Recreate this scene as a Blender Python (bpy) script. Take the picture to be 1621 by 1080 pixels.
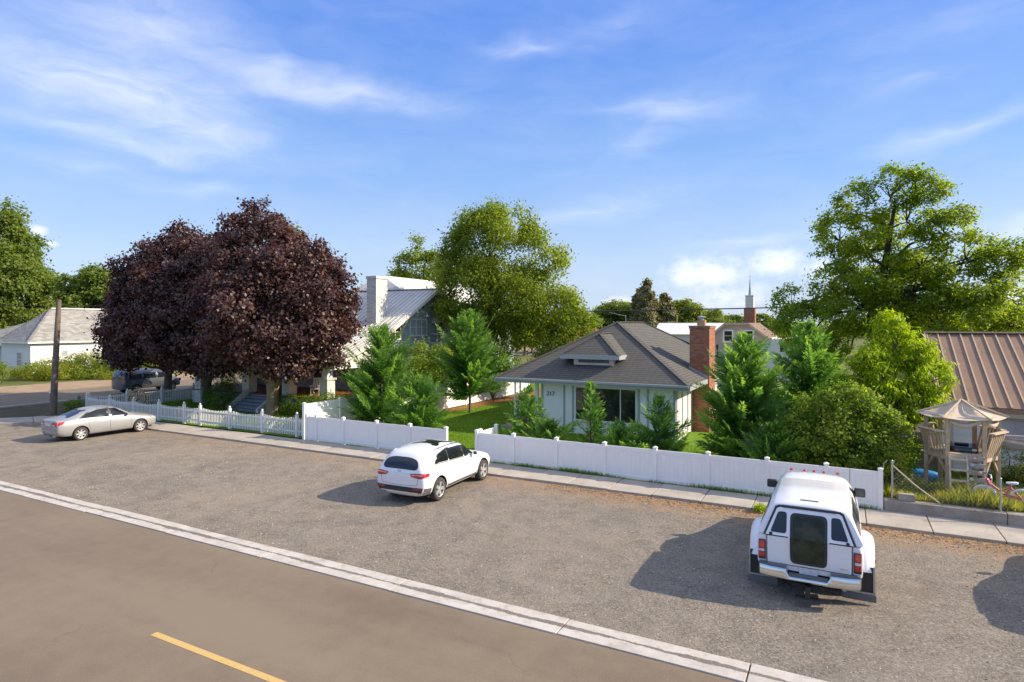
import bpy, bmesh, math, random
import numpy as np
from mathutils import Vector, Matrix, Quaternion
from mathutils.bvhtree import BVHTree

for _o in list(bpy.data.objects):
    bpy.data.objects.remove(_o, do_unlink=True)
SC = bpy.context.scene
COL = SC.collection
R = math.radians
PI = math.pi

# ------------------------------------------------------------------ camera
# world: x runs along the street (to the right), y runs away from the street,
# the camera hovers 5.6 m above the road, turned 28.2 degrees to the left
cam_d = bpy.data.cameras.new('camera')
cam = bpy.data.objects.new('camera', cam_d)
COL.objects.link(cam)
cam.location = (0, 0, 5.6)
cam.rotation_euler = (R(90), 0, R(28.2))
cam_d.sensor_width = 36
cam_d.lens = 980 / 1621 * 36
cam_d.shift_y = -27 / 1621
cam_d.clip_start = 0.1
cam_d.clip_end = 6000
SC.camera = cam

# ------------------------------------------------------------------ sun, sky, exposure
SUN = Vector((1.5, 0.66, 1.0)).normalized()
SUN_EL = math.asin(SUN.z)
SUN_AZ = math.atan2(SUN.x, SUN.y)
sun_d = bpy.data.lights.new('sun', 'SUN')
sun_d.energy = 3.6
sun_d.angle = R(0.5)
sun_d.color = (1.0, 0.87, 0.68)
sun_o = bpy.data.objects.new('sun', sun_d)
sun_o.rotation_euler = SUN.to_track_quat('Z', 'Y').to_euler()
sun_o.location = (40, 20, 40)
COL.objects.link(sun_o)
SC.view_settings.view_transform = 'Standard'
SC.view_settings.look = 'None'
SC.view_settings.gamma = 1
SC.view_settings.use_curve_mapping = False
SC.view_settings.exposure = 0.95
SC.cycles.max_bounces = 6
SC.cycles.transparent_max_bounces = 8
SC.cycles.sample_clamp_indirect = 6

class NT:
    """small helper to write node trees as expressions"""
    def __init__(s, tree):
        s.t = tree; s.n = tree.nodes; s.l = tree.links
    def node(s, typ, **kw):
        nd = s.n.new(typ)
        for k, v in kw.items(): setattr(nd, k, v)
        return nd
    def put(s, sock, val):
        if hasattr(val, 'is_output'): s.l.new(val, sock)
        else: sock.default_value = val
    def m(s, op, a, b=0.0, c=0.0, clamp=False):
        nd = s.node('ShaderNodeMath', operation=op, use_clamp=clamp)
        for i, v in enumerate((a, b, c)): s.put(nd.inputs[i], v)
        return nd.outputs[0]
    def noise(s, vec, scale, detail=4, rough=0.55, dist=0.0, color=False):
        nd = s.node('ShaderNodeTexNoise')
        if vec is not None: s.l.new(vec, nd.inputs['Vector'])
        nd.inputs['Scale'].default_value = scale
        nd.inputs['Detail'].default_value = detail
        nd.inputs['Roughness'].default_value = rough
        nd.inputs['Distortion'].default_value = dist
        return nd.outputs['Color' if color else 'Fac']
    def ramp(s, fac, stops, interp='LINEAR'):
        nd = s.node('ShaderNodeValToRGB')
        cr = nd.color_ramp; cr.interpolation = interp
        while len(cr.elements) < len(stops): cr.elements.new(0.5)
        for e, (p, c) in zip(cr.elements, stops):
            e.position = p
            e.color = (c, c, c, 1) if not isinstance(c, (tuple, list)) else (*c[:3], 1)
        s.put(nd.inputs[0], fac)
        return nd.outputs[0]
    def mix(s, fac, a, b, mode='MIX'):
        nd = s.node('ShaderNodeMix', data_type='RGBA', blend_type=mode)
        s.put(nd.inputs[0], fac)
        for i, v in ((6, a), (7, b)):
            s.put(nd.inputs[i], (*v, 1) if isinstance(v, tuple) and len(v) == 3 else v)
        return nd.outputs[2]
    def sep(s, vec):
        nd = s.node('ShaderNodeSeparateXYZ'); s.l.new(vec, nd.inputs[0]); return nd.outputs
    def comb(s, x, y, z=0.0):
        nd = s.node('ShaderNodeCombineXYZ')
        for i, v in enumerate((x, y, z)): s.put(nd.inputs[i], v)
        return nd.outputs[0]

world = bpy.data.worlds.new('World')
SC.world = world
world.use_nodes = True
world.node_tree.nodes.clear()
W = NT(world.node_tree)
sky = W.node('ShaderNodeTexSky', sky_type='NISHITA')
sky.sun_disc = False
sky.sun_elevation = SUN_EL
sky.sun_rotation = SUN_AZ
sky.altitude = 300
sky.air_density = 1.0
sky.dust_density = 1.2
sky.ozone_density = 2.6
# the clear sky of the photograph is a deep, even blue: most of it is this gradient by height, the rest the sky model
tc = W.node('ShaderNodeTexCoord').outputs['Generated']
sx, sy, sz = W.sep(tc)
az = W.m('ARCTAN2', sx, sy)
el = W.m('ARCSINE', sz)
grad = W.ramp(W.m('DIVIDE', el, R(60)), [(0.0, (4.2, 5.2, 6.9)), (0.10, (3.5, 4.8, 7.0)), (0.22, (1.75, 3.5, 7.1)), (0.42, (0.62, 2.1, 6.8)), (1.0, (0.6, 2.0, 6.4))])
base = W.mix(0.72, sky.outputs[0], grad)
# wispy cirrus and a few low cumulus, laid out by compass bearing and height over the horizon (degrees)
warp = W.noise(W.comb(W.m('MULTIPLY', az, 5.0), W.m('MULTIPLY', el, 11.0)), 1.0, 3, 0.6, color=True)
wx, wy, _ = W.sep(warp)
azw = W.m('ADD', az, W.m('MULTIPLY', W.m('SUBTRACT', wx, 0.5), 0.20))
elw = W.m('ADD', el, W.m('MULTIPLY', W.m('SUBTRACT', wy, 0.5), 0.08))
def blob(a0, e0, la, le, ang, amp, az_, el_):
    """soft ellipse of the sky, its inverse map folded into one vector-math node pair"""
    mp = W.node('ShaderNodeMapping', vector_type='TEXTURE')
    W.l.new(W.comb(az_, el_) if not hasattr(blob, 'v') or blob.v[0] is not az_ else blob.v[1], mp.inputs['Vector'])
    mp.inputs['Location'].default_value = (R(a0), R(e0), 0)
    mp.inputs['Rotation'].default_value = (0, 0, R(ang))
    mp.inputs['Scale'].default_value = (R(la), R(le), 1)
    gr = W.node('ShaderNodeTexGradient', gradient_type='QUADRATIC_SPHERE')
    W.l.new(mp.outputs[0], gr.inputs[0])
    return W.m('MULTIPLY', gr.outputs['Fac'], amp)
blob.v = (azw, W.comb(azw, elw))
cir = None
for b in ((-59.5, 18.0, 20.6, 6.28, -12, 0.95), (-58.0, 22.7, 14.4, 5.85, -18, 0.80), (-42.5, 20.2, 13.9, 2.61, -6, 0.85), (-49.4, 21.2, 12.2, 2.97, -14, 0.50),
          (-60.5, 14.4, 15.4, 1.66, -5, 0.75), (-54.3, 15.8, 9.8, 1.76, 2, 0.50), (-65.6, 18.3, 9.5, 4.86, 5, 0.50), (-26.5, 24.0, 7.8, 1.47, 0, 0.80),
          (-13.1, 18.9, 8.4, 2.36, -4, 0.70), (-16.1, 16.3, 5.1, 1.92, 10, 0.40), (-21.2, 10.2, 15.4, 2.43, 13, 0.50), (6.9, 14.4, 11.6, 1.40, 13, 0.60),
          (10.3, 6.7, 6.4, 2.29, 4, 0.60), (-55.3, 11.5, 7.9, 1.53, 0, 0.35), (-7.5, 7.0, 13.2, 0.92, 6, 0.45), (-63.4, 12.1, 6.9, 2.00, 0, 0.40),
          (-19.5, 26.0, 9.2, 1.93, 6, 0.30), (4.5, 17.8, 4.8, 1.03, 10, 0.25), (6.9, 21.5, 12.3, 3.00, 12, 0.25), (-79.2, 13.1, 13.6, 4.62, 0, 0.70),
          (28.5, 11.2, 11.0, 3.36, 0, 0.60)):
    g_ = blob(*b, azw, elw)
    cir = g_ if cir is None else W.m('ADD', cir, g_)
fib = W.noise(W.comb(W.m('MULTIPLY', azw, 7.0), W.m('MULTIPLY', elw, 26.0)), 1.0, 5, 0.62, 0.4)
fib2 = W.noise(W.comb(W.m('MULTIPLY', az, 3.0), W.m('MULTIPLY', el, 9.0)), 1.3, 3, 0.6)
fibm = W.ramp(fib, [(0.25, 0.30), (0.75, 1.0)])
cirm = W.m('MULTIPLY', W.m('MULTIPLY', cir, fibm), 0.62)
fill_veil = W.ramp(W.m('DIVIDE', el, R(90)), [(0.0, 0.12), (0.31, 0.13), (0.44, 0.85), (0.6, 1.0), (1.0, 1.0)])   # thin in view; cloud added overhead, out of view, to lighten the shadows
cirm = W.m('ADD', cirm, W.m('MULTIPLY', W.m('MULTIPLY', W.ramp(fib2, [(0.28, 0.35), (0.58, 1.0)]), fill_veil), fibm))
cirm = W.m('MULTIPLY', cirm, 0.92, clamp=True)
blob.v = (az, W.comb(az, el))
puff = None
pn = W.noise(W.comb(W.m('MULTIPLY', az, 38.0), W.m('MULTIPLY', el, 60.0)), 1.0, 5, 0.62)
pnc = W.m('MULTIPLY', W.m('SUBTRACT', pn, 0.5), 1.3)
for b in ((-10.9, 4.4, 9.0, 3.75, 0, 1.15), (-5.1, 5.2, 5.7, 3.05, 0, 1.15), (-1.7, 4.6, 6.4, 2.44, 0, 0.80), (10.9, 1.9, 5.1, 2.12, 0, 1.15), (-65.6, 6.8, 1.5, 1.20, 0, 0.98),
          (-64.8, 5.9, 1.3, 0.74, 0, 0.80), (-18.1, 1.8, 4.8, 2.08, 0, 0.92), (-9.1, 2.4, 13.8, 4.29, 0, 0.71), (10.3, 4.7, 2.6, 0.95, 0, 0.69), (19.8, 2.5, 8.1, 3.04, 0, 1.15), (-79.7, 2.1, 9.8, 2.82, 0, 1.03)):
    g_ = blob(*b, az, el)
    puff = g_ if puff is None else W.m('MAXIMUM', puff, g_)
pm = W.ramp(W.m('ADD', puff, W.m('MULTIPLY', pnc, W.m('MULTIPLY', puff, 1.6, clamp=True))), [(0.28, 0.0), (0.62, 0.42), (1.1, 0.80)])
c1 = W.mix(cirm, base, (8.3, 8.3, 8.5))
c2 = W.mix(pm, c1, (8.0, 8.1, 8.6))
bg = W.node('ShaderNodeBackground')
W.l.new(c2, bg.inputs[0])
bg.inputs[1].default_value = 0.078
wo = W.node('ShaderNodeOutputWorld')
W.l.new(bg.outputs[0], wo.inputs[0])
world.cycles.sampling_method = 'MANUAL'
world.cycles.sample_map_resolution = 256

# ------------------------------------------------------------------ helpers
RNG = np.random.default_rng(11)
random.seed(4)
MATS = {}

def new_mat(name):
    m = bpy.data.materials.new(name); m.use_nodes = True
    m.node_tree.nodes.clear()
    k = NT(m.node_tree)
    bs = k.node('ShaderNodeBsdfPrincipled')
    out = k.node('ShaderNodeOutputMaterial')
    k.l.new(bs.outputs[0], out.inputs[0])
    MATS[name] = m
    return m, k, bs, out

def coords(k, kind='Object', jitter=True):
    v = k.node('ShaderNodeTexCoord').outputs[kind]
    if jitter:
        oi = k.node('ShaderNodeObjectInfo')
        ad = k.node('ShaderNodeVectorMath', operation='ADD')
        k.l.new(v, ad.inputs[0])
        sc = k.m('MULTIPLY', oi.outputs['Random'], 37.0)
        k.l.new(k.comb(sc, sc, sc), ad.inputs[1])
        v = ad.outputs[0]
    return v

def add_bump(k, bs, h, strength, dist=0.02):
    b = k.node('ShaderNodeBump')
    b.inputs['Strength'].default_value = strength
    b.inputs['Distance'].default_value = dist
    k.l.new(h, b.inputs['Height'])
    k.l.new(b.outputs[0], bs.inputs['Normal'])

def mat(name, col, rough=0.6, var=0.12, vs=3.0, bump=0.0, bs_=40.0, metal=0.0, spec=0.5, coat=0.0, fine=0.0):
    """plain surface with large and small tone variation, optional fine relief"""
    m, k, bs, out = new_mat(name)
    v = coords(k)
    n1 = k.noise(v, vs, 5, 0.6)
    n2 = k.noise(v, vs * 9, 3, 0.6)
    f = k.m('ADD', k.m('MULTIPLY', n1, 0.7), k.m('MULTIPLY', n2, 0.3))
    lo = tuple(max(0, c * (1 - var * 1.6)) for c in col); hi = tuple(min(1, c * (1 + var * 1.6)) for c in col)
    k.l.new(k.ramp(f, [(0.3, lo), (0.7, hi)]), bs.inputs['Base Color'])
    bs.inputs['Roughness'].default_value = rough
    bs.inputs['Metallic'].default_value = metal
    bs.inputs['Specular IOR Level'].default_value = spec
    bs.inputs['Coat Weight'].default_value = coat
    bs.inputs['Coat Roughness'].default_value = 0.04
    if bump: add_bump(k, bs, k.noise(v, bs_, 4, 0.6), bump)
    return m

class MB:
    """collects geometry, then links it as ONE mesh object"""
    def __init__(s): s.v = []; s.f = []; s.mi = []
    def add(s, verts, faces, mi=0):
        o = len(s.v)
        s.v.extend([tuple(p) for p in verts])
        for f in faces:
            s.f.append(tuple(i + o for i in f)); s.mi.append(mi)
        return s
    def box(s, x0, x1, y0, y1, z0, z1, mi=0):
        v = [(x0, y0, z0), (x1, y0, z0), (x1, y1, z0), (x0, y1, z0), (x0, y0, z1), (x1, y0, z1), (x1, y1, z1), (x0, y1, z1)]
        return s.add(v, [(0, 3, 2, 1), (4, 5, 6, 7), (0, 1, 5, 4), (1, 2, 6, 5), (2, 3, 7, 6), (3, 0, 4, 7)], mi)
    def beam(s, p0, p1, w, h, up=(0, 0, 1), mi=0):
        p0 = Vector(p0); p1 = Vector(p1); d = (p1 - p0).normalized()
        u = Vector(up)
        if abs(d.dot(u)) > 0.98: u = Vector((0, 1, 0))
        a = d.cross(u).normalized() * (w / 2); b = a.cross(d).normalized() * (h / 2)
        v = [p0 - a - b, p0 + a - b, p0 + a + b, p0 - a + b, p1 - a - b, p1 + a - b, p1 + a + b, p1 - a + b]
        return s.add(v, [(0, 1, 2, 3), (7, 6, 5, 4), (0, 4, 5, 1), (1, 5, 6, 2), (2, 6, 7, 3), (3, 7, 4, 0)], mi)
    def tube(s, pts, rad, n=8, caps=True, mi=0):
        pts = [Vector(p) for p in pts]
        if not isinstance(rad, (list, tuple)): rad = [rad] * len(pts)
        o = len(s.v); a = None
        for i, p in enumerate(pts):
            d = (pts[min(i + 1, len(pts) - 1)] - pts[max(i - 1, 0)]).normalized()
            if a is None:
                a = d.cross(Vector((0, 0, 1)) if abs(d.z) < 0.9 else Vector((1, 0, 0))).normalized()
            else:
                a = (a - d * a.dot(d)).normalized()
            b = d.cross(a)
            for j in range(n):
                t = 2 * PI * j / n
                s.v.append(tuple(p + (a * math.cos(t) + b * math.sin(t)) * rad[i]))
        for i in range(len(pts) - 1):
            for j in range(n):
                q = o + i * n
                s.f.append((q + j, q + (j + 1) % n, q + n + (j + 1) % n, q + n + j)); s.mi.append(mi)
        if caps:
            s.f.append(tuple(o + j for j in reversed(range(n)))); s.mi.append(mi)
            s.f.append(tuple(o + (len(pts) - 1) * n + j for j in range(n))); s.mi.append(mi)
        return s
    def lathe(s, prof, n=24, M=None, mi=0, closed=False):
        o = len(s.v); k = len(prof)
        for j in range(n):
            t = 2 * PI * j / n
            for (r, z) in prof:
                p = Vector((r * math.cos(t), r * math.sin(t), z))
                s.v.append(tuple(M @ p if M else p))
        for j in range(n):
            for i in range(k if closed else k - 1):
                a, b = o + j * k + i, o + j * k + (i + 1) % k
                c, d = o + ((j + 1) % n) * k + (i + 1) % k, o + ((j + 1) % n) * k + i
                s.f.append((a, d, c, b)); s.mi.append(mi)
        return s
    def prism(s, poly, ext, mi=0):
        n = len(poly); e = Vector(ext)
        a = [Vector(p) for p in poly]
        v = a + [p + e for p in a]
        f = [tuple(reversed(range(n))), tuple(range(n, 2 * n))] + [(i, (i + 1) % n, n + (i + 1) % n, n + i) for i in range(n)]
        return s.add(v, f, mi)
    def build(s, name, m, parent=None, smooth=0, bevel=0.0, loc=None, sub=0, kind=None):
        me = bpy.data.meshes.new(name)
        me.from_pydata(s.v, [], s.f)
        for x in (m if isinstance(m, (list, tuple)) else [m]):
            me.materials.append(MATS[x] if isinstance(x, str) else x)
        if any(s.mi): me.polygons.foreach_set('material_index', s.mi)
        bm = bmesh.new(); bm.from_mesh(me)
        bmesh.ops.recalc_face_normals(bm, faces=bm.faces)
        bm.to_mesh(me); bm.free()
        if smooth:
            me.polygons.foreach_set('use_smooth', [True] * len(me.polygons))
            me.set_sharp_from_angle(angle=R(smooth))
        me.update()
        o = link(name, me, parent, loc)
        if bevel:
            md = o.modifiers.new('bevel', 'BEVEL'); md.width = bevel; md.segments = 2; md.limit_method = 'ANGLE'; md.angle_limit = R(40)
        if sub:
            md = o.modifiers.new('sub', 'SUBSURF'); md.levels = sub; md.render_levels = sub
        if kind: o['kind'] = kind
        return o

def link(name, me, parent=None, loc=None):
    o = bpy.data.objects.new(name, me)
    COL.objects.link(o)
    if parent: o.parent = parent
    if loc: o.location = loc
    return o
def tag(o, label, cat, group=None):
    o['label'] = label; o['category'] = cat
    if group: o['group'] = group
    return o
def thing(name, label, cat, loc=(0, 0, 0), rz=0.0, group=None):
    o = link(name, None, None, loc); o.rotation_euler = (0, 0, rz); o.empty_display_size = 0.2
    return tag(o, label, cat, group)
def struct(o): o['kind'] = 'structure'; return o
def copy_tree(o, parent=None):
    c = o.copy(); COL.objects.link(c); c.parent = parent
    for ch in list(o.children): copy_tree(ch, c)
    return c
def inst(src, parent, loc, rz=None):
    c = src.copy(); COL.objects.link(c); c.parent = parent; c.location = loc
    if rz is not None: c.rotation_euler = (0, 0, rz)
    return c
def quads_object(name, V, nper, m, parent=None, attr=None, mats=None):
    """V: (N*nper,3) array, each nper vertices one face"""
    me = bpy.data.meshes.new(name)
    N = len(V) // nper
    me.vertices.add(len(V)); me.vertices.foreach_set('co', np.ascontiguousarray(V, dtype=np.float32).ravel())
    me.loops.add(len(V)); me.loops.foreach_set('vertex_index', np.arange(len(V), dtype=np.int32))
    me.polygons.add(N)
    me.polygons.foreach_set('loop_start', np.arange(0, len(V), nper, dtype=np.int32))
    me.materials.append(MATS[m])
    if attr is not None:
        a = me.attributes.new('rnd', 'FLOAT', 'POINT')
        a.data.foreach_set('value', np.repeat(attr, nper).astype(np.float32))
    me.update(calc_edges=True)
    return link(name, me, parent)


# ------------------------------------------------------------------ ground materials
def ground_mats():
    # worn warm asphalt
    m, k, bs, _ = new_mat('asphalt')
    v = coords(k, 'Object', False)
    big = k.noise(v, 0.22, 4, 0.55); mid = k.noise(v, 2.2, 5, 0.6); fine = k.noise(v, 30, 5, 0.8); sp = k.noise(v, 60, 2, 0.8)
    x, y, z = k.sep(v)
    tr = k.noise(k.comb(k.m('MULTIPLY', x, 0.05), k.m('MULTIPLY', y, 0.9)), 1.0, 3, 0.5)
    f = k.m('ADD', k.m('MULTIPLY', big, 0.35), k.m('ADD', k.m('MULTIPLY', mid, 0.2), k.m('ADD', k.m('MULTIPLY', tr, 0.25), k.m('MULTIPLY', fine, 0.40))))
    c = k.ramp(f, [(0.40, (0.126, 0.092, 0.061)), (0.52, (0.171, 0.128, 0.085)), (0.66, (0.218, 0.167, 0.114))])
    c = k.mix(k.ramp(sp, [(0.70, 0.0), (0.78, 0.4)]), c, (0.333, 0.274, 0.200))
    # a hairline crack or two
    vor = k.node('ShaderNodeTexVoronoi', feature='DISTANCE_TO_EDGE'); vor.inputs['Scale'].default_value = 0.17
    wv = k.node('ShaderNodeVectorMath', operation='ADD'); k.l.new(v, wv.inputs[0])
    nz = k.noise(v, 1.2, 4, 0.6, color=True); sc = k.node('ShaderNodeVectorMath', operation='SCALE'); k.l.new(nz, sc.inputs[0]); sc.inputs['Scale'].default_value = 0.9
    k.l.new(sc.outputs[0], wv.inputs[1]); k.l.new(wv.outputs[0], vor.inputs['Vector'])
    ck = k.m('MULTIPLY', k.ramp(vor.outputs[0], [(0.0, 1.0), (0.004, 0.0)]), k.ramp(k.noise(v, 0.35, 3), [(0.52, 0.0), (0.64, 0.30)]))
    c = k.mix(ck, c, (0.046, 0.034, 0.024))
    k.l.new(c, bs.inputs['Base Color']); bs.inputs['Roughness'].default_value = 0.88
    add_bump(k, bs, fine, 0.35, 0.01)
    # loose grey gravel, with dust, tyre tracks and straw beside the pavement
    m, k, bs, _ = new_mat('gravel')
    v = coords(k, 'Object', False)
    x, y, z = k.sep(v)
    big = k.noise(v, 0.25, 5, 0.6); mid = k.noise(v, 1.6, 5, 0.65); fine = k.noise(v, 26, 5, 0.75)
    vo = k.node('ShaderNodeTexVoronoi'); vo.inputs['Scale'].default_value = 30; k.l.new(v, vo.inputs['Vector'])
    vo2 = k.node('ShaderNodeTexVoronoi'); vo2.inputs['Scale'].default_value = 48; k.l.new(v, vo2.inputs['Vector'])
    st = k.sep(vo.outputs['Color'])[0]; st2 = k.sep(vo2.outputs['Color'])[0]
    f = k.m('ADD', k.m('ADD', k.m('MULTIPLY', st, 0.26), k.m('MULTIPLY', st2, 0.18)), k.m('ADD', k.m('MULTIPLY', fine, 0.30), k.m('MULTIPLY', mid, 0.26)))
    c = k.ramp(f, [(0.24, (0.088, 0.077, 0.061)), (0.44, (0.192, 0.165, 0.132)), (0.58, (0.259, 0.223, 0.177)), (0.80, (0.455, 0.397, 0.319))])
    dust = k.m('MULTIPLY', k.ramp(k.m('ADD', k.m('MULTIPLY', big, 0.6), k.m('MULTIPLY', mid, 0.4)), [(0.42, 0.0), (0.60, 0.7)]), k.ramp(k.m('DIVIDE', k.m('ADD', x, 26.0), 24.0), [(0.0, 1.0), (0.6, 0.75), (1.0, 0.38)]))
    c = k.mix(dust, c, (0.337, 0.271, 0.203))
    # tyre marks: long soft bands that swing in towards the pavement, darker where the dust is worn off
    wob = k.m('MULTIPLY', k.m('SUBTRACT', k.noise(v, 0.16, 2, 0.5), 0.5), 9.0)
    tk = k.noise(k.comb(k.m('MULTIPLY', k.m('ADD', x, wob), 0.95), k.m('MULTIPLY', y, 0.10)), 1.0, 4, 0.65)
    c = k.mix(k.ramp(tk, [(0.52, 0.0), (0.68, 0.32)]), c, (0.130, 0.119, 0.108))
    tl = k.noise(k.comb(k.m('MULTIPLY', x, 0.12), k.m('ADD', k.m('MULTIPLY', y, 0.8), wob)), 1.0, 5, 0.65)
    c = k.mix(k.ramp(tl, [(0.56, 0.0), (0.74, 0.34)]), c, (0.346, 0.319, 0.291))
    oil = k.ramp(k.noise(v, 0.9, 3, 0.5), [(0.74, 0.0), (0.80, 0.4)])
    c = k.mix(oil, c, (0.082, 0.074, 0.069))
    edge = k.m('ADD', y, k.m('MULTIPLY', k.m('SUBTRACT', mid, 0.5), 1.8))
    e1 = k.ramp(k.m('DIVIDE', k.m('SUBTRACT', edge, 17.9), 1.9), [(0.0, 0.0), (0.55, 0.45), (1.0, 0.85)])
    ex = k.ramp(k.m('DIVIDE', k.m('ADD', x, 14.0), 8.0), [(0.0, 0.35), (1.0, 1.0)])
    straw = k.ramp(fine, [(0.35, (0.239, 0.117, 0.044)), (0.55, (0.497, 0.260, 0.094)), (0.75, (0.800, 0.521, 0.210))])
    c = k.mix(k.m('MULTIPLY', k.m('MULTIPLY', e1, ex), k.ramp(k.noise(v, 2.6, 4, 0.65), [(0.35, 0.15), (0.6, 1.0)])), c, straw)
    # a tan spot of spilt dirt
    dx = k.m('SUBTRACT', x, 1.42); dy = k.m('SUBTRACT', y, 15.42)
    sp = k.m('ADD', k.m('MULTIPLY', k.m('MULTIPLY', dx, dx), 4.2), k.m('ADD', k.m('MULTIPLY', k.m('MULTIPLY', dy, dy), 7.0), k.m('MULTIPLY', mid, 0.7)))
    c = k.mix(k.ramp(sp, [(0.40, 0.55), (1.0, 0.0)]), c, (0.206, 0.167, 0.122))
    k.l.new(c, bs.inputs['Base Color']); bs.inputs['Roughness'].default_value = 0.92; bs.inputs['Specular IOR Level'].default_value = 0.25
    add_bump(k, bs, k.m('ADD', fine, k.m('MULTIPLY', st, 0.5)), 0.8, 0.03)
    # pavement concrete
    for nm, a, b in (('concrete', (0.30, 0.262, 0.212), (0.455, 0.402, 0.335)), ('old_concrete', (0.19, 0.165, 0.135), (0.38, 0.34, 0.29))):
        m, k, bs, _ = new_mat(nm)
        v = coords(k)
        f = k.m('ADD', k.m('MULTIPLY', k.noise(v, 1.1, 5, 0.65), 0.65), k.m('MULTIPLY', k.noise(v, 30, 4, 0.7), 0.35))
        c = k.ramp(f, [(0.32, a), (0.62, b)])
        c = k.mix(k.ramp(k.noise(v, 5, 5, 0.7), [(0.58, 0.0), (0.72, 0.5)]), c, tuple(q * 0.62 for q in a))
        k.l.new(c, bs.inputs['Base Color']); bs.inputs['Roughness'].default_value = 0.85
        add_bump(k, bs, k.noise(v, 60, 4, 0.7), 0.25, 0.01)
    # pale kerb strip, a ribbon of dirt lies along its middle
    m, k, bs, _ = new_mat('kerb_concrete')
    v = coords(k, 'Object', False)
    x, y, z = k.sep(v)
    f = k.m('ADD', k.m('MULTIPLY', k.noise(v, 1.4, 5, 0.65), 0.6), k.m('MULTIPLY', k.noise(v, 40, 4, 0.7), 0.4))
    c = k.ramp(f, [(0.3, (0.36, 0.325, 0.275)), (0.52, (0.52, 0.475, 0.41)), (0.7, (0.60, 0.555, 0.49))])
    c = k.mix(k.ramp(k.noise(v, 3.0, 5, 0.75), [(0.52, 0.0), (0.68, 0.55)]), c, (0.26, 0.225, 0.185))
    wob = k.m('ADD', k.m('MULTIPLY', k.m('SUBTRACT', k.noise(k.comb(x, 0.0), 0.45, 3, 0.6), 0.5), 0.16), k.m('MULTIPLY', k.m('SUBTRACT', k.noise(v, 7, 4, 0.7), 0.5), 0.10))
    d = k.m('ABSOLUTE', k.m('ADD', k.m('SUBTRACT', y, 10.53), wob))
    wd = k.m('MAXIMUM', 0.004, k.m('MULTIPLY', k.m('SUBTRACT', k.noise(k.comb(x, 4.0), 0.55, 4, 0.65), 0.30), 0.36))
    dm = k.ramp(k.m('DIVIDE', d, wd), [(0.55, 1.0), (0.85, 0.0)])
    c = k.mix(dm, c, k.ramp(k.noise(v, 30, 3, 0.7), [(0.3, (0.10, 0.085, 0.07)), (0.7, (0.25, 0.215, 0.18))]))
    k.l.new(c, bs.inputs['Base Color']); bs.inputs['Roughness'].default_value = 0.85
    add_bump(k, bs, k.noise(v, 70, 3, 0.7), 0.2, 0.01)
    # open ground with dry and green grass, lawn, bare dirt
    for nm, st_, rg in (('field', [(0.30, (0.07, 0.10, 0.025)), (0.5, (0.13, 0.15, 0.045)), (0.62, (0.23, 0.19, 0.09)), (0.8, (0.30, 0.23, 0.13))], 0.35),
                        ('lawn', [(0.25, (0.076, 0.147, 0.012)), (0.5, (0.128, 0.231, 0.017)), (0.75, (0.212, 0.301, 0.026))], 1.1),
                        ('verge', [(0.3, (0.05, 0.06, 0.025)), (0.5, (0.10, 0.088, 0.055)), (0.75, (0.17, 0.14, 0.10))], 1.0),
                        ('dirt', [(0.3, (0.26, 0.18, 0.11)), (0.5, (0.36, 0.26, 0.165)), (0.7, (0.46, 0.35, 0.24))], 0.8),
                        ('bark_mulch', [(0.3, (0.12, 0.05, 0.02)), (0.55, (0.28, 0.13, 0.05)), (0.8, (0.45, 0.25, 0.12))], 6.0)):
        m, k, bs, _ = new_mat(nm)
        v = coords(k, 'Object', False)
        f = k.m('ADD', k.m('MULTIPLY', k.noise(v, rg, 6, 0.65), 0.6), k.m('MULTIPLY', k.noise(v, 22, 4, 0.75), 0.4))
        k.l.new(k.ramp(f, st_), bs.inputs['Base Color']); bs.inputs['Roughness'].default_value = 0.95
        bs.inputs['Specular IOR Level'].default_value = 0.15
        add_bump(k, bs, k.noise(v, 30, 4, 0.75), 0.7, 0.04)
    # flat road paint, worn at the edges
    for nm, col in (('yellow_paint', (0.56, 0.37, 0.125)),):
        m, k, bs, _ = new_mat(nm)
        v = coords(k, 'Object', False)
        f = k.noise(v, 26, 4, 0.75)
        k.l.new(k.ramp(f, [(0.30, (0.25, 0.19, 0.11)), (0.42, col), (0.8, tuple(c * 1.15 for c in col))]), bs.inputs['Base Color'])
        bs.inputs['Roughness'].default_value = 0.7
ground_mats()

def sheet(name, pts, z, m):
    b = MB(); b.add([(x, y, z) for x, y in pts], [tuple(range(len(pts)))])
    return struct(b.build(name, m))
def rect(x0, x1, y0, y1): return [(x0, y0), (x1, y0), (x1, y1), (x0, y1)]

sheet('ground', rect(-2500, 2500, -600, 4000), -0.03, 'field')
sheet('road', rect(-400, 120, -9, 10.25), 0.0, 'asphalt')
sheet('gravel_parking', rect(-43.2, 90, 10.8, 19.8), 0.004, 'gravel')
sheet('side_street', rect(-58.5, -49.6, 10.25, 400), 0.0, 'asphalt')
sheet('dirt_shoulder', [(-66.5, 10.25), (-58.5, 10.25), (-58.5, 300), (-63.5, 300)], -0.01, 'dirt')
sheet('street_corner', [(-49.35, 10.25), (-43.2, 10.25), (-43.2, 60), (-49.35, 60)], 0.004, 'verge')
sheet('corner_verge', rect(-43.2, -36.2, 19.8, 21.9), 0.008, 'verge')
sheet('front_lawn', rect(-43.0, -22.95, 21.75, 60), 0.03, 'lawn')
sheet('lawn', rect(-22.9, 1.0, 21.3, 62), 0.034, 'lawn')
sheet('mulch_bed', [(-22.8, 31.2), (-22.2, 31.0), (-21.6, 36), (-21.2, 41), (-21.0, 47), (-22.8, 47)], 0.042, 'bark_mulch')
b = MB(); b.box(1.05, 90, 21.72, 70, -0.02, 0.34); struct(b.build('raised_yard', 'verge'))
sheet('road_marking', rect(-11.0, -7.1, 6.74, 6.87), 0.004, 'yellow_paint')
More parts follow.
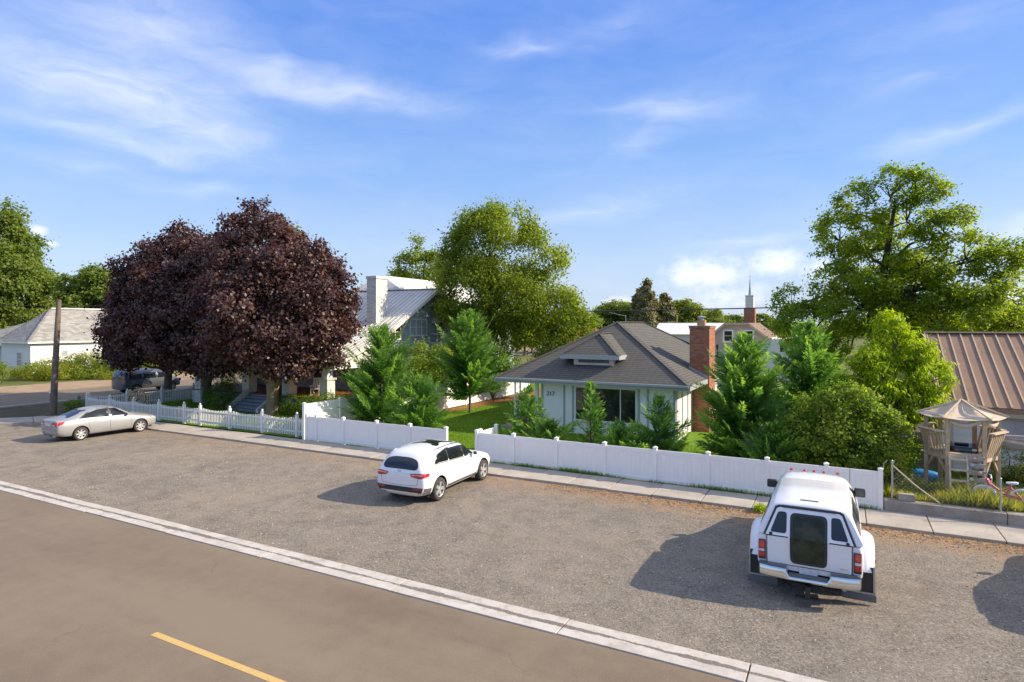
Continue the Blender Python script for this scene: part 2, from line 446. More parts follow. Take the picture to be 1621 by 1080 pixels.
for xx in (-23.2, -35.4, -47.6): sheet('road_marking', rect(xx, xx + 3.9, 6.74, 6.87), 0.004, 'yellow_paint')

# kerb strip between the road and the gravel, cast in sections
kerb = struct(link('kerb', None))
xs = [-44.0, -38.2, -33.1, -28.3, -23.45, -19.9, -16.0, -12.3, -8.4, -4.57, -1.35, 2.2, 6.0, 10.0, 15.0]
for a, c in zip(xs[:-1], xs[1:]):
    dz = random.uniform(-0.004, 0.006)
    b = MB(); b.box(a + 0.012, c - 0.012, 10.22 + random.uniform(-.012, .012), 10.83 + random.uniform(-.015, .015), -0.06, 0.022 + dz)
    b.build('kerb_section', 'kerb_concrete', kerb, bevel=0.008)
# corner strip and side-street kerb
corner = struct(link('corner_path', None))
a0, a1, b0, b1 = Vector((-43.6, 14.35)), Vector((-46.0, 15.3)), Vector((-39.3, 19.3)), Vector((-41.5, 20.25))
for i in range(4):
    t0, t1 = i / 4 + 0.003, (i + 1) / 4 - 0.003
    q = [a0.lerp(b0, t0), a0.lerp(b0, t1), a1.lerp(b1, t1), a1.lerp(b1, t0)]
    b = MB(); b.prism([(p.x, p.y, -0.02) for p in q], (0, 0, 0.09)); b.build('slab', 'concrete', corner, bevel=0.008)
skerb = struct(link('side_kerb', None))
for i in range(26):
    b = MB(); b.box(-49.58, -49.36, 10.4 + i * 3.0, 13.38 + i * 3.0, -0.02, 0.11); b.build('kerb_section', 'kerb_concrete', skerb, bevel=0.01)

# pavement, slab by slab
walk = struct(link('sidewalk', None))
joints = [-36.4, -34.6, -33.0, -31.4, -29.8, -28.3, -26.7, -25.1, -23.5, -21.9, -20.3, -18.7, -17.2, -15.6, -14.0, -12.6, -11.2, -9.85, -8.46, -6.95, -5.5, -3.94, -2.45, -0.95, 0.55, 2.09, 3.64, 5.2, 6.8, 8.4, 10.0, 11.6, 13.2]
for a, c in zip(joints[:-1], joints[1:]):
    b = MB(); dz = random.uniform(-0.006, 0.006); j = random.uniform(-0.012, 0.012)
    y1 = 21.32 if c < 0.9 else 21.5
    b.box(a + 0.011, c - 0.011, 19.76 + j, y1, -0.03, 0.085 + dz)
    b.build('slab', 'concrete', walk, bevel=0.012)
b = MB(); b.box(-36.4, 13.2, 19.80, 21.48, -0.03, 0.055); b.build('joint_bed', 'verge', walk)

# low retaining wall of the raised yard
rw = thing('retaining_wall', 'low weathered concrete retaining wall beside the sidewalk under the play fort yard', 'wall', (1.05, 21.36, 0))
x = 0.0
for wdt in (2.9, 3.0, 3.1, 3.0, 3.0):
    b = MB(); b.box(x + .006, x + wdt - .006, 0, 0.36, -0.02, 0.40 + random.uniform(-.01, .01)); b.build('wall_section', 'old_concrete', rw, bevel=0.02)
    x += wdt

# ------------------------------------------------------------------ fences
mat('vinyl', (0.88, 0.855, 0.81), 0.42, 0.03, 2.0, 0.06, 12)
mat('white_wood', (0.78, 0.765, 0.72), 0.6, 0.07, 5.0, 0.15, 30)
mat('galvanised', (0.42, 0.43, 0.43), 0.45, 0.15, 8.0, metal=0.7)
mat('old_wood', (0.33, 0.245, 0.165), 0.8, 0.22, 6.0, 0.3, 30)

def mesh_of(mb, name, m, bevel=False):
    o = mb.build(name, m); me = o.data
    bpy.data.objects.remove(o); return me

def privacy_fence(root, posts, height, board_me, post_me, axis='x', along0=0.0):
    """posts: positions along the run (local), panels between neighbours"""
    for p in posts:
        loc = (p, 0, 0) if axis == 'x' else (0, p, 0)
        link('post', post_me, root, loc)
    for a, c in zip(posts[:-1], posts[1:]):
        a2, c2 = a + 0.062, c - 0.062
        for z0, z1, w in ((0.06, 0.19, 0.045), (height - 0.17, height - 0.02, 0.045)) + (((height * .72, height * .72 + .07, 0.05),) if height > 1.5 else ()):
            b = MB()
            if axis == 'x': b.box(a2, c2, -w / 2, w / 2, z0, z1)
            else: b.box(-w / 2, w / 2, a2, c2, z0, z1)
            b.build('rail', 'vinyl', root, bevel=0.006)
        n = max(2, round((c2 - a2) / 0.152)); st = (c2 - a2) / n
        for i in range(n):
            q = a2 + st * (i + .5)
            o = link('board', board_me, root, (q, 0, 0) if axis == 'x' else (0, q, 0))
            o.scale = (st / 0.152, 1, 1)
            if axis == 'y': o.rotation_euler = (0, 0, PI / 2)

def post_mesh(h, w=0.127, name='post', m='vinyl'):
    b = MB(); s = w / 2
    b.box(-s, s, -s, s, 0, h)
    t = s + 0.012
    b.add([(-t, -t, h), (t, -t, h), (t, t, h), (-t, t, h), (-t, -t, h + .03), (t, -t, h + .03), (t, t, h + .03), (-t, t, h + .03), (0, 0, h + .075)],
          [(0, 3, 2, 1), (0, 1, 5, 4), (1, 2, 6, 5), (2, 3, 7, 6), (3, 0, 4, 7), (4, 5, 8), (5, 6, 8), (6, 7, 8), (7, 4, 8)])
    return mesh_of(b, name, m)
def board_mesh(h, name='board'):
    b = MB(); w = 0.152 / 2 - 0.0012
    b.box(-w, w, -0.011, 0.011, 0.10, h - 0.06)
    return mesh_of(b, name, 'vinyl')

pm_low, bm_low = post_mesh(1.24), board_mesh(1.2)
pm_hi, bm_hi = post_mesh(1.74), board_mesh(1.74)
f1 = thing('vinyl_fence', 'white vinyl privacy fence panels between the picket fence and the driveway gap', 'fence', (-22.72, 21.42, 0.03))
privacy_fence(f1, [0.12, 0.75, 2.44, 4.4, 6.25, 8.12], 1.2, bm_low, pm_low)
f2 = thing('vinyl_fence', 'long white vinyl privacy fence in front of the grey-roofed bungalow, ending beside the pickup', 'fence', (-13.1, 21.42, 0.03))
privacy_fence(f2, [0, 1.68, 3.52, 5.43, 7.29, 9.08, 10.92, 12.62, 14.06], 1.2, bm_low, pm_low)
f3 = thing('vinyl_fence', 'tall white vinyl boundary fence running back between the two yards', 'fence', (-22.86, 21.5, 0.03))
privacy_fence(f3, [0, 2.4, 4.8, 7.2, 9.6, 12.0, 14.4, 16.8, 19.2, 21.6, 24.0], 1.74, bm_hi, pm_hi, 'y')
f4 = thing('vinyl_fence', 'short return of white vinyl fence behind the post right of the driveway gap', 'fence', (-13.1, 21.5, 0.03))
privacy_fence(f4, [0.18, 1.5], 1.2, bm_low, pm_low, 'y')

# picket fence with scalloped tops
def picket_mesh(h, name='picket'):
    b = MB(); w = 0.030; t = 0.011
    b.prism([(-w, -t, 0.07), (w, -t, 0.07), (w, -t, h - 0.05), (0, -t, h), (-w, -t, h - 0.05)], (0, 2 * t, 0))
    return mesh_of(b, name, 'white_wood')
PK = {}
def pk(h):
    h = round(h, 2)
    if h not in PK: PK[h] = picket_mesh(h)
    return PK[h]
def ball_post(h):
    b = MB(); s = 0.062
    b.box(-s, s, -s, s, 0, h)
    b.box(-s - .012, s + .012, -s - .012, s + .012, h, h + .025)
    b.lathe([(0.0, h + .025), (0.03, h + .027), (0.03, h + .045), (0.055, h + .075), (0.062, h + .10), (0.05, h + .135), (0.025, h + .155), (0.0, h + .16)], 12)
    return mesh_of(b, 'post', 'white_wood')
bp = ball_post(1.06)
def picket_run(root, posts, scallop=0.10, base=0.98):
    for p in posts: link('post', bp, root, (p, 0, 0))
    for a, c in zip(posts[:-1], posts[1:]):
        for z in (0.22, 0.74):
            b = MB(); b.box(a + .064, c - .064, 0.013, 0.045, z, z + 0.075); b.build('rail', 'white_wood', root)
        n = max(3, round((c - a - 0.14) / 0.125)); st = (c - a - 0.14) / n
        for i in range(n):
            q = a + 0.07 + st * (i + .5); t = (i + .5) / n
            h = base - scallop * math.sin(PI * t)
            o = link('picket', pk(h), root, (q, random.uniform(-.004, .004), 0))
            o.rotation_euler = (0, random.uniform(-.012, .012), 0)
gp = thing('picket_fence', 'white picket fence with scalloped tops along the sidewalk left of the garden gate', 'fence', (-42.38, 21.9, 0.03))
picket_run(gp, [0, 2.54, 5.03, 7.47, 9.79])
gp2 = thing('picket_fence', 'white picket fence in front of the maple trunk, between gate and tall vinyl fence', 'fence', (-31.2, 21.9, 0.03))
picket_run(gp2, [0, 2.44, 4.94, 7.42])
for q in (7.58, 7.72, 7.86, 8.0): link('picket', pk(.93), gp2, (q, 0, 0))
for z in (.22, .74):
    b = MB(); b.box(7.48, 8.1, .013, .045, z, z + .075); b.build('rail', 'white_wood', gp2)
gate = thing('garden_gate', 'small white picket gate with a diagonal brace beside the sidewalk', 'gate', (-32.59, 21.9, 0.03))
for i in range(10): link('picket', pk(0.95 - 0.05 * math.sin(PI * (i + .5) / 10)), gate, (0.13 + i * 0.128, 0, 0))
for z in (.24, .74):
    b = MB(); b.box(.075, 1.32, -.045, -.013, z, z + .075); b.build('rail', 'white_wood', gate)
b = MB(); b.beam((.12, -.06, .27), (1.28, -.06, .78), .03, .07); b.build('brace', 'white_wood', gate)
b = MB(); b.box(1.24, 1.3, -.075, -.05, .6, .7); b.build('latch', 'galvanised', gate)
gp3 = thing('picket_fence', 'picket fence along the side street, seen behind the silver sedan', 'fence', (-42.45, 22.05, 0.03), PI / 2)
picket_run(gp3, [0, 2.4, 4.8, 7.2, 9.6, 12.0])
gp4 = thing('picket_fence', 'shaded picket fence crossing behind the dark maple trunks', 'fence', (-42.3, 34.2, 0.03))
picket_run(gp4, [0, 2.5, 5.0, 7.5])

# ------------------------------------------------------------------ building materials
def house_mats():
    def rows(name, cols, row, wid, rough=0.85, seam=0.35, bump=0.5, mort=0.02, mortar=None, spread=0.5):
        m, k, bs, _ = new_mat(name)
        v = coords(k, 'Object', False)
        x, y, z = k.sep(v)
        br = k.node('ShaderNodeTexBrick')
        br.offset = 0.5
        br.inputs['Scale'].default_value = 1.0
        br.inputs['Mortar Size'].default_value = mort
        br.inputs['Mortar Smooth'].default_value = 0.3
        br.inputs['Bias'].default_value = 0.0
        br.inputs['Brick Width'].default_value = wid
        br.inputs['Row Height'].default_value = row
        k.l.new(k.comb(k.m('ADD', x, y), z), br.inputs['Vector'])
        br.inputs['Color1'].default_value = (0, 0, 0, 1); br.inputs['Color2'].default_value = (1, 1, 1, 1); br.inputs['Mortar'].default_value = (0.5, 0.5, 0.5, 1)
        f = k.m('ADD', k.m('ADD', k.m('MULTIPLY', k.m('SUBTRACT', k.sep(br.outputs['Color'])[0], 0.5), spread), 0.25), k.m('ADD', k.m('MULTIPLY', k.noise(v, 14, 4, 0.7), 0.3), k.m('MULTIPLY', k.noise(v, 0.6, 4, 0.6), 0.2)))
        c = k.ramp(f, cols)
        c = k.mix(k.m('MULTIPLY', br.outputs['Fac'], seam), c, mortar or tuple(q * 0.25 for q in cols[0][1]))
        k.l.new(c, bs.inputs['Base Color']); bs.inputs['Roughness'].default_value = rough
        bs.inputs['Specular IOR Level'].default_value = 0.25
        add_bump(k, bs, k.m('ADD', k.m('MULTIPLY', br.outputs['Fac'], -1.0), k.m('MULTIPLY', k.noise(v, 60, 3, 0.7), 0.4)), bump, 0.02)
        return m
    rows('roof_shingle', [(0.2, (0.096, 0.089, 0.077)), (0.5, (0.120, 0.113, 0.099)), (0.8, (0.148, 0.139, 0.123))], 0.085, 0.34, seam=0.6, mort=0.012, spread=0.22)
    rows('pale_shingle', [(0.25, (0.210, 0.200, 0.183)), (0.5, (0.302, 0.289, 0.261)), (0.8, (0.437, 0.425, 0.392))], 0.13, 0.5, seam=0.5, mort=0.012, spread=0.35)
    rows('brown_shingle', [(0.25, (0.18, 0.12, 0.09)), (0.8, (0.30, 0.21, 0.155))], 0.12, 0.5, seam=0.4, mort=0.012)
    rows('red_shingle', [(0.25, (0.42, 0.06, 0.05)), (0.8, (0.62, 0.12, 0.10))], 0.12, 0.5, seam=0.3, mort=0.012)
    rows('brick', [(0.2, (0.238, 0.077, 0.039)), (0.5, (0.345, 0.121, 0.059)), (0.8, (0.464, 0.192, 0.099))], 0.076, 0.215, seam=0.8, mort=0.009, mortar=(0.356, 0.259, 0.204))
    rows('white_brick', [(0.25, (0.58, 0.55, 0.49)), (0.45, (0.72, 0.70, 0.65)), (0.8, (0.80, 0.78, 0.74))], 0.08, 0.22, seam=0.35, mort=0.01, mortar=(0.35, 0.32, 0.28))
    rows('blue_shingle', [(0.2, (0.300, 0.345, 0.400)), (0.5, (0.370, 0.420, 0.475)), (0.8, (0.450, 0.495, 0.545))], 0.17, 0.25, seam=0.5, mort=0.010)
    def lap(name, col, row, depth=0.7):
        m, k, bs, _ = new_mat(name)
        v = coords(k, 'Object', False)
        x, y, z = k.sep(v)
        saw = k.m('FRACT', k.m('DIVIDE', z, row))
        f = k.m('ADD', k.m('MULTIPLY', k.noise(v, 1.0, 4, 0.6), 0.6), k.m('MULTIPLY', k.noise(v, 12, 4, 0.7), 0.4))
        c = k.ramp(f, [(0.3, tuple(q * 0.9 for q in col)), (0.7, col)])
        c = k.mix(k.ramp(saw, [(0.0, 0.55), (0.10, 0.0)]), c, tuple(q * 0.42 for q in col))
        k.l.new(c, bs.inputs['Base Color']); bs.inputs['Roughness'].default_value = 0.6
        add_bump(k, bs, k.m('SUBTRACT', 1.0, saw), depth, 0.02)
    lap('white_siding', (0.78, 0.77, 0.74), 0.20)
    lap('wide_white_siding', (0.74, 0.74, 0.73), 0.36)
    lap('tan_siding', (0.50, 0.41, 0.31), 0.20)
    lap('grey_siding', (0.50, 0.51, 0.53), 0.18)
    # ribbed metal, weathered
    for nm, col, var in (('pale_metal', (0.60, 0.58, 0.54), 0.16), ('brown_metal', (0.262, 0.166, 0.108), 0.16), ('brown_rib', (0.50, 0.365, 0.25), 0.12)):
        m, k, bs, _ = new_mat(nm)
        v = coords(k, 'Object', False)
        f = k.m('ADD', k.m('MULTIPLY', k.noise(v, 0.8, 5, 0.65), 0.6), k.m('MULTIPLY', k.noise(v, 9, 5, 0.7), 0.4))
        k.l.new(k.ramp(f, [(0.3, tuple(q * (1 - 2 * var) for q in col)), (0.5, col), (0.75, tuple(min(1, q * (1 + var)) for q in col))]), bs.inputs['Base Color'])
        bs.inputs['Roughness'].default_value = 0.62; bs.inputs['Specular IOR Level'].default_value = 0.35
    mat('lap_paint', (0.80, 0.79, 0.765), 0.6, 0.05, 2.0, 0.1, 14)
    mat('grey_trim', (0.355, 0.365, 0.37), 0.55, 0.06, 4)
    mat('white_trim', (0.78, 0.765, 0.73), 0.55, 0.06, 4)
    mat('cream_trim', (0.68, 0.645, 0.56), 0.6, 0.10, 4)
    mat('white_panel', (0.80, 0.785, 0.755), 0.5, 0.03, 2.5)
    mat('dark_timber', (0.06, 0.05, 0.045), 0.7)
    mat('porch_red', (0.30, 0.05, 0.035), 0.6)
    mat('grey_steps', (0.20, 0.225, 0.25), 0.7)
    mat('soffit', (0.50, 0.50, 0.49), 0.7)
    mat('shade_cloth', (0.60, 0.585, 0.55), 0.8, 0.05, 3)
    mat('black_iron', (0.02, 0.02, 0.02), 0.5)
    mat('flue_clay', (0.42, 0.25, 0.12), 0.8)
    m, k, bs, _ = new_mat('window_glass')
    v = coords(k, 'Object')
    k.l.new(k.ramp(k.noise(v, 1.5, 3), [(0.3, (0.010, 0.012, 0.013)), (0.7, (0.035, 0.037, 0.036))]), bs.inputs['Base Color'])
    bs.inputs['Roughness'].default_value = 0.04; bs.inputs['Specular IOR Level'].default_value = 0.6
    mat('pale_glass', (0.36, 0.375, 0.40), 0.12, 0.10, 1.5)
house_mats()

def wb(mb, name, m, root, **kw):
    l = root.matrix_basis.translation if hasattr(root, 'matrix_basis') else Vector()
    p = root
    off = Vector(root.location)
    if root.parent: off = off + Vector(root.parent.location)
    mb.v = [(a - off.x, b - off.y, c - off.z) for a, b, c in mb.v]
    return mb.build(name, m, root, **kw)

def text_mesh(txt, size, depth=0.01):
    cu = bpy.data.curves.new('lettering', 'FONT'); cu.body = txt; cu.size = size; cu.extrude = depth; cu.align_x = 'CENTER'; cu.align_y = 'CENTER'
    o = bpy.data.objects.new('lettering', cu); COL.objects.link(o)
    bpy.context.view_layer.update()
    me = bpy.data.meshes.new_from_object(o.evaluated_get(bpy.context.evaluated_depsgraph_get()))
    bpy.data.objects.remove(o); return me

def window_y(root, x0, x1, z0, z1, y, splits=(), fr='white_trim', glass='window_glass', t=0.07, name='window', bars=0):
    """window in a wall facing -y (front face at y)"""
    b = MB()
    b.box(x0, x0 + t, y - .06, y + .02, z0, z1); b.box(x1 - t, x1, y - .06, y + .02, z0, z1)
    b.box(x0 + t, x1 - t, y - .06, y + .02, z1 - t, z1); b.box(x0 - .04, x1 + .04, y - .085, y + .02, z0 - .05, z0 + t * .8)
    w = wb(b, name, fr, root)
    e = [x0 + t] + [x0 + (x1 - x0) * s for s in splits] + [x1 - t]
    for a, c in zip(e[:-1], e[1:]):
        g = MB(); g.box(a + .02, c - .02, y - .035, y - .02, z0 + t * .8, z1 - t); wb(g, 'pane', glass, w)
    for s in splits:
        q = x0 + (x1 - x0) * s
        g = MB(); g.box(q - .022, q + .022, y - .055, y - .01, z0 + t * .8, z1 - t); wb(g, 'mullion', fr, w)
    for i in range(bars):
        z = z0 + (z1 - z0) * (i + 1) / (bars + 1)
        g = MB(); g.box(x0 + t, x1 - t, y - .05, y - .012, z - .02, z + .02); wb(g, 'glazing_bar', fr, w)
    return w
def window_x(root, y0, y1, z0, z1, x, splits=(), fr='white_trim', glass='window_glass', t=0.07, bars=0, name='window'):
    """window in a wall facing +x (face at x)"""
    b = MB()
    b.box(x - .02, x + .06, y0, y0 + t, z0, z1); b.box(x - .02, x + .06, y1 - t, y1, z0, z1)
    b.box(x - .02, x + .06, y0 + t, y1 - t, z1 - t, z1); b.box(x - .02, x + .085, y0 - .04, y1 + .04, z0 - .05, z0 + t * .8)
    w = wb(b, name, fr, root)
    e = [y0 + t] + [y0 + (y1 - y0) * s for s in splits] + [y1 - t]
    for a, c in zip(e[:-1], e[1:]):
        g = MB(); g.box(x + .02, x + .035, a + .02, c - .02, z0 + t * .8, z1 - t); wb(g, 'pane', glass, w)
    for s in splits:
        q = y0 + (y1 - y0) * s
        g = MB(); g.box(x + .01, x + .055, q - .035, q + .035, z0 + t * .8, z1 - t); wb(g, 'mullion', fr, w)
    for i in range(bars):
        z = z0 + (z1 - z0) * (i + 1) / (bars + 1)
        g = MB(); g.box(x + .012, x + .05, y0 + t, y1 - t, z - .025, z + .025); wb(g, 'glazing_bar', fr, w)
    return w

def hip_roof(root, x0, x1, y0, y1, ze, zr, m, ridge='y', name='roof', run=None, th=0.12):
    """hip roof over a rectangle, ridge along y or x; solid with a flat underside"""
    b = MB()
    if ridge == 'y':
        r = run if run is not None else (x1 - x0) / 2; xm = (x0 + x1) / 2
        A, B = (xm, y0 + r, zr), (xm, y1 - r, zr)
        v = [(x0, y0, ze), (x1, y0, ze), (x1, y1, ze), (x0, y1, ze), A, B]
        f = [(0, 1, 4), (1, 2, 5, 4), (2, 3, 5), (3, 0, 4, 5)]
    else:
        r = run if run is not None else (y1 - y0) / 2; ym = (y0 + y1) / 2
        A, B = (x0 + r, ym, zr), (x1 - r, ym, zr)
        v = [(x0, y0, ze), (x1, y0, ze), (x1, y1, ze), (x0, y1, ze), A, B]
        f = [(0, 1, 5, 4), (1, 2, 5), (2, 3, 4, 5), (3, 0, 4)]
    b.add(v, f + [(3, 2, 1, 0)])
    o = wb(b, name, m, root)
    for a, c in (((x0, y0, ze), A), ((x1, y0, ze), A if ridge == 'y' else B), ((x0, y1, ze), B if ridge == 'y' else A), ((x1, y1, ze), B), (A, B)):
        d = Vector(c) - Vector(a)
        g = MB(); g.beam(Vector(a) + Vector((0, 0, .015)), Vector(c) + Vector((0, 0, .015)), 0.24, 0.05); wb(g, 'ridge_cap', m, o)
    return o
def fascia_ring(root, x0, x1, y0, y1, z0, z1, m, t=0.03):
    for (a, c, d, e) in ((x0 - t, x1 + t, y0 - t, y0), (x0 - t, x1 + t, y1, y1 + t), (x0 - t, x0, y0, y1), (x1, x1 + t, y0, y1)):
        b = MB(); b.box(a, c, d, e, z0, z1); wb(b, 'fascia', m, root)

# ------------------------------------------------------------------ grey bungalow behind the long fence
H1 = thing('bungalow', 'white panelled bungalow with grey hip roof, front dormer and brick chimney behind the fence', 'house', (-11.3, 29.3, 0))
b = MB(); b.box(-14.0, -6.96, 29.3, 43.2, 0.0, 2.66); wb(b, 'wall', 'white_panel', H1)
b = MB(); b.box(-15.8, -14.0, 33.2, 43.2, 0.0, 2.66); wb(b, 'wall', 'white_panel', H1)
b = MB(); b.box(-16.2, -14.02, 28.9, 33.18, 0.0, 0.18); wb(b, 'porch_floor', 'old_concrete', H1, bevel=.01)
for xx in (-15.35, -15.05):
    b = MB(); b.beam((xx, 28.98, .18), (xx, 28.98, 2.62), .07, .07); wb(b, 'porch_post', 'white_trim', H1)
b = MB()
for i in range(9): b.beam((-15.32, 28.98, .3 + i * .26), (-15.08, 28.98, .5 + i * .26), .018, .03)
wb(b, 'lattice', 'white_trim', H1)
for xx in (-14.22,):
    b = MB(); b.box(xx - .08, xx + .08, 29.2, 29.36, .18, 2.62); wb(b, 'porch_post', 'white_trim', H1)
b = MB(); b.box(-14.06, -14.02, 29.9, 30.8, .2, 2.25); d = wb(b, 'door', 'dark_timber', H1)
b = MB(); b.lathe([(0, 0), (.03, 0), (.035, .03), (.02, .06), (0, .06)], 10, Matrix.Translation((-14.06, 30.0, 1.15)) @ Matrix.Rotation(-PI / 2, 4, 'Y')); wb(b, 'handle', 'galvanised', d)
# battens that frame the wall panels
for xx, w in ((-13.9, .10), (-12.66, .10), (-12.18, .09), (-8.74, .09), (-8.3, .10), (-7.03, .11)):
    b = MB(); b.box(xx - w / 2, xx + w / 2, 29.265, 29.3, 0.05, 2.64); wb(b, 'batten', 'grey_trim', H1)
for yy in (29.42, 30.55, 31.75, 35.6, 37.0, 38.4):
    b = MB(); b.box(-6.96, -6.925, yy - .05, yy + .05, 0.05, 2.64); wb(b, 'batten', 'grey_trim', H1)
window_y(H1, -12.08, -8.83, .72, 2.45, 29.3, (0.235, 0.745))
window_x(H1, 36.0, 37.6, 1.1, 2.3, -6.96, (0.5,))
rf = hip_roof(H1, -16.4, -6.2, 28.7, 43.75, 2.75, 5.70, 'roof_shingle')
b = MB(); b.add([(-16.38, 28.72, 2.70), (-6.22, 28.72, 2.70), (-6.22, 43.7, 2.70), (-16.38, 43.7, 2.70)], [(0, 1, 2, 3)]); wb(b, 'soffit', 'soffit', H1)
fascia_ring(H1, -16.4, -6.2, 28.7, 43.75, 2.53, 2.765, 'grey_trim')
b = MB(); b.box(-16.36, -6.24, 28.58, 28.668, 2.66, 2.77); wb(b, 'gutter', 'grey_trim', H1, bevel=.012)
# dormer with its own little hip roof and a louvred vent
dm = MB(); x0, x1, ye = -13.02, -9.85, 29.62
xm = -11.38
A = (xm, ye + 1.5, 5.10); Bk = (xm, 32.9, 5.10)
dm.add([(x0, ye, 4.0), (x1, ye, 4.0), (x1, 30.98, 4.0), (x0, 30.98, 4.0), A, Bk], [(0, 1, 4), (1, 2, 5, 4), (3, 0, 4, 5), (0, 3, 2, 1)])
dr = wb(dm, 'dormer_roof', 'roof_shingle', H1)
for q in ((x0, ye, 4.0), (x1, ye, 4.0)):
    g = MB(); g.beam(Vector(q) + Vector((0, 0, .012)), Vector(A) + Vector((0, 0, .012)), .2, .045); wb(g, 'ridge_cap', 'roof_shingle', dr)
g = MB(); g.beam(Vector(A) + Vector((0, 0, .012)), Vector(Bk) + Vector((0, 0, .012)), .2, .045); wb(g, 'ridge_cap', 'roof_shingle', dr)
for (a, c, d, e) in ((x0 - .03, x1 + .03, ye - .03, ye), (x0 - .03, x0, ye, 31.0), (x1, x1 + .03, ye, 31.0)):
    b = MB(); b.box(a, c, d, e, 3.80, 4.015); wb(b, 'dormer_fascia', 'grey_trim', H1)
b = MB(); b.box(-12.42, -10.25, 29.98, 31.2, 3.2, 3.86); dv = wb(b, 'dormer_wall', 'cream_trim', H1)
b = MB(); b.box(-12.15, -10.5, 29.955, 29.985, 3.60, 3.76); dl = wb(b, 'vent', 'dark_timber', dv)
b = MB()
for i in range(3):
    z = 3.605 + i * .05
    b.add([(-12.13, 29.935, z), (-10.52, 29.935, z), (-10.52, 29.953, z + .022), (-12.13, 29.953, z + .022)], [(0, 1, 2, 3)])
wb(b, 'louvre', 'grey_trim', dv)
# chimney
b = MB(); b.box(-7.10, -6.10, 32.85, 34.45, 0, 5.36); b.box(-7.13, -6.07, 32.82, 34.48, 5.36, 5.46)
ch = wb(b, 'chimney', 'brick', H1, bevel=.008)
b = MB(); b.prism([(-7.16, 32.79, 5.46), (-6.04, 32.79, 5.46), (-6.04, 34.51, 5.46), (-7.16, 34.51, 5.46)], (0, 0, .05)); wb(b, 'chimney_cap', 'old_concrete', ch, bevel=.02)
b = MB(); b.box(-6.85, -6.45, 33.5, 33.9, 5.51, 5.80); wb(b, 'flue', 'flue_clay', ch, bevel=.01)
b = MB(); b.tube([(-6.65, 33.7, 5.80), (-6.65, 33.7, 5.93)], .12, 14); b.lathe([(.0, 6.05), (.24, 5.97), (.24, 5.94), (.10, 5.94)], 14, Matrix.Translation((-6.65, 33.7, 0)))
wb(b, 'flue_cowl', 'galvanised', ch, smooth=40)
b = MB(); b.add([(-7.12, 32.80, 3.42), (-7.12, 32.80, 3.2), (-6.14, 32.80, 2.72), (-6.14, 32.80, 2.9)], [(0, 1, 2, 3)]); wb(b, 'flashing', 'galvanised', ch)
nm = text_mesh('217', 0.31, 0.008)
o = link('house_number', nm, H1, (-13.42 + 11.3, 29.27 - 29.3, 1.98)); o.rotation_euler = (PI / 2, 0, 0); nm.materials.append(MATS['black_iron'])
an = thing('roof_antenna', 'thin metal antenna standing on the ridge of the grey hip roof', 'antenna', (-11.3, 35.2, 5.70))
b = MB(); b.tube([(0, 0, 0), (0, 0, .42)], .022, 6); b.build('mast', 'galvanised', an)
b = MB(); b.tube([(0, 0, .36), (-.9, -.35, .58)], .016, 6); b.build('boom', 'galvanised', an)
b = MB()
for t in (.25, .5, .75, .95): b.beam((-.9 * t - .08, -.35 * t + .12, .36 + .22 * t), (-.9 * t + .08, -.35 * t - .12, .36 + .22 * t), .012, .012)
b.build('element', 'galvanised', an)

# ------------------------------------------------------------------ blue craftsman house
H2 = thing('craftsman_house', 'two-storey blue-grey shingled house with pale metal roof and white brackets', 'house', (-34.0, 32.6, 0))
prof = [(27.9, 3.02), (32.8, 4.70), (39.3, 8.28), (46.2, 4.55)]
xw, xl = -28.35, -40.6
# gable wall with the roof's outline
b = MB()
pl = [(32.6, 0), (46.0, 0), (46.0, 4.4), (39.3, 8.05), (32.8, 4.48), (32.6, 4.4)]
b.prism([(xw, y, z) for y, z in pl], (-12.0, 0, 0)); wb(b, 'wall', 'blue_shingle', H2)
def slope(root, name, y0, z0, y1, z1, x0, x1, m, th=0.14):
    b = MB()
    n = Vector((0, -(z1 - z0), (y1 - y0))).normalized() * (-th)
    b.add([(x0, y0, z0), (x1, y0, z0), (x1, y1, z1), (x0, y1, z1)] + [(x0, y0 + n.y, z0 + n.z), (x1, y0 + n.y, z0 + n.z), (x1, y1 + n.y, z1 + n.z), (x0, y1 + n.y, z1 + n.z)],
          [(0, 1, 2, 3), (7, 6, 5, 4), (0, 4, 5, 1), (1, 5, 6, 2), (2, 6, 7, 3), (3, 7, 4, 0)])
    return wb(b, name, m, root)
xo = -27.55
for nm_, (a, c) in (('porch_roof', (0, 1)), ('roof', (1, 2)), ('roof', (2, 3))):
    (ya, za), (yc, zc) = prof[a], prof[c]
    ro = slope(H2, nm_, ya, za, yc, zc, -41.2, xo, 'pale_metal')
    n = int((-xo - 41.2) / -0.42)
    up = Vector((0, -(zc - za), yc - ya)).normalized() * 0.02
    g0 = MB(); g0.beam((0, ya, za), (0, yc, zc), 0.035, 0.05, up=(0, -(zc - za), yc - ya))
    g0.v = [(p, q + up.y, r_ + up.z) for p, q, r_ in g0.v]
    sm_ = mesh_of(g0, 'seam', 'pale_metal')
    for i in range(n + 1):
        link('seam', sm_, ro, (-41.15 + i * 0.42 + 34.0 - .0, -32.6, 0))
    # white barge board under the rake
    b = MB(); b.beam((xo + .02, ya, za - .14), (xo + .02, yc, zc - .14), .05, .24, up=(0, -(zc - za), yc - ya)); wb(b, 'barge_board', 'cream_trim', H2)
b = MB(); b.beam((-41.2, 39.3, 8.32), (xo, 39.3, 8.32), .3, .06); wb(b, 'ridge_cap', 'galvanised', H2)
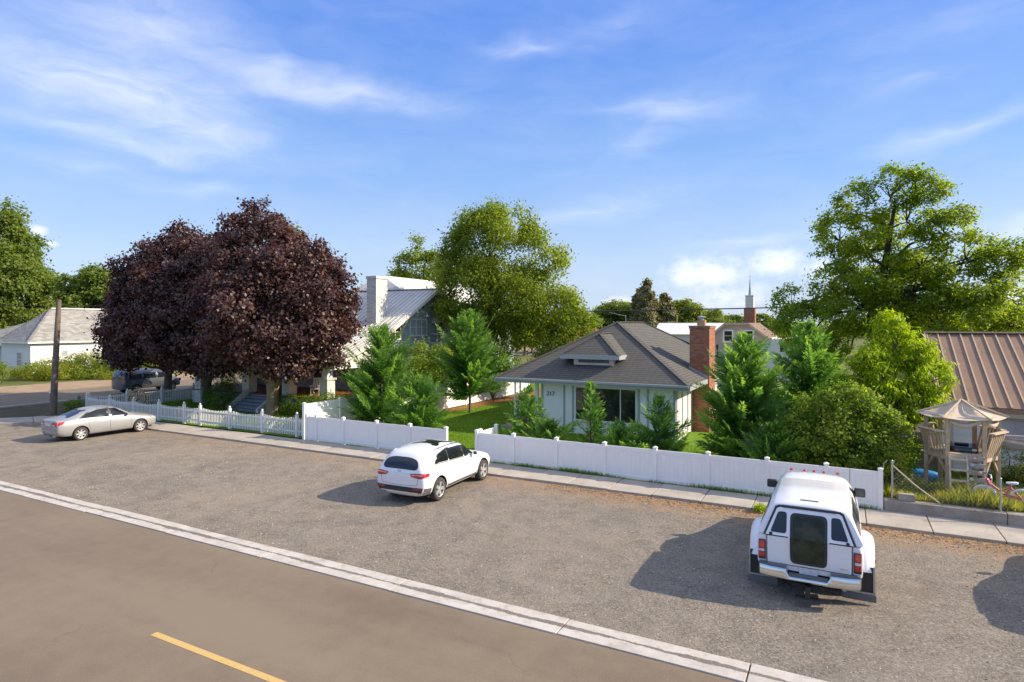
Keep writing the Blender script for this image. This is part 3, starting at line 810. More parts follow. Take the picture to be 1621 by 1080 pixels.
# taller roof behind, ridge running back
b = MB()
A, B_ = (-34.0, 40.6, 9.66), (-34.0, 52.2, 9.62)
b.add([(-41.0, 35.6, 5.6), (-27.6, 35.6 + 4.2, 5.7), (-27.6, 54, 5.7), (-41.0, 54, 5.6), A, B_], [(0, 1, 4), (1, 2, 5, 4), (2, 3, 5), (3, 0, 4, 5), (3, 2, 1, 0)])
mr = wb(b, 'upper_roof', 'pale_metal', H2)
b = MB(); b.box(-40.2, -28.4, 46.0, 53.4, 0, 5.75); wb(b, 'wall', 'blue_shingle', H2)
window_x(H2, 36.85, 38.95, 4.72, 5.98, xw, (0.34, 0.66), 'cream_trim', 'pale_glass', bars=1)
window_x(H2, 40.3, 41.35, 4.35, 5.98, xw, (), 'cream_trim', bars=1)
window_x(H2, 42.35, 43.3, 4.75, 5.75, xw, (), 'cream_trim')
window_x(H2, 34.45, 35.75, 4.5, 5.55, xw, (0.5,), 'cream_trim', bars=1)
window_x(H2, 38.0, 38.6, 6.75, 7.15, xw, (), 'blue_shingle')
window_x(H2, 40.2, 40.9, 6.35, 7.0, xw, (), 'cream_trim')
window_x(H2, 34.2, 36.2, 1.2, 2.8, xw, (0.5,), 'cream_trim', bars=1)
window_x(H2, 39.2, 41.2, 1.2, 2.8, xw, (0.5,), 'cream_trim', bars=1)
for (yy, zz, dy) in ((35.9, 6.30, 0), (39.95, 7.55, 0), (43.6, 5.85, 0)):
    b = MB(); b.beam((xw + .02, yy, zz - 1.15), (xo - .06, yy, zz - .10), .10, .13, up=(0, 1, 0)); b.beam((xw, yy, zz - .06), (xo - .04, yy, zz - .06), .10, .12)
    b.beam((xw + .04, yy, zz - 1.25), (xw + .04, yy, zz - .12), .10, .08)
    wb(b, 'roof_bracket', 'cream_trim', H2)
# small balcony under the upper door
b = MB(); b.box(xw, xw + 1.1, 39.5, 42.2, 4.0, 4.16); bal = wb(b, 'balcony', 'cream_trim', H2)
for yy in np.arange(39.56, 42.2, 0.19):
    g = MB(); g.box(xw + 1.02, xw + 1.07, yy, yy + .04, 4.16, 4.82); wb(g, 'baluster', 'cream_trim', bal)
g = MB(); g.box(xw + .98, xw + 1.10, 39.5, 42.2, 4.82, 4.89); wb(g, 'handrail', 'cream_trim', bal)
for yy in (39.52, 42.14):
    g = MB(); g.box(xw, xw + 1.0, yy, yy + .05, 4.78, 4.86); wb(g, 'handrail', 'cream_trim', bal)
# white brick chimney through the front slope
b = MB(); b.box(-30.42, -29.55, 34.5, 35.75, 4.6, 8.86); b.box(-30.47, -29.50, 34.45, 35.80, 8.86, 9.06); wb(b, 'chimney', 'white_brick', H2, bevel=.01)
# porch: floor, pillars, columns, beam, steps
b = MB(); b.box(-41.0, -28.0, 28.2, 32.6, 0.0, 0.92); wb(b, 'porch_base', 'grey_siding', H2)
b = MB(); b.box(-41.05, -27.95, 28.15, 32.58, 0.92, 0.99); wb(b, 'porch_floor', 'porch_red', H2)
for xx in (-28.3, -31.6, -35.4, -40.4):
    b = MB(); b.box(xx - .33, xx + .33, 28.15, 28.81, 0.0, 2.12); b.box(xx - .40, xx + .40, 28.08, 28.88, 2.12, 2.24); pil = wb(b, 'pillar', 'cream_trim', H2, bevel=.01)
    b = MB(); t0, t1 = .26, .19
    b.add([(xx - t0, 28.48 - t0, 2.24), (xx + t0, 28.48 - t0, 2.24), (xx + t0, 28.48 + t0, 2.24), (xx - t0, 28.48 + t0, 2.24), (xx - t1, 28.48 - t1, 2.92), (xx + t1, 28.48 - t1, 2.92), (xx + t1, 28.48 + t1, 2.92), (xx - t1, 28.48 + t1, 2.92)],
          [(0, 3, 2, 1), (4, 5, 6, 7), (0, 1, 5, 4), (1, 2, 6, 5), (2, 3, 7, 6), (3, 0, 4, 7)])
    wb(b, 'column', 'white_trim', pil)
b = MB(); b.box(-41.0, -27.9, 28.36, 28.62, 2.80, 3.04); wb(b, 'porch_beam', 'white_trim', H2)
b = MB(); b.box(-28.42, -28.2, 28.6, 32.6, 2.72, 2.96); wb(b, 'porch_beam', 'white_trim', H2)
b = MB(); b.prism([(-28.30, 28.5, 2.96), (-28.30, 32.6, 2.96), (-28.30, 32.6, 4.40)], (-.1, 0, 0)); wb(b, 'porch_gable', 'cream_trim', H2)
window_y(H2, -31.0, -29.4, 1.6, 2.8, 32.6, (0.5,), 'cream_trim')
b = MB(); b.box(-33.6, -32.6, 32.53, 32.6, 1.0, 2.95); wb(b, 'door', 'dark_timber', H2)
for i in range(5):
    b = MB(); b.box(-35.0, -32.4, 28.14 - (i + 1) * .3, 28.14 - i * .3 - .004, 0.0, 0.86 - i * .17); wb(b, 'step', 'grey_steps', H2, bevel=.01)
for xx in (-35.12, -32.28):
    b = MB(); b.prism([(xx - .1, 28.1, .0), (xx - .1, 26.5, .0), (xx - .1, 26.5, .28), (xx - .1, 28.1, 1.25)], (.2, 0, 0)); wb(b, 'step_wall', 'cream_trim', H2)
# porch chair
pc = thing('porch_chair', 'white slatted rocking chair on the red porch floor behind the hedge', 'chair', (-30.1, 29.3, 0.99), 0.5)
for sxx in (-.26, .26):
    b = MB(); b.tube([(sxx, -.45, .06), (sxx, -.1, .015), (sxx, .25, .03), (sxx, .5, .12)], .018, 6); b.build('rocker', 'white_trim', pc)
    b = MB(); b.beam((sxx, -.25, .03), (sxx, -.25, .62), .035, .035); b.build('leg', 'white_trim', pc)
    b = MB(); b.beam((sxx, .22, .03), (sxx, .40, 1.08), .035, .035); b.build('leg', 'white_trim', pc)
    b = MB(); b.box(sxx - .04, sxx + .04, -.3, .3, .62, .65); b.build('armrest', 'white_trim', pc)
for i in range(5):
    b = MB(); b.box(-.26, .26, -.27 + i * .1, -.19 + i * .1, .40, .42); b.build('seat_slat', 'white_trim', pc)
for i in range(5):
    b = MB(); b.beam((-.2 + i * .1, .25, .43), (-.2 + i * .1, .39, 1.05), .06, .015, up=(0, -1, 0)); b.build('back_slat', 'white_trim', pc)
b = MB(); b.beam((-.28, .395, 1.07), (.28, .395, 1.07), .03, .06); b.build('top_rail', 'white_trim', pc)

# ------------------------------------------------------------------ white house across the side street
H3 = thing('cottage', 'white lap-sided cottage with pale shingled hip roof across the side street', 'house', (-81.0, 34.6, 0))
b = MB(); b.box(-84.4, -78.0, 34.6, 47.5, 0.2, 3.55); wb(b, 'wall', 'white_siding', H3)
b = MB(); b.box(-84.3, -78.1, 34.7, 47.4, -0.03, 0.2); wb(b, 'foundation', 'old_concrete', H3)
r3 = hip_roof(H3, -84.9, -77.6, 34.2, 47.9, 3.62, 7.35, 'pale_shingle', run=3.9)
fascia_ring(H3, -84.9, -77.6, 34.2, 47.9, 3.46, 3.64, 'white_trim')
b = MB(); b.beam((-81.25, 38.1, 7.42), (-81.25, 44.0, 7.42), .3, .12); wb(b, 'ridge_cap', 'white_trim', r3)
window_y(H3, -80.9, -79.75, .95, 2.5, 34.6, (), 'white_trim', 'pale_glass', bars=1)
window_x(H3, 40.7, 41.7, .95, 2.75, -78.0, (), 'cream_trim', 'pale_glass', bars=1)
window_x(H3, 37.6, 38.3, 1.9, 2.6, -78.0, (), 'white_trim', 'pale_glass')
window_x(H3, 44.2, 45.3, .95, 2.6, -78.0, (), 'cream_trim', 'pale_glass', bars=1)
b = MB(); b.box(-96.0, -84.42, 36.2, 45.5, -0.03, 2.9); wb(b, 'wall', 'white_siding', H3)
hip_roof(H3, -96.5, -82.6, 35.0, 46.0, 3.52, 5.9, 'pale_shingle', ridge='x', name='wing_roof')
b = MB(); b.box(-96.5, -84.95, 34.95, 35.02, 3.05, 3.55); wb(b, 'fascia', 'white_trim', H3)
for xx in (-85.2, -88.6, -92.0):
    b = MB(); b.box(xx - .08, xx + .08, 35.05, 35.21, 0, 3.1); wb(b, 'porch_post', 'brown_rib', H3)
b = MB(); b.box(-86.6, -85.6, 36.12, 36.2, .1, 2.2); wb(b, 'door', 'brown_metal', H3)

# ------------------------------------------------------------------ house with the brown ribbed metal roof
H4 = thing('metal_roof_house', 'white-sided house with brown ribbed metal roof behind the wooden play fort', 'house', (9.0, 26.9, 0.34))
b = MB()
b.prism([(3.45, 26.9, .30), (3.45, 36.0, .30), (3.45, 36.0, 2.7), (3.45, 31.45, 4.95), (3.45, 26.9, 2.7)], (14.0, 0, 0)); wb(b, 'wall', 'white_trim', H4)
for i in range(7):     # wide lap boards, each leaning out over the one below
    z0 = .32 + i * .34; b = MB(); b.prism([(3.44, 26.90, z0), (3.44, 26.865, z0), (3.44, 26.888, min(z0 + .345, 2.70)), (3.44, 26.90, min(z0 + .345, 2.70))], (14.02, 0, 0)); wb(b, 'siding_board', 'lap_paint', H4)
for (ya, za, yc, zc) in ((26.4, 2.74, 31.45, 5.22), (36.5, 2.74, 31.45, 5.22)):
    ro = MB(); sg = 1 if yc > ya else -1
    n = Vector((0, -(zc - za) * 1, abs(yc - ya)))
    d = Vector((0, yc - ya, zc - za)).normalized(); nn = Vector((0, -d.z * sg, abs(d.y))) * 0.08
    ro.add([(3.02, ya, za), (17.9, ya, za), (17.9, yc, zc), (3.02, yc, zc), (3.02, ya - nn.y, za - nn.z), (17.9, ya - nn.y, za - nn.z), (17.9, yc - nn.y, zc - nn.z), (3.02, yc - nn.y, zc - nn.z)],
           [(0, 1, 2, 3), (7, 6, 5, 4), (0, 4, 5, 1), (1, 5, 6, 2), (2, 6, 7, 3), (3, 7, 4, 0)])
    rr = wb(ro, 'roof', 'brown_metal', H4)
    g0 = MB(); g0.beam(Vector((0, ya, za)) + nn * .3, Vector((0, yc, zc)) + nn * .3, .045, .045, up=tuple(nn)); me_ = mesh_of(g0, 'rib', 'brown_rib')
    for i in range(39): link('rib', me_, rr, (3.08 + i * .385 - 9.0, -26.9, -.34))
b = MB(); b.beam((3.0, 31.45, 5.25), (17.9, 31.45, 5.25), .34, .05); wb(b, 'ridge_cap', 'brown_rib', H4)
b = MB(); b.beam((3.0, 26.38, 2.70), (3.0, 31.45, 5.19), .05, .2, up=(0, -1, 2)); wb(b, 'barge_board', 'brown_rib', H4)
b = MB(); b.box(3.02, 17.9, 26.36, 26.42, 2.56, 2.70); wb(b, 'gutter', 'brown_metal', H4)
window_y(H4, 4.62, 5.75, 1.38, 2.34, 26.85, (), 'brown_rib', 'pale_glass')

# ------------------------------------------------------------------ far buildings
H5 = thing('tan_house', 'tan house with two white-framed gable windows beyond the brick chimney', 'house', (-10.5, 73.5, 0))
b = MB(); b.prism([(-15.2, 73.5, 0), (-6.6, 73.5, 0), (-6.6, 73.5, 3.4), (-9.4, 73.5, 5.55), (-11.9, 73.5, 5.55), (-15.2, 73.5, 2.7)], (0, 10, 0)); wb(b, 'wall', 'tan_siding', H5)
for a, c in (((-15.6, 2.45), (-11.9, 5.72)), ((-11.9, 5.72), (-9.4, 5.72)), ((-9.4, 5.72), (-5.9, 3.0))):
    b = MB(); b.prism([(a[0], 73.1, a[1]), (c[0], 73.1, c[1]), (c[0], 73.1, c[1] - .16), (a[0], 73.1, a[1] - .16)], (0, 11, 0)); wb(b, 'roof', 'brown_shingle', H5)
    b = MB(); b.beam((a[0], 73.07, a[1] - .1), (c[0], 73.07, c[1] - .1), .05, .22, up=(0, 0, 1)); wb(b, 'barge_board', 'brown_rib', H5)
for xx in (-12.15, -9.95): window_y(H5, xx, xx + 1.15, 3.55, 4.95, 73.5, (), 'white_trim', t=.16, bars=1)
window_y(H5, -13.6, -13.0, 3.5, 4.4, 73.5, (), 'white_trim', 'pale_glass', t=.12)
H6 = thing('white_annex', 'low white building with a single-slope wall in front of the tan house', 'building', (-8.0, 66.0, 0))
b = MB(); b.prism([(-13.6, 66, 0), (-3.6, 66, 0), (-3.6, 66, 4.3), (-6.3, 66, 4.05), (-13.6, 66, 2.1)], (0, 5.5, 0)); wb(b, 'wall', 'white_trim', H6)
b = MB(); b.prism([(-13.8, 65.8, 2.12), (-6.3, 65.8, 4.12), (-6.3, 65.8, 4.24), (-13.8, 65.8, 2.24)], (0, 6, 0)); wb(b, 'roof', 'cream_trim', H6)
window_y(H6, -5.6, -4.8, 2.8, 3.8, 66.0, (), 'white_trim')
for xx in (-11.4, -10.4):
    b = MB(); b.tube([(xx, 65.7, 0), (xx, 65.7, 3.4)], .07, 8); b.box(xx - .1, xx + .1, 65.6, 65.8, 3.1, 3.5); wb(b, 'service_mast', 'black_iron', H6)
H7 = thing('church', 'brick church tower with white belfry and slender spire against the clouds', 'church', (-21.4, 170, 0))
b = MB(); b.box(-22.75, -20.1, 168.8, 171.4, 0, 9.7); wb(b, 'tower', 'brick', H7)
b = MB(); b.box(-22.4, -20.45, 169.1, 171.0, 9.7, 13.0); b.box(-22.5, -20.35, 169.0, 171.1, 12.75, 12.95); wb(b, 'belfry', 'cream_trim', H7)
b = MB(); b.lathe([(.42, 13.0), (.30, 14.2), (.06, 17.3), (0, 17.35)], 8, Matrix.Translation((-21.4, 170, 0))); sp = wb(b, 'spire', 'galvanised', H7)
b = MB(); b.box(-21.43, -21.37, 169.97, 170.03, 17.3, 18.2); b.box(-21.65, -21.15, 169.97, 170.03, 17.8, 17.87); wb(b, 'cross', 'galvanised', sp)
b = MB(); b.box(-20.05, -2.0, 168, 186, 0, 4.0); wb(b, 'nave', 'brick', H7)
b = MB(); b.prism([(-20.0, 167.5, 4.0), (-1.5, 167.5, 4.0), (-10.7, 167.5, 6.1)], (0, 19, 0)); wb(b, 'nave_roof', 'brown_shingle', H7)
H8 = thing('red_roof_house', 'house with faded red roof half hidden by the tall green tree', 'house', (-27.6, 70.5, 0))
b = MB(); b.box(-31.2, -23.8, 68.8, 76, 0, 3.3); wb(b, 'wall', 'white_siding', H8)
hip_roof(H8, -31.8, -23.2, 68.2, 76.6, 3.3, 5.05, 'red_shingle', ridge='x')
H9 = thing('white_roof_shed', 'long shed with a white metal roof beyond the grey hip roof', 'shed', (-19.5, 91, 0))
b = MB(); b.box(-24.6, -12, 91, 98, 0, 4.1); wb(b, 'wall', 'cream_trim', H9)
b = MB(); b.prism([(-25, 90.6, 4.1), (-25, 98.4, 4.1), (-25, 94.5, 5.75)], (13.5, 0, 0)); wb(b, 'roof', 'white_trim', H9)

# ------------------------------------------------------------------ pole and cables
mat('pole_wood', (0.155, 0.120, 0.090), 0.85, 0.25, 3.0, 0.4, 20)
up_ = thing('utility_pole', 'leaning brown wooden pole on the corner behind the silver sedan', 'pole', (-42.95, 20.25, 0))
b = MB(); b.tube([(0, 0, -.1), (.09, .04, 2.0), (.22, .1, 4.6), (.36, .16, 7.1)], [.20, .18, .155, .13], 14); b.build('shaft', 'pole_wood', up_, smooth=50)
b = MB(); b.box(.12, .24, -.12, .02, 3.3, 3.5); b.build('meter_box', 'galvanised', up_, bevel=.01)
b = MB(); b.box(.0, .12, -.22, -.17, 1.35, 1.55); b.build('number_plate', 'white_trim', up_)
for i in range(4):
    b = MB(); b.tube([(.14 + .02 * i, .0, 2.9 + i * .45), (.32 + .02 * i, -.08, 2.92 + i * .45)], .014, 5); b.build('step_bolt', 'galvanised', up_)
def cable(label, a, c, sag, r=0.02):
    a, c = Vector(a), Vector(c)
    pts = [a.lerp(c, t) - Vector((0, 0, sag * 4 * t * (1 - t))) for t in np.linspace(0, 1, 25)]
    b = MB(); b.tube([p - a for p in pts], r, 5)
    tag(b.build('power_cable', 'black_iron', loc=a), label, 'cable', 'overhead power cables')
cable('overhead cable passing above the grey roof and the church tower', (-45, 46.2, 6.6), (60, 102.5, 10.2), 0.75, 0.06)
cable('lower overhead cable behind the brown metal roof at the right edge', (-2.0, 69.3, 6.55), (60, 102.5, 5.2), 0.3, 0.03)
cable('thin cable crossing the tall tree at the far left edge', (-130, 15.4, 8.6), (-70, 47.5, 7.8), 0.3, 0.03)

# ------------------------------------------------------------------ vehicles
def veh_mats():
    def paint(name, col, metal=0.0, rough=0.32):
        m, k, bs, _ = new_mat(name)
        v = coords(k)
        f = k.noise(v, 2.0, 4, 0.6)
        x, y, z = k.sep(k.node('ShaderNodeTexCoord').outputs['Object'])
        c = k.ramp(f, [(0.3, tuple(q * 0.95 for q in col)), (0.7, col)])
        dirt = k.m('MULTIPLY', k.ramp(z, [(0.25, 1.0), (0.75, 0.0)]), k.ramp(k.noise(v, 6, 4, 0.7), [(0.35, 0.0), (0.7, 0.35)]))
        c = k.mix(dirt, c, (0.32, 0.27, 0.22))
        k.l.new(c, bs.inputs['Base Color'])
        bs.inputs['Metallic'].default_value = metal; bs.inputs['Roughness'].default_value = rough
        bs.inputs['Coat Weight'].default_value = 0.6; bs.inputs['Coat Roughness'].default_value = 0.10
    paint('white_paint', (0.80, 0.80, 0.80))
    paint('truck_paint', (0.78, 0.785, 0.80), rough=0.4)
    paint('silver_paint', (0.345, 0.345, 0.345), 0.3, 0.46)
    paint('grey_paint', (0.10, 0.11, 0.125), 0.4, 0.35)
    m, k, bs, _ = new_mat('car_glass')
    bs.inputs['Base Color'].default_value = (0.012, 0.015, 0.018, 1); bs.inputs['Roughness'].default_value = 0.03; bs.inputs['Specular IOR Level'].default_value = 0.75
    m, k, bs, _ = new_mat('tinted_glass')
    bs.inputs['Base Color'].default_value = (0.03, 0.036, 0.04, 1); bs.inputs['Roughness'].default_value = 0.10; bs.inputs['Specular IOR Level'].default_value = 0.5
    m, k, bs, _ = new_mat('screen_glass')
    v = coords(k, 'Object')
    k.l.new(k.ramp(k.noise(v, 3.5, 4, 0.6), [(0.3, (0.012, 0.016, 0.010)), (0.55, (0.035, 0.045, 0.025)), (0.75, (0.07, 0.06, 0.04))]), bs.inputs['Base Color'])
    bs.inputs['Roughness'].default_value = 0.12; bs.inputs['Specular IOR Level'].default_value = 0.22
    mat('tyre', (0.045, 0.042, 0.040), 0.85, 0.15, 5)
    mat('alloy', (0.50, 0.50, 0.49), 0.45, 0.06, 6, metal=0.6)
    mat('black_plastic', (0.028, 0.028, 0.030), 0.55, 0.1, 5)
    mat('grey_plastic', (0.12, 0.12, 0.125), 0.55, 0.1, 5)
    mat('chrome', (0.72, 0.72, 0.71), 0.16, 0.06, 4, metal=0.95)
    mat('well_dark', (0.012, 0.012, 0.012), 0.9)
    mat('rubber_flap', (0.035, 0.033, 0.032), 0.8)
    mat('amber_lens', (0.6, 0.16, 0.02), 0.2, coat=0.6)
    mat('plate', (0.55, 0.58, 0.62), 0.4, 0.12, 12)
    m, k, bs, _ = new_mat('red_lens')
    v = coords(k)
    k.l.new(k.ramp(k.noise(v, 9, 2), [(0.35, (0.32, 0.006, 0.010)), (0.65, (0.62, 0.02, 0.025))]), bs.inputs['Base Color'])
    bs.inputs['Roughness'].default_value = 0.12; bs.inputs['Coat Weight'].default_value = 1.0
    mat('clear_lens', (0.62, 0.58, 0.56), 0.1, 0.2, 14, coat=1.0)
veh_mats()

def pchip(xk, yk, x):
    xk = np.asarray(xk, float); yk = np.asarray(yk, float)
    h = np.diff(xk); d = np.diff(yk) / h
    m = np.zeros(len(xk)); m[0], m[-1] = d[0], d[-1]
    for i in range(1, len(xk) - 1):
        m[i] = 0 if d[i - 1] * d[i] <= 0 else 3 * (h[i - 1] + h[i]) / ((2 * h[i] + h[i - 1]) / d[i - 1] + (h[i] + 2 * h[i - 1]) / d[i])
    i = np.clip(np.searchsorted(xk, x) - 1, 0, len(h) - 1)
    t = (x - xk[i]) / h[i]
    return (2*t**3-3*t**2+1)*yk[i] + (t**3-2*t**2+t)*h[i]*m[i] + (-2*t**3+3*t**2)*yk[i+1] + (t**3-t**2)*h[i]*m[i+1]

def loft_body(yk, rows, ys):
    """rows: list of (x keys, z keys) from the floor centre up to the roof centre, mirrored"""
    ys = np.asarray(ys, float)
    X = np.array([pchip(yk, r[0], ys) for r in rows]); Z = np.array([pchip(yk, r[1], ys) for r in rows])
    K = len(rows); mb = MB(); n = 2 * K - 2
    for j, y in enumerate(ys):
        ring = [(X[i, j], y, Z[i, j]) for i in range(K)] + [(-X[i, j], y, Z[i, j]) for i in range(K - 2, 0, -1)]
        mb.v.extend(ring)
    for j in range(len(ys) - 1):
        for i in range(n):
            mb.f.append((j * n + i, j * n + (i + 1) % n, (j + 1) * n + (i + 1) % n, (j + 1) * n + i)); mb.mi.append(0)
    # end caps closed by quads across the ring
    for j in (0, len(ys) - 1):
        for i in range(K - 1):
            a, b2 = j * n + i, j * n + i + 1
            c, d = j * n + (n - i - 1) % n, j * n + (n - i) % n
            q = [a, b2, c, d]; q2 = []
            for t in q:
                if t not in q2: q2.append(t)
            if len(q2) >= 3: mb.f.append(tuple(q2)); mb.mi.append(0)
    return mb

def finish_body(mb, name, mats, root, sub, cutters):
    """smooth by subdivision, cut the wheel arches, keep as a plain mesh"""
    o = mb.build(name, mats, root, smooth=60)
    md = o.modifiers.new('s', 'SUBSURF'); md.levels = sub; md.render_levels = sub
    cut = []
    for c in cutters:
        c.hide_render = True
        bo = o.modifiers.new('b', 'BOOLEAN'); bo.operation = 'DIFFERENCE'; bo.solver = 'EXACT'; bo.object = c
        cut.append(c)
    bpy.context.view_layer.update()
    me = bpy.data.meshes.new_from_object(o.evaluated_get(bpy.context.evaluated_depsgraph_get()))
    o.modifiers.clear(); o.data = me
    for c in cut: bpy.data.objects.remove(c, do_unlink=True)
    me.set_sharp_from_angle(angle=R(38))
    return o
def arch_cutter(root, x, y, z, r, w, s):
    b = MB(); b.lathe([(0.0, -w / 2), (r, -w / 2), (r, w / 2), (0.0, w / 2)], 28, Matrix.Translation((x, y, z)) @ Matrix.Rotation(PI / 2, 4, 'Y'), mi=0)
    o = b.build('cutter', 'well_dark', root); return o

def bvh_of(o):
    me = o.data
    return BVHTree.FromPolygons([v.co[:] for v in me.vertices], [p.vertices[:] for p in me.polygons])
def rounded(poly, r, n=5):
    out = []; N = len(poly)
    for i in range(N):
        p = Vector(poly[i]); a = Vector(poly[i - 1]); c = Vector(poly[(i + 1) % N])
        ra = min(r, (a - p).length * .45); rc = min(r, (c - p).length * .45)
        s = p + (a - p).normalized() * ra; e = p + (c - p).normalized() * rc
        for t in np.linspace(0, 1, n): out.append(s * (1 - t) ** 2 + p * 2 * t * (1 - t) + e * t * t)
    return out
AX = {'+x': (Vector((-1, 0, 0)), lambda a, b: Vector((3, a, b))), '-x': (Vector((1, 0, 0)), lambda a, b: Vector((-3, a, b))),
      '-y': (Vector((0, 1, 0)), lambda a, b: Vector((a, -6, b))), '+y': (Vector((0, -1, 0)), lambda a, b: Vector((a, 9, b))),
      '+z': (Vector((0, 0, -1)), lambda a, b: Vector((a, b, 4)))}
def project(bv, axis, pts, off):
    d, mk = AX[axis]; out = []; last = None
    for a, b in pts:
        hit = bv.ray_cast(mk(a, b), d)
        if hit[0] is None:
            nb = bv.find_nearest(mk(a, b) + d * (3 if axis[1] == 'x' else 5)); hit = nb
        n = hit[1]
        if n.dot(d) > 0: n = -n
        n = (n - d * 1.0).normalized()
        out.append(hit[0] + n * off)
    return out
def decal(name, outline, axis, bv, m, root, off=0.006, rings=4, skirt=0.012, mirror=False, center=None):
    """a panel that follows the body surface (glass, lamp, trim), with a turned-down rim"""
    P = [Vector(p) for p in outline]; n = len(P)
    c = Vector(center) if center else sum(P, Vector((0, 0))) / n
    pts = []
    for r_ in range(rings + 1):
        s = 1 - r_ / (rings + .6)
        pts += [c + (p - c) * s for p in P]
    pts.append(c)
    q = project(bv, axis, [(p.x, p.y) for p in pts], off)
    sk = project(bv, axis, [(p.x, p.y) for p in P], off - skirt)
    mb = MB(); v = q + sk; f = []
    for r_ in range(rings):
        for i in range(n): f.append((r_ * n + i, r_ * n + (i + 1) % n, (r_ + 1) * n + (i + 1) % n, (r_ + 1) * n + i))
    for i in range(n): f.append((rings * n + i, rings * n + (i + 1) % n, (rings + 1) * n))
    o0 = (rings + 1) * n + 1
    for i in range(n): f.append((i, o0 + i, o0 + (i + 1) % n, (i + 1) % n))
    mb.add(v, f)
    if mirror: mb.v = [(-x, y, z) for x, y, z in mb.v]
    return mb.build(name, m, root, smooth=45)
def strip(name, top, bot, axis, bv, m, root, off=0.006, skirt=0.012, rows=2, mirror=False):
    n = len(top); pts = []
    for r_ in range(rows + 1):
        t = r_ / rows
        pts += [(a[0] * (1 - t) + b[0] * t, a[1] * (1 - t) + b[1] * t) for a, b in zip(top, bot)]
    q = project(bv, axis, pts, off)
    edge = list(range(n)) + [r_ * n + n - 1 for r_ in range(1, rows + 1)] + [rows * n + i for i in range(n - 2, -1, -1)] + [r_ * n for r_ in range(rows - 1, 0, -1)]
    sk = project(bv, axis, [pts[i] for i in edge], off - skirt)
    mb = MB(); f = []
    for r_ in range(rows):
        for i in range(n - 1): f.append((r_ * n + i, r_ * n + i + 1, (r_ + 1) * n + i + 1, (r_ + 1) * n + i))
    o0 = len(q)
    for i in range(len(edge)): f.append((edge[i], o0 + i, o0 + (i + 1) % len(edge), edge[(i + 1) % len(edge)]))
    mb.add(q + sk, f)
    if mirror: mb.v = [(-x, y, z) for x, y, z in mb.v]
    return mb.build(name, m, root, smooth=45)
def lin(a, b, n): return [(a[0] + (b[0] - a[0]) * t, a[1] + (b[1] - a[1]) * t) for t in np.linspace(0, 1, n)]
def poly_line(pts, n):
    yy = [p[0] for p in pts]; t = np.linspace(0, 1, n)
    s = np.linspace(0, 1, len(pts)); return list(zip(np.interp(t, s, yy), np.interp(t, s, [p[1] for p in pts])))

def wheel(root, x, y, r, w, side, spokes=5, rim_m='alloy', rr=0.66, name='wheel', steel=False):
    """wheel: dark hub barrel, with tyre and rim as its pieces; side +1 shows towards +x"""
    M = Matrix.Translation((x, y, r)) @ Matrix.Rotation(PI / 2 * side, 4, 'Y')
    b = MB(); b.lathe([(0, -.05), (r * rr * .98, -.05), (r * rr * .98, -.03), (0, -.03)], 24, M)
    wh = b.build(name, 'well_dark', root)
    h = w / 2
    b = MB(); b.lathe([(r * rr, -h * .9), (r * .88, -h), (r * .97, -h * .82), (r, -h * .5), (r, h * .5), (r * .97, h * .82), (r * .88, h), (r * rr, h * .9), (r * rr * .97, h * .6), (r * rr * .97, -h * .6)], 36, M, closed=True)
    b.build('tyre', 'tyre', wh, smooth=45)
    R0 = r * rr
    b = MB(); b.lathe([(R0 * 1.0, h * .92), (R0 * .93, h * .86), (R0 * .90, h * .3), (R0 * .98, h * .2)], 36, M)
    z1, z0 = h * .78, h * .35
    for i in range(spokes):
        a = 2 * PI * i / spokes + .3
        ca, sa = math.cos(a), math.sin(a)
        wi, wo = R0 * .20, R0 * (.15 if spokes > 5 else .22)
        pts = []
        for (rad, ww, zt) in ((R0 * .12, wi, z1 * .92), (R0 * .95, wo, z1)):
            for sg in (-1, 1): pts.append((rad * ca - sg * ww * sa, rad * sa + sg * ww * ca, zt))
        lo = [(p, q, z0) for p, q, _ in pts]
        vv = [M @ Vector(p) for p in pts + lo]
        b.add(vv, [(0, 1, 3, 2), (0, 2, 6, 4), (1, 5, 7, 3), (2, 3, 7, 6), (0, 4, 5, 1)])
    b.lathe([(0, z1 * 1.02), (R0 * .14, z1 * 1.0), (R0 * .24, z1 * .9), (R0 * .24, z0)], 18, M)
    b.build('rim', rim_m, wh, smooth=40)
    return wh

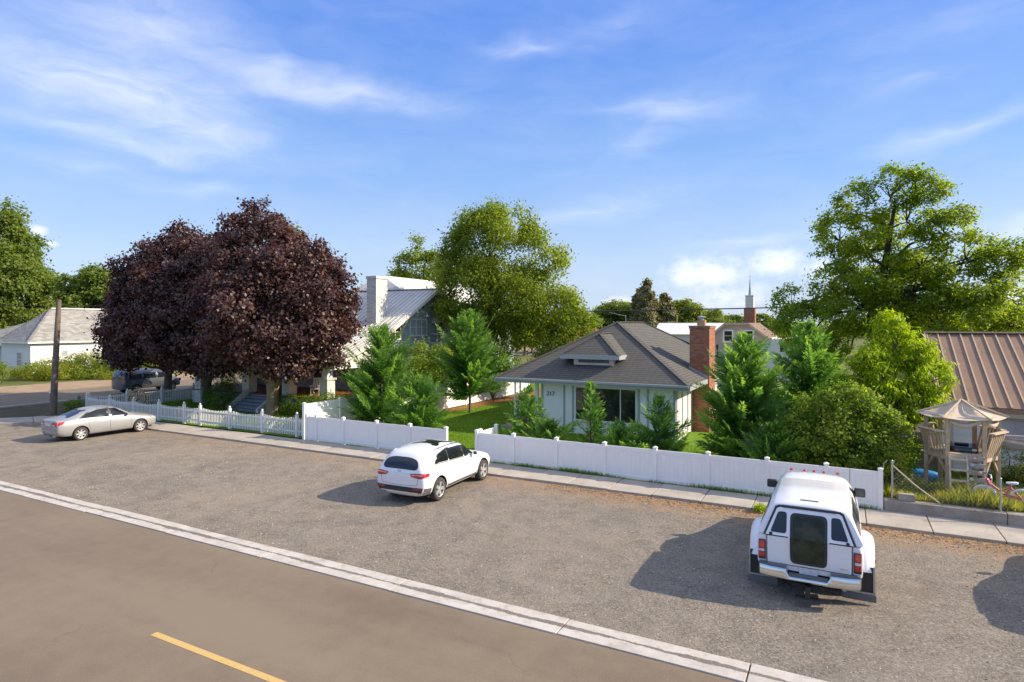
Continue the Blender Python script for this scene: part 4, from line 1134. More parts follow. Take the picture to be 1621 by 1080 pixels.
# ---- white crossover
def make_suv():
    t = thing('parked_suv', 'white crossover with panoramic roof parked nose-in at the driveway gap', 'suv')
    yk =  [-2.33, -2.28, -2.12, -1.85, -1.4, -0.7, 0.2, 0.62, 0.95, 1.25, 1.6, 2.0, 2.22, 2.33]
    rows = [
        ([0] * 14,                                                                     [.36, .30, .24, .22, .22, .22, .22, .22, .22, .22, .22, .23, .28, .36]),
        ([.62, .70, .76, .80, .80, .80, .80, .80, .80, .80, .79, .72, .62, .50],        [.36, .30, .25, .23, .23, .23, .23, .23, .23, .23, .23, .24, .29, .37]),
        ([.80, .86, .905, .925, .93, .915, .91, .915, .92, .925, .925, .87, .76, .60],    [.44, .42, .40, .38, .36, .34, .34, .34, .34, .35, .36, .38, .42, .46]),
        ([.83, .89, .925, .945, .945, .93, .925, .93, .935, .94, .935, .885, .78, .62],    [.66, .66, .66, .66, .66, .64, .63, .63, .63, .64, .64, .62, .60, .58]),
        ([.80, .875, .915, .93, .93, .915, .905, .905, .905, .90, .89, .84, .74, .60],     [.86, .90, .93, .94, .935, .915, .90, .895, .89, .88, .86, .80, .73, .66]),
        ([.74, .83, .865, .87, .87, .865, .855, .85, .845, .82, .79, .74, .66, .54],     [.90, .99, 1.05, 1.075, 1.07, 1.04, 1.01, 1.00, .985, .965, .93, .86, .77, .69]),
        ([.68, .755, .775, .78, .785, .785, .775, .765, .745, .70, .67, .62, .56, .46],     [.915, 1.05, 1.22, 1.32, 1.33, 1.32, 1.27, 1.20, 1.08, 1.005, .96, .885, .79, .705]),
        ([.60, .66, .655, .66, .665, .665, .655, .64, .62, .58, .56, .52, .47, .38],        [.92, 1.09, 1.36, 1.525, 1.565, 1.58, 1.52, 1.36, 1.14, 1.02, .975, .90, .80, .715]),
        ([.36, .40, .41, .44, .46, .46, .45, .43, .42, .40, .38, .36, .32, .26],            [.925, 1.105, 1.40, 1.575, 1.62, 1.632, 1.565, 1.38, 1.16, 1.035, .985, .91, .81, .72]),
        ([0] * 14,                                                                     [.93, 1.11, 1.415, 1.59, 1.632, 1.645, 1.58, 1.395, 1.165, 1.04, .99, .915, .815, .725])]
    ys = np.concatenate([np.linspace(-2.33, -1.7, 11), np.linspace(-1.55, .1, 9), np.linspace(.3, 1.3, 8), np.linspace(1.45, 2.33, 8)])
    mb = loft_body(yk, rows, ys)
    ya, yf, wr = -1.42, 1.45, .365
    cuts = [arch_cutter(t, s * .95, yy, wr, .435, .52, s) for s in (-1, 1) for yy in (ya, yf)]
    body = finish_body(mb, 'body', ['white_paint', 'well_dark'], t, 1, cuts)
    bv = bvh_of(body)
    for s in (-1, 1):
        for yy in (ya, yf): wheel(t, s * .825, yy, wr, .235, s)
    # black cladding: arches, sills, bumper skirt
    for mir in (False, True):
        for yy in (ya, yf):
            o1 = [(yy + .50 * math.cos(a), wr + .50 * math.sin(a)) for a in np.linspace(-.30, PI + .30, 26)]
            o2 = [(yy + .43 * math.cos(a), wr + .43 * math.sin(a)) for a in np.linspace(-.30, PI + .30, 26)]
            strip('arch_trim', o1, o2, '+x', bv, 'grey_plastic', t, .010, .02, 1, mir)
        strip('sill_trim', lin((-.92, .40), (.95, .40), 10), lin((-.92, .26), (.95, .26), 10), '+x', bv, 'grey_plastic', t, .010, .02, 2, mir)
        strip('corner_trim', lin((-2.24, .56), (-1.93, .52), 6), lin((-2.24, .37), (-1.93, .34), 6), '+x', bv, 'grey_plastic', t, .010, .02, 2, mir)
        # side glazing
        decal('window_surround', rounded([(.98, 1.045), (-1.62, 1.175), (-1.33, 1.43), (-.72, 1.53), (.22, 1.495), (.5, 1.43)], .05), '+x', bv, 'black_plastic', t, .003, 6, .008, mirror=mir, center=(-.3, 1.25))
        decal('window', rounded([(.92, 1.06), (.24, 1.095), (.24, 1.46), (.48, 1.41)], .05), '+x', bv, 'car_glass', t, .010, mirror=mir)
        decal('window', rounded([(.20, 1.10), (-.74, 1.14), (-.72, 1.505), (.20, 1.47)], .05), '+x', bv, 'car_glass', t, .010, mirror=mir)
        decal('quarter_window', rounded([(-.78, 1.145), (-1.55, 1.19), (-1.30, 1.41), (-.78, 1.50)], .05), '+x', bv, 'car_glass', t, .010, mirror=mir)
        strip('chrome_strip', poly_line([(.96, 1.06), (.2, 1.095), (-.75, 1.13), (-1.6, 1.18)], 14), poly_line([(.96, 1.04), (.2, 1.075), (-.75, 1.11), (-1.6, 1.16)], 14), '+x', bv, 'chrome', t, .010, .012, 1, mir)
        for yd in (.22, -.76):
            strip('door_seam', lin((yd, 1.05), (yd, .45), 8), lin((yd - .012, 1.05), (yd - .012, .45), 8), '+x', bv, 'black_plastic', t, .002, .006, 1, mir)
        for yd in (-.55, .42):
            decal('door_handle', rounded([(yd, .955), (yd + .22, .955), (yd + .22, .925), (yd, .925)], .015), '+x', bv, 'white_paint', t, .025, 1, .03, mirror=mir)
        strip('roof_rail', lin((.60, .15), (.655, -1.35), 14), lin((.575, .15), (.63, -1.35), 14), '+z', bv, 'chrome', t, .035, .05, 1, mir)
        # tail lamp wraps the corner
        decal('tail_lamp', rounded([(.40, .985), (.80, 1.015), (.885, .99), (.885, .87), (.72, .85), (.46, .895)], .05), '-y', bv, 'red_lens', t, .012, mirror=mir)
        strip('tail_lamp_side', lin((-2.24, 1.00), (-1.98, .985), 6), lin((-2.24, .87), (-2.02, .90), 6), '+x', bv, 'red_lens', t, .008, .015, 2, mir)
        strip('lamp_bar', lin((.47, .955), (.84, .965), 8), lin((.47, .938), (.84, .945), 8), '-y', bv, 'clear_lens', t, .018, .01, 1, mir)
        decal('reflector', rounded([(.52, .545), (.80, .55), (.80, .505), (.52, .50)], .02), '-y', bv, 'red_lens', t, .016, 2, mirror=mir)
        decal('exhaust_tip', rounded([(.50, .405), (.78, .42), (.78, .345), (.50, .335)], .025), '-y', bv, 'chrome', t, .03, 2, .04, mirror=mir)
        decal('headlamp', rounded([(.44, .80), (.70, .83), (.74, .70), (.50, .68)], .04), '+y', bv, 'clear_lens', t, mirror=mir)
        # mirror
        b = MB(); sx = -1 if mir else 1
        b.add([(sx * .90, .72, 1.04), (sx * 1.08, .70, 1.05), (sx * 1.09, .70, 1.19), (sx * .93, .72, 1.19), (sx * .90, .86, 1.06), (sx * 1.06, .82, 1.07), (sx * 1.06, .82, 1.16), (sx * .93, .86, 1.16)],
              [(0, 1, 2, 3), (7, 6, 5, 4), (0, 4, 5, 1), (1, 5, 6, 2), (2, 6, 7, 3), (3, 7, 4, 0)])
        mo = b.build('side_mirror', 'white_paint', t, smooth=50, bevel=.03)
        b = MB(); b.add([(sx * .935, .694, 1.07), (sx * 1.065, .68, 1.075), (sx * 1.07, .68, 1.17), (sx * .945, .694, 1.17)], [(0, 1, 2, 3)]); b.build('mirror_glass', 'car_glass', mo)
    decal('rear_window', rounded([(-.56, 1.37), (-.28, 1.435), (.28, 1.435), (.56, 1.37), (.66, 1.20), (.60, 1.09), (-.60, 1.09), (-.66, 1.20)], .11), '-y', bv, 'car_glass', t, .006, 6)
    decal('windscreen', rounded([(-.58, 1.44), (.58, 1.44), (.70, 1.10), (-.70, 1.10)], .08), '+y', bv, 'car_glass', t, .006, 6)
    decal('sunroof', rounded([(-.50, -1.0), (.50, -1.0), (.50, .08), (-.50, .08)], .08), '+z', bv, 'car_glass', t, .006, 5)
    b = MB(); b.prism([(-.57, -1.93, 1.515), (.57, -1.93, 1.515), (.60, -1.72, 1.585), (-.60, -1.72, 1.585)], (0, 0, -.03)); b.build('spoiler', 'white_paint', t, smooth=40, bevel=.015)
    strip('tailgate_trim', lin((-.42, 1.0), (.42, 1.0), 12), lin((-.42, .975), (.42, .975), 12), '-y', bv, 'chrome', t, .010, .012, 1)
    strip('bumper_skirt', lin((-.86, .57), (.86, .57), 20), lin((-.80, .42), (.80, .42), 20), '-y', bv, 'black_plastic', t, .012, .02, 3)
    strip('bumper_chrome', lin((-.70, .425), (.70, .425), 16), lin((-.70, .385), (.70, .385), 16), '-y', bv, 'chrome', t, .022, .03, 1)
    strip('tailgate_seam', poly_line([(-.70, .86), (-.66, .64), (0, .60), (.66, .64), (.70, .86)], 24), poly_line([(-.688, .86), (-.65, .65), (0, .61), (.65, .65), (.688, .86)], 24), '-y', bv, 'grey_plastic', t, .002, .006, 1)
    strip('tailgate_crease', lin((-.60, .80), (.60, .80), 14), lin((-.60, .792), (.60, .792), 14), '-y', bv, 'white_paint', t, .006, .008, 1)
    b = MB(); b.lathe([(.046, 0), (.058, .006), (.046, .012), (.036, .006)], 20, Matrix.Translation((0, -2.318, 1.055)) @ Matrix.Rotation(PI / 2, 4, 'X'), closed=True)
    for i in range(3):
        a = PI / 2 + i * 2 * PI / 3; b.beam((0, -2.325, 1.055), (.045 * math.cos(a), -2.325, 1.055 + .045 * math.sin(a)), .012, .008)
    b.build('emblem', 'chrome', t)
    b = MB(); b.box(-.62, .62, -2.0, 2.0, .22, .30); b.build('underbody', 'well_dark', t)
    return t
suv = make_suv()
suv.location = (-12.26, 17.60, 0.004); suv.rotation_euler = (0, 0, R(2.2))

# ---- silver saloon
def make_sedan():
    t = thing('parked_sedan', 'silver four-door sedan parked nose-in beside the picket fence', 'car')
    yk = [-2.41, -2.36, -2.2, -1.95, -1.55, -1.1, -.5, .1, .5, .9, 1.3, 1.7, 2.1, 2.33, 2.41]
    rows = [
        ([0] * 15,                                                                          [.40, .32, .26, .22, .20, .20, .20, .20, .20, .20, .20, .20, .22, .28, .36]),
        ([.56, .66, .74, .78, .78, .78, .78, .78, .78, .78, .78, .77, .70, .56, .42],        [.40, .32, .26, .22, .20, .20, .20, .20, .20, .20, .20, .20, .22, .28, .36]),
        ([.70, .78, .84, .87, .875, .87, .865, .865, .87, .875, .875, .865, .81, .66, .50],   [.46, .42, .38, .34, .32, .31, .30, .30, .30, .30, .31, .32, .34, .40, .45]),
        ([.75, .82, .865, .89, .895, .89, .885, .885, .885, .89, .89, .88, .83, .69, .52],    [.66, .64, .63, .62, .61, .60, .59, .58, .58, .58, .58, .58, .57, .55, .54]),
        ([.73, .81, .85, .87, .875, .875, .87, .865, .865, .865, .86, .84, .79, .66, .50],     [.90, .90, .90, .89, .88, .87, .85, .84, .835, .83, .82, .79, .72, .64, .59]),
        ([.68, .76, .79, .81, .83, .835, .83, .83, .825, .82, .79, .75, .69, .58, .44],        [.97, .985, 1.0, 1.0, .985, .97, .95, .935, .93, .925, .90, .855, .77, .68, .62]),
        ([.60, .68, .70, .715, .735, .735, .74, .74, .73, .71, .68, .64, .58, .48, .36],        [.985, 1.015, 1.045, 1.065, 1.11, 1.18, 1.22, 1.22, 1.17, 1.05, .94, .885, .79, .70, .635]),
        ([.50, .57, .59, .60, .60, .595, .61, .615, .60, .58, .56, .53, .48, .40, .30],         [.99, 1.025, 1.06, 1.085, 1.19, 1.34, 1.42, 1.41, 1.31, 1.12, .97, .905, .805, .71, .645]),
        ([.30, .34, .36, .37, .38, .40, .42, .42, .41, .39, .37, .35, .32, .27, .20],           [.992, 1.03, 1.065, 1.095, 1.215, 1.38, 1.465, 1.455, 1.345, 1.14, .985, .92, .815, .72, .65]),
        ([0] * 15,                                                                          [.995, 1.032, 1.068, 1.10, 1.225, 1.39, 1.478, 1.47, 1.355, 1.148, .99, .925, .82, .723, .652])]
    ys = np.concatenate([np.linspace(-2.41, -1.9, 8), np.linspace(-1.7, .9, 17), np.linspace(1.1, 2.41, 11)])
    mb = loft_body(yk, rows, ys)
    ya, yf, wr = -1.37, 1.40, .325
    cuts = [arch_cutter(t, s * .90, yy, wr, .385, .5, s) for s in (-1, 1) for yy in (ya, yf)]
    body = finish_body(mb, 'body', ['silver_paint', 'well_dark'], t, 1, cuts)
    bv = bvh_of(body)
    for s in (-1, 1):
        for yy in (ya, yf): wheel(t, s * .775, yy, wr, .215, s, 7, rr=.68)
    for mir in (False, True):
        decal('window_surround', rounded([(.94, .965), (-1.45, 1.04), (-1.05, 1.285), (-.55, 1.41), (-.05, 1.425), (.30, 1.39)], .05), '+x', bv, 'black_plastic', t, .003, 6, .008, mirror=mir, center=(-.2, 1.15))
        decal('window', rounded([(.86, .98), (-.01, 1.0), (-.03, 1.39), (.28, 1.36)], .05), '+x', bv, 'car_glass', t, .010, mirror=mir)
        decal('window', rounded([(-.09, .997), (-1.35, 1.045), (-1.02, 1.26), (-.55, 1.38), (-.09, 1.395)], .06), '+x', bv, 'car_glass', t, .010, mirror=mir)
        for pts in ([(-.05, .96), (-.05, .36)], [(-1.0, .97), (-1.02, .72), (-.92, .42)], [(.95, .93), (.92, .42)]):
            strip('door_seam', poly_line(pts, 8), [(a - .012, c) for a, c in poly_line(pts, 8)], '+x', bv, 'black_plastic', t, .002, .006, 1, mir)
        strip('sill_trim', lin((-.95, .33), (.98, .33), 10), lin((-.95, .27), (.98, .27), 10), '+x', bv, 'silver_paint', t, .012, .02, 1, mir)
        for yd in (-.84, .12):
            decal('door_handle', rounded([(yd, .88), (yd + .2, .88), (yd + .2, .85), (yd, .85)], .013), '+x', bv, 'silver_paint', t, .022, 1, .03, mirror=mir)
        decal('tail_lamp', rounded([(.42, .955), (.72, .985), (.775, .95), (.775, .80), (.66, .77), (.44, .85)], .05), '-y', bv, 'red_lens', t, .010, mirror=mir)
        strip('tail_lamp_side', lin((-2.36, .965), (-2.02, .985), 6), lin((-2.36, .80), (-2.14, .86), 6), '+x', bv, 'red_lens', t, .008, .015, 2, mir)
        decal('reverse_lamp', rounded([(.45, .855), (.68, .835), (.66, .795), (.46, .82)], .02), '-y', bv, 'clear_lens', t, .016, 2, mirror=mir)
        decal('headlamp', rounded([(.30, .66), (.58, .70), (.62, .60), (.36, .56)], .04), '+y', bv, 'clear_lens', t, mirror=mir)
        strip('headlamp_side', lin((2.3, .67), (1.98, .755), 5), lin((2.3, .60), (2.05, .66), 5), '+x', bv, 'clear_lens', t, .006, .012, 1, mir)
        b = MB(); sx = -1 if mir else 1
        b.add([(sx * .86, .70, .96), (sx * 1.01, .68, .97), (sx * 1.02, .68, 1.08), (sx * .88, .70, 1.08), (sx * .86, .82, .97), (sx * .99, .79, .99), (sx * .99, .79, 1.06), (sx * .88, .82, 1.06)],
              [(0, 1, 2, 3), (7, 6, 5, 4), (0, 4, 5, 1), (1, 5, 6, 2), (2, 6, 7, 3), (3, 7, 4, 0)])
        b.build('side_mirror', 'silver_paint', t, smooth=50, bevel=.025)
    decal('rear_window', rounded([(-.50, -.98), (.50, -.98), (.58, -1.84), (-.58, -1.84)], .09), '+z', bv, 'car_glass', t, .006, 6)
    decal('windscreen', rounded([(-.52, .38), (.52, .38), (.66, 1.02), (-.66, 1.02)], .08), '+z', bv, 'car_glass', t, .006, 6)
    decal('number_plate', rounded([(-.26, .90), (.26, .90), (.26, .76), (-.26, .76)], .02), '-y', bv, 'plate', t, .008, 2)
    strip('boot_trim', lin((-.34, .945), (.34, .945), 10), lin((-.34, .92), (.34, .92), 10), '-y', bv, 'chrome', t, .012, .012, 1)
    strip('boot_seam', poly_line([(-.42, .95), (-.44, .74), (0, .71), (.44, .74), (.42, .95)], 22), poly_line([(-.408, .95), (-.43, .75), (0, .72), (.43, .75), (.408, .95)], 22), '-y', bv, 'black_plastic', t, .002, .006, 1)
    strip('bumper_seam', lin((-.80, .62), (.80, .62), 20), lin((-.80, .608), (.80, .608), 20), '-y', bv, 'black_plastic', t, .002, .006, 1)
    b = MB()
    for sx in (-.5, .5): b.tube([(sx, -2.3, .30), (sx, -2.40, .30)], .04, 12)
    b.build('exhaust_tip', 'chrome', t, smooth=40)
    b = MB(); b.box(-.6, .6, -2.1, 2.1, .18, .26); b.build('underbody', 'well_dark', t)
    return t
sedan = make_sedan()
sedan.location = (-33.1, 17.85, 0.004); sedan.rotation_euler = (0, 0, R(-3.0))

# ---- white dual-rear-wheel pickup with a canopy; local y = 0 at the tailgate, nose towards +y
def loft_rings(rings, caps=True):
    mb = MB(); n = len(rings[0])
    for r_ in rings: mb.v.extend([tuple(p) for p in r_])
    for j in range(len(rings) - 1):
        for i in range(n): mb.f.append((j * n + i, j * n + (i + 1) % n, (j + 1) * n + (i + 1) % n, (j + 1) * n + i)); mb.mi.append(0)
    if caps:
        mb.f.append(tuple(range(n))); mb.mi.append(0); mb.f.append(tuple((len(rings) - 1) * n + i for i in reversed(range(n)))); mb.mi.append(0)
    return mb
def make_pickup():
    t = thing('pickup_truck', 'white dual-rear-wheel pickup with a canopy and rear door, parked facing the fence', 'pickup truck')
    # bed: slab-sided box with rolled sides
    def bed_ring(y, w, z0, z1, sh=0.0):
        h = [(0, z0), (w * .92, z0), (w * .985, z0 + .10), (w, z0 + .25), (w, z1 - .22), (w * .985, z1 - .06), (w * .96, z1), (0, z1)]
        return [Vector((x, y, z)) for x, z in h] + [Vector((-x, y, z)) for x, z in reversed(h[1:-1])]
    mb = loft_rings([bed_ring(0.02, .93, .58, 1.23), bed_ring(.06, .965, .56, 1.245), bed_ring(.4, .985, .55, 1.25), bed_ring(2.46, .985, .55, 1.25)])
    cuts = [arch_cutter(t, s * .98, 1.22, .40, .47, .9, s) for s in (-1, 1)]
    bed = mb.build('bed', ['truck_paint', 'well_dark'], t, smooth=40)
    for c in cuts:
        bo = bed.modifiers.new('b', 'BOOLEAN'); bo.operation = 'DIFFERENCE'; bo.solver = 'EXACT'; bo.object = c
    bpy.context.view_layer.update()
    me = bpy.data.meshes.new_from_object(bed.evaluated_get(bpy.context.evaluated_depsgraph_get())); bed.modifiers.clear(); bed.data = me
    me.set_sharp_from_angle(angle=R(35))
    for c in cuts: bpy.data.objects.remove(c, do_unlink=True)
    # flared rear fenders over the twin wheels
    for s in (-1, 1):
        rings = []
        for a in np.linspace(-.12, PI - .30, 22):
            ca, sa = math.cos(a), math.sin(a)
            rr_ = []
            for (dx, r_) in ((.95, .47), (1.14, .475), (1.195, .50), (1.205, .56), (1.19, .64), (1.135, .71), (1.04, .755), (.93, .77)):
                tk = 1 - .10 * max(0, -ca) ** 3; rr_.append(Vector((s * (.93 + (dx - .93) * tk), 1.22 + r_ * 1.16 * ca, .42 + r_ * sa * 1.06)))
            rings.append(rr_)
        fm = loft_rings(rings, False)
        fm.build('rear_fender', 'truck_paint', t, smooth=60, sub=1)
        b = MB(); b.lathe([(0, -.02), (.02, 0), (.03, .02)], 8, Matrix.Translation((s * 1.19, .72, .80)) @ Matrix.Rotation(s * PI / 2, 4, 'Y')); b.build('marker_lamp', 'red_lens', t)
    # cab
    def cab_ring(y, w0, zb, wr_, zr_, z0=.52):
        h = [(0, z0), (w0 * .94, z0), (w0, z0 + .16), (w0, zb - .12), (w0 * .965, zb), (wr_ + (w0 - wr_) * .30, zb + (zr_ - zb) * .70), (wr_ * .93, zr_ - .05), (wr_ * .70, zr_), (0, zr_ + .02)]
        return [Vector((x, y, z)) for x, z in h] + [Vector((-x, y, z)) for x, z in reversed(h[1:-1])]
    mb = loft_rings([cab_ring(2.52, .96, 1.24, .72, 1.82), cab_ring(2.62, .975, 1.24, .74, 1.88), cab_ring(3.2, .98, 1.24, .75, 1.90), cab_ring(3.55, .98, 1.24, .73, 1.865),
                     cab_ring(3.95, .98, 1.235, .72, 1.52), cab_ring(4.25, .975, 1.22, .76, 1.27), cab_ring(4.6, .93, 1.16, .62, 1.22), cab_ring(5.2, .90, 1.08, .56, 1.13), cab_ring(5.55, .84, .98, .5, 1.03), cab_ring(5.66, .72, .88, .42, .92)])
    cuts = [arch_cutter(t, s * .98, 4.75, .40, .46, .55, s) for s in (-1, 1)]
    cab = finish_body(mb, 'cab', ['truck_paint', 'well_dark'], t, 1, cuts)
    bv = bvh_of(cab)
    for mir in (False, True):
        decal('window', rounded([(2.72, 1.27), (4.02, 1.27), (3.62, 1.74), (2.76, 1.76)], .06), '+x', bv, 'car_glass', t, mirror=mir)
        strip('door_seam', lin((2.66, 1.2), (2.66, .62), 6), lin((2.645, 1.2), (2.645, .62), 6), '+x', bv, 'black_plastic', t, .002, .006, 1, mir)
        b = MB(); sx = -1 if mir else 1
        b.beam((sx * .76, 3.74, 1.42), (sx * .92, 3.72, 1.43), .06, .09)
        b.box(min(sx * .88, sx * 1.12), max(sx * .88, sx * 1.12), 3.68, 3.80, 1.33, 1.53)
        mo = b.build('side_mirror', 'black_plastic', t, smooth=40, bevel=.025)
        b = MB(); b.box(min(sx * .90, sx * 1.10), max(sx * .90, sx * 1.10), 3.672, 3.679, 1.355, 1.505); b.build('mirror_glass', 'tinted_glass', mo)
        b = MB(); b.box(sx * .80 - .1, sx * .80 + .1, 5.60, 5.66, .80, .96); b.build('headlamp', 'clear_lens', t, bevel=.02)
    decal('windscreen', rounded([(-.62, 3.66), (.62, 3.66), (.74, 4.2), (-.74, 4.2)], .06), '+z', bv, 'car_glass', t, .006, 5)
    for xx in (-.52, -.22, 0, .22, .52):
        b = MB(); b.lathe([(0, .05), (.022, .046), (.036, .02), (.04, 0)], 10, Matrix.Translation((xx, 3.46, 1.885))); b.build('roof_lamp', 'red_lens', t, smooth=60)
    b = MB(); b.tube([(.78, 4.4, 1.2), (.80, 4.35, 2.05)], .006, 5); b.build('aerial', 'black_iron', t)
    # canopy
    def cap_ring(y, z1, lean=0.0, wt=.68, wb_=.955, dy=0.0):
        h = [(0, 1.255), (wb_, 1.255), (wb_ - .005, 1.31), (wt + .125, z1 - .23), (wt + .05, z1 - .075), (wt - .04, z1 - .012), (wt * .5, z1 + .012), (0, z1 + .018)]
        f = lambda z: y + lean * (z - 1.255) / .62
        return [Vector((x, f(z), z)) for x, z in h] + [Vector((-x, f(z), z)) for x, z in reversed(h[1:-1])]
    mb = loft_rings([cap_ring(.03, 1.82, .26), cap_ring(.06, 1.86, .26), cap_ring(.22, 1.885, .22), cap_ring(1.3, 1.91, .1), cap_ring(2.42, 1.90, .05), cap_ring(2.47, 1.86, .05)])
    cap = mb.build('canopy', 'truck_paint', t, smooth=50)
    cbv = bvh_of(cap)
    for mir in (False, True):
        decal('canopy_window', rounded([(.32, 1.36), (2.28, 1.36), (2.20, 1.70), (.48, 1.70)], .07), '+x', cbv, 'tinted_glass', t, .008, 5, mirror=mir)
        strip('window_rail', lin((1.27, 1.36), (1.27, 1.70), 6), lin((1.31, 1.36), (1.31, 1.70), 6), '+x', cbv, 'black_plastic', t, .016, .01, 1, mir)
    b = MB(); b.box(-.17, .17, .50, .55, 1.893, 1.918); b.build('brake_lamp', 'grey_plastic', t, bevel=.006)
    # tailgate face with the rear door, all built on the sloping rear of the canopy and the bed
    sl = .26 / .62
    def rear(x, z, off=0.0):           # rear face: upright below 1.255, leaning forward above
        return (x, (0.0 if z < 1.255 else (z - 1.255) * sl) - off, z)
    def rpanel(name, out, m, off, th, parent=t, bev=.006):
        b = MB(); n = len(out)
        b.add([rear(x, z, off) for x, z in out] + [rear(x, z, off - th) for x, z in out], [tuple(range(n)), tuple(reversed(range(n, 2 * n)))] + [(i, n + i, n + (i + 1) % n, (i + 1) % n) for i in range(n)])
        return b.build(name, m, parent, smooth=30)
    gate = rpanel('tailgate', [(-.76, .70), (.76, .70), (.765, .98), (.765, 1.235), (-.765, 1.235), (-.765, .98)], 'truck_paint', .012, .03)
    rpanel('tailgate_seam', [(-.782, .685), (.782, .685), (.782, 1.25), (-.782, 1.25)], 'black_plastic', .004, .03)
    rpanel('canopy_door', [(-.80, 1.262), (.80, 1.262), (.76, 1.36), (.60, 1.76), (.54, 1.79), (-.54, 1.79), (-.60, 1.76), (-.76, 1.36)], 'truck_paint', .018, .04)
    rpanel('canopy_seal', [(-.845, 1.258), (.845, 1.258), (.80, 1.37), (.635, 1.79), (.57, 1.825), (-.57, 1.825), (-.635, 1.79), (-.80, 1.37)], 'black_plastic', .010, .04)
    rpanel('canopy_hinge', [(-.50, 1.795), (.50, 1.795), (.50, 1.835), (-.50, 1.835)], 'black_plastic', .035, .05)
    # tall glazed door through canopy and tailgate
    fr = []
    for p in rounded([(-.30, .77), (.30, .77), (.31, 1.0), (.31, 1.69), (-.31, 1.69), (-.31, 1.0)], .10, 6): fr.append((p.x, p.y))
    def two_part(name, out, m, off, th, parent):
        # outline crossing the knee of the rear face: split at 1.255
        lo = [(x, min(z, 1.2549)) for x, z in out]; hi = [(x, max(z, 1.2551)) for x, z in out]
        for part in (lo, hi):
            yield rpanel(name, part, m, off, th, parent)
    for o_ in two_part('door_frame', [(x * 1.10, 1.23 + (z - 1.23) * 1.06) for x, z in fr], 'black_plastic', .034, .03, t): pass
    for o_ in two_part('door_glass', [(x * .92, 1.23 + (z - 1.23) * .955) for x, z in fr], 'screen_glass', .040, .02, t): pass
    for o_ in two_part('door_surround', [(x * 1.20, 1.23 + (z - 1.23) * 1.10) for x, z in fr], 'truck_paint', .026, .03, t): pass
    for s in (-1, 1):
        w_ = [(p.x * s, p.y) for p in rounded([(.42, 1.33), (.70, 1.33), (.57, 1.70), (.42, 1.70)], .05, 5)]
        if s < 0: w_ = w_[::-1]
        rpanel('rear_quarter_window', [(x * 1.0, z) for x, z in w_], 'tinted_glass', .026, .02)
        rpanel('quarter_window_seal', [(s * .56 + (x - s * .56) * 1.09, 1.515 + (z - 1.515) * 1.07) for x, z in w_], 'black_plastic', .022, .02)
        b = MB(); b.lathe([(0, .02), (.03, .018), (.035, 0)], 10, Matrix.Translation(rear(s * .70, 1.285, .02)) @ Matrix.Rotation(PI / 2, 4, 'X')); b.build('canopy_lock', 'black_plastic', t)
        # tail lamp
        b = MB(); b.box(min(s * .80, s * .935), max(s * .80, s * .935), -.035, .05, .74, 1.13); tl = b.build('tail_lamp_housing', 'black_plastic', t, bevel=.012)
        b = MB(); b.box(min(s * .815, s * .93), max(s * .815, s * .93), -.05, -.02, .96, 1.115); b.build('tail_lamp', 'red_lens', tl, bevel=.012)
        b = MB(); b.box(min(s * .815, s * .93), max(s * .815, s * .93), -.045, -.02, .90, .955); b.build('reverse_lamp', 'clear_lens', tl, bevel=.008)
        b = MB(); b.box(min(s * .815, s * .93), max(s * .815, s * .93), -.05, -.02, .79, .895); b.build('tail_lamp', 'red_lens', tl, bevel=.012)
        # mud flap hung on a steel frame
        b = MB(); b.box(min(s * .60, s * 1.17), max(s * .60, s * 1.17), .46, .475, .20, .74); b.build('mud_flap', 'rubber_flap', t)
        b = MB(); b.beam((s * 1.165, .45, .10), (s * 1.165, .45, .76), .035, .03); b.beam((s * .62, .45, .225), (s * 1.18, .45, .225), .03, .03); b.build('flap_frame', 'galvanised', t)
        b = MB(); b.box(min(s * .60, s * 1.20), max(s * .60, s * 1.20), .43, .46, .06, .20); b.build('flap_weight', 'grey_plastic', t, bevel=.006)
        # wheels: twin rear, single front
        wheel(t, s * 1.02, 1.22, .385, .21, s, 8); wheel(t, s * .78, 1.22, .385, .21, s, 8); wheel(t, s * .83, 4.75, .385, .23, s, 8)
    # bumper with step
    rings = []
    for x, yb in ((-.94, .02), (-.90, -.10), (-.70, -.16), (-.42, -.19), (-.34, -.20), (.34, -.20), (.42, -.19), (.70, -.16), (.90, -.10), (.94, .02)):
        step = abs(x) < .36; top = .52 if step else .66
        rings.append([Vector((x, yb + .16, .445)), Vector((x, yb + .02, .445)), Vector((x, yb, .47)), Vector((x, yb, top - .04)), Vector((x, yb + .02, top)), Vector((x, yb + .16, top))])
    loft_rings(rings).build('bumper', 'chrome', t, smooth=35)
    for s in (-1, 1):
        b = MB(); b.prism([(s * .40, -.17, .662), (s * .92, -.06, .662), (s * .92, .0, .662), (s * .40, .0, .662)], (0, 0, .035)); b.build('bumper_pad', 'grey_plastic', t)
    b = MB(); b.box(-.35, .35, -.18, .0, .524, .55); b.build('bumper_step', 'grey_plastic', t)
    b = MB(); b.box(-.17, .17, -.012, -.004, .555, .68); b.build('number_plate', 'plate', t)
    rpanel('badge', [(.56, .765), (.70, .765), (.70, .80), (.56, .80)], 'chrome', .018, .01)
    # hitch and exhaust
    b = MB(); b.box(-.05, .05, -.28, .3, .30, .39); b.box(-.30, .30, -.06, .04, .30, .37); b.box(-.045, .045, -.34, -.26, .20, .40); b.box(-.22, .22, -.32, -.20, .17, .20); hi = b.build('hitch', 'black_iron', t, bevel=.006)
    b = MB(); b.lathe([(0, .10), (.02, .095), (.026, .07), (.02, .045), (.012, .03), (.012, 0)], 12, Matrix.Translation((0, -.30, .20))); b.build('tow_ball', 'chrome', hi, smooth=60)
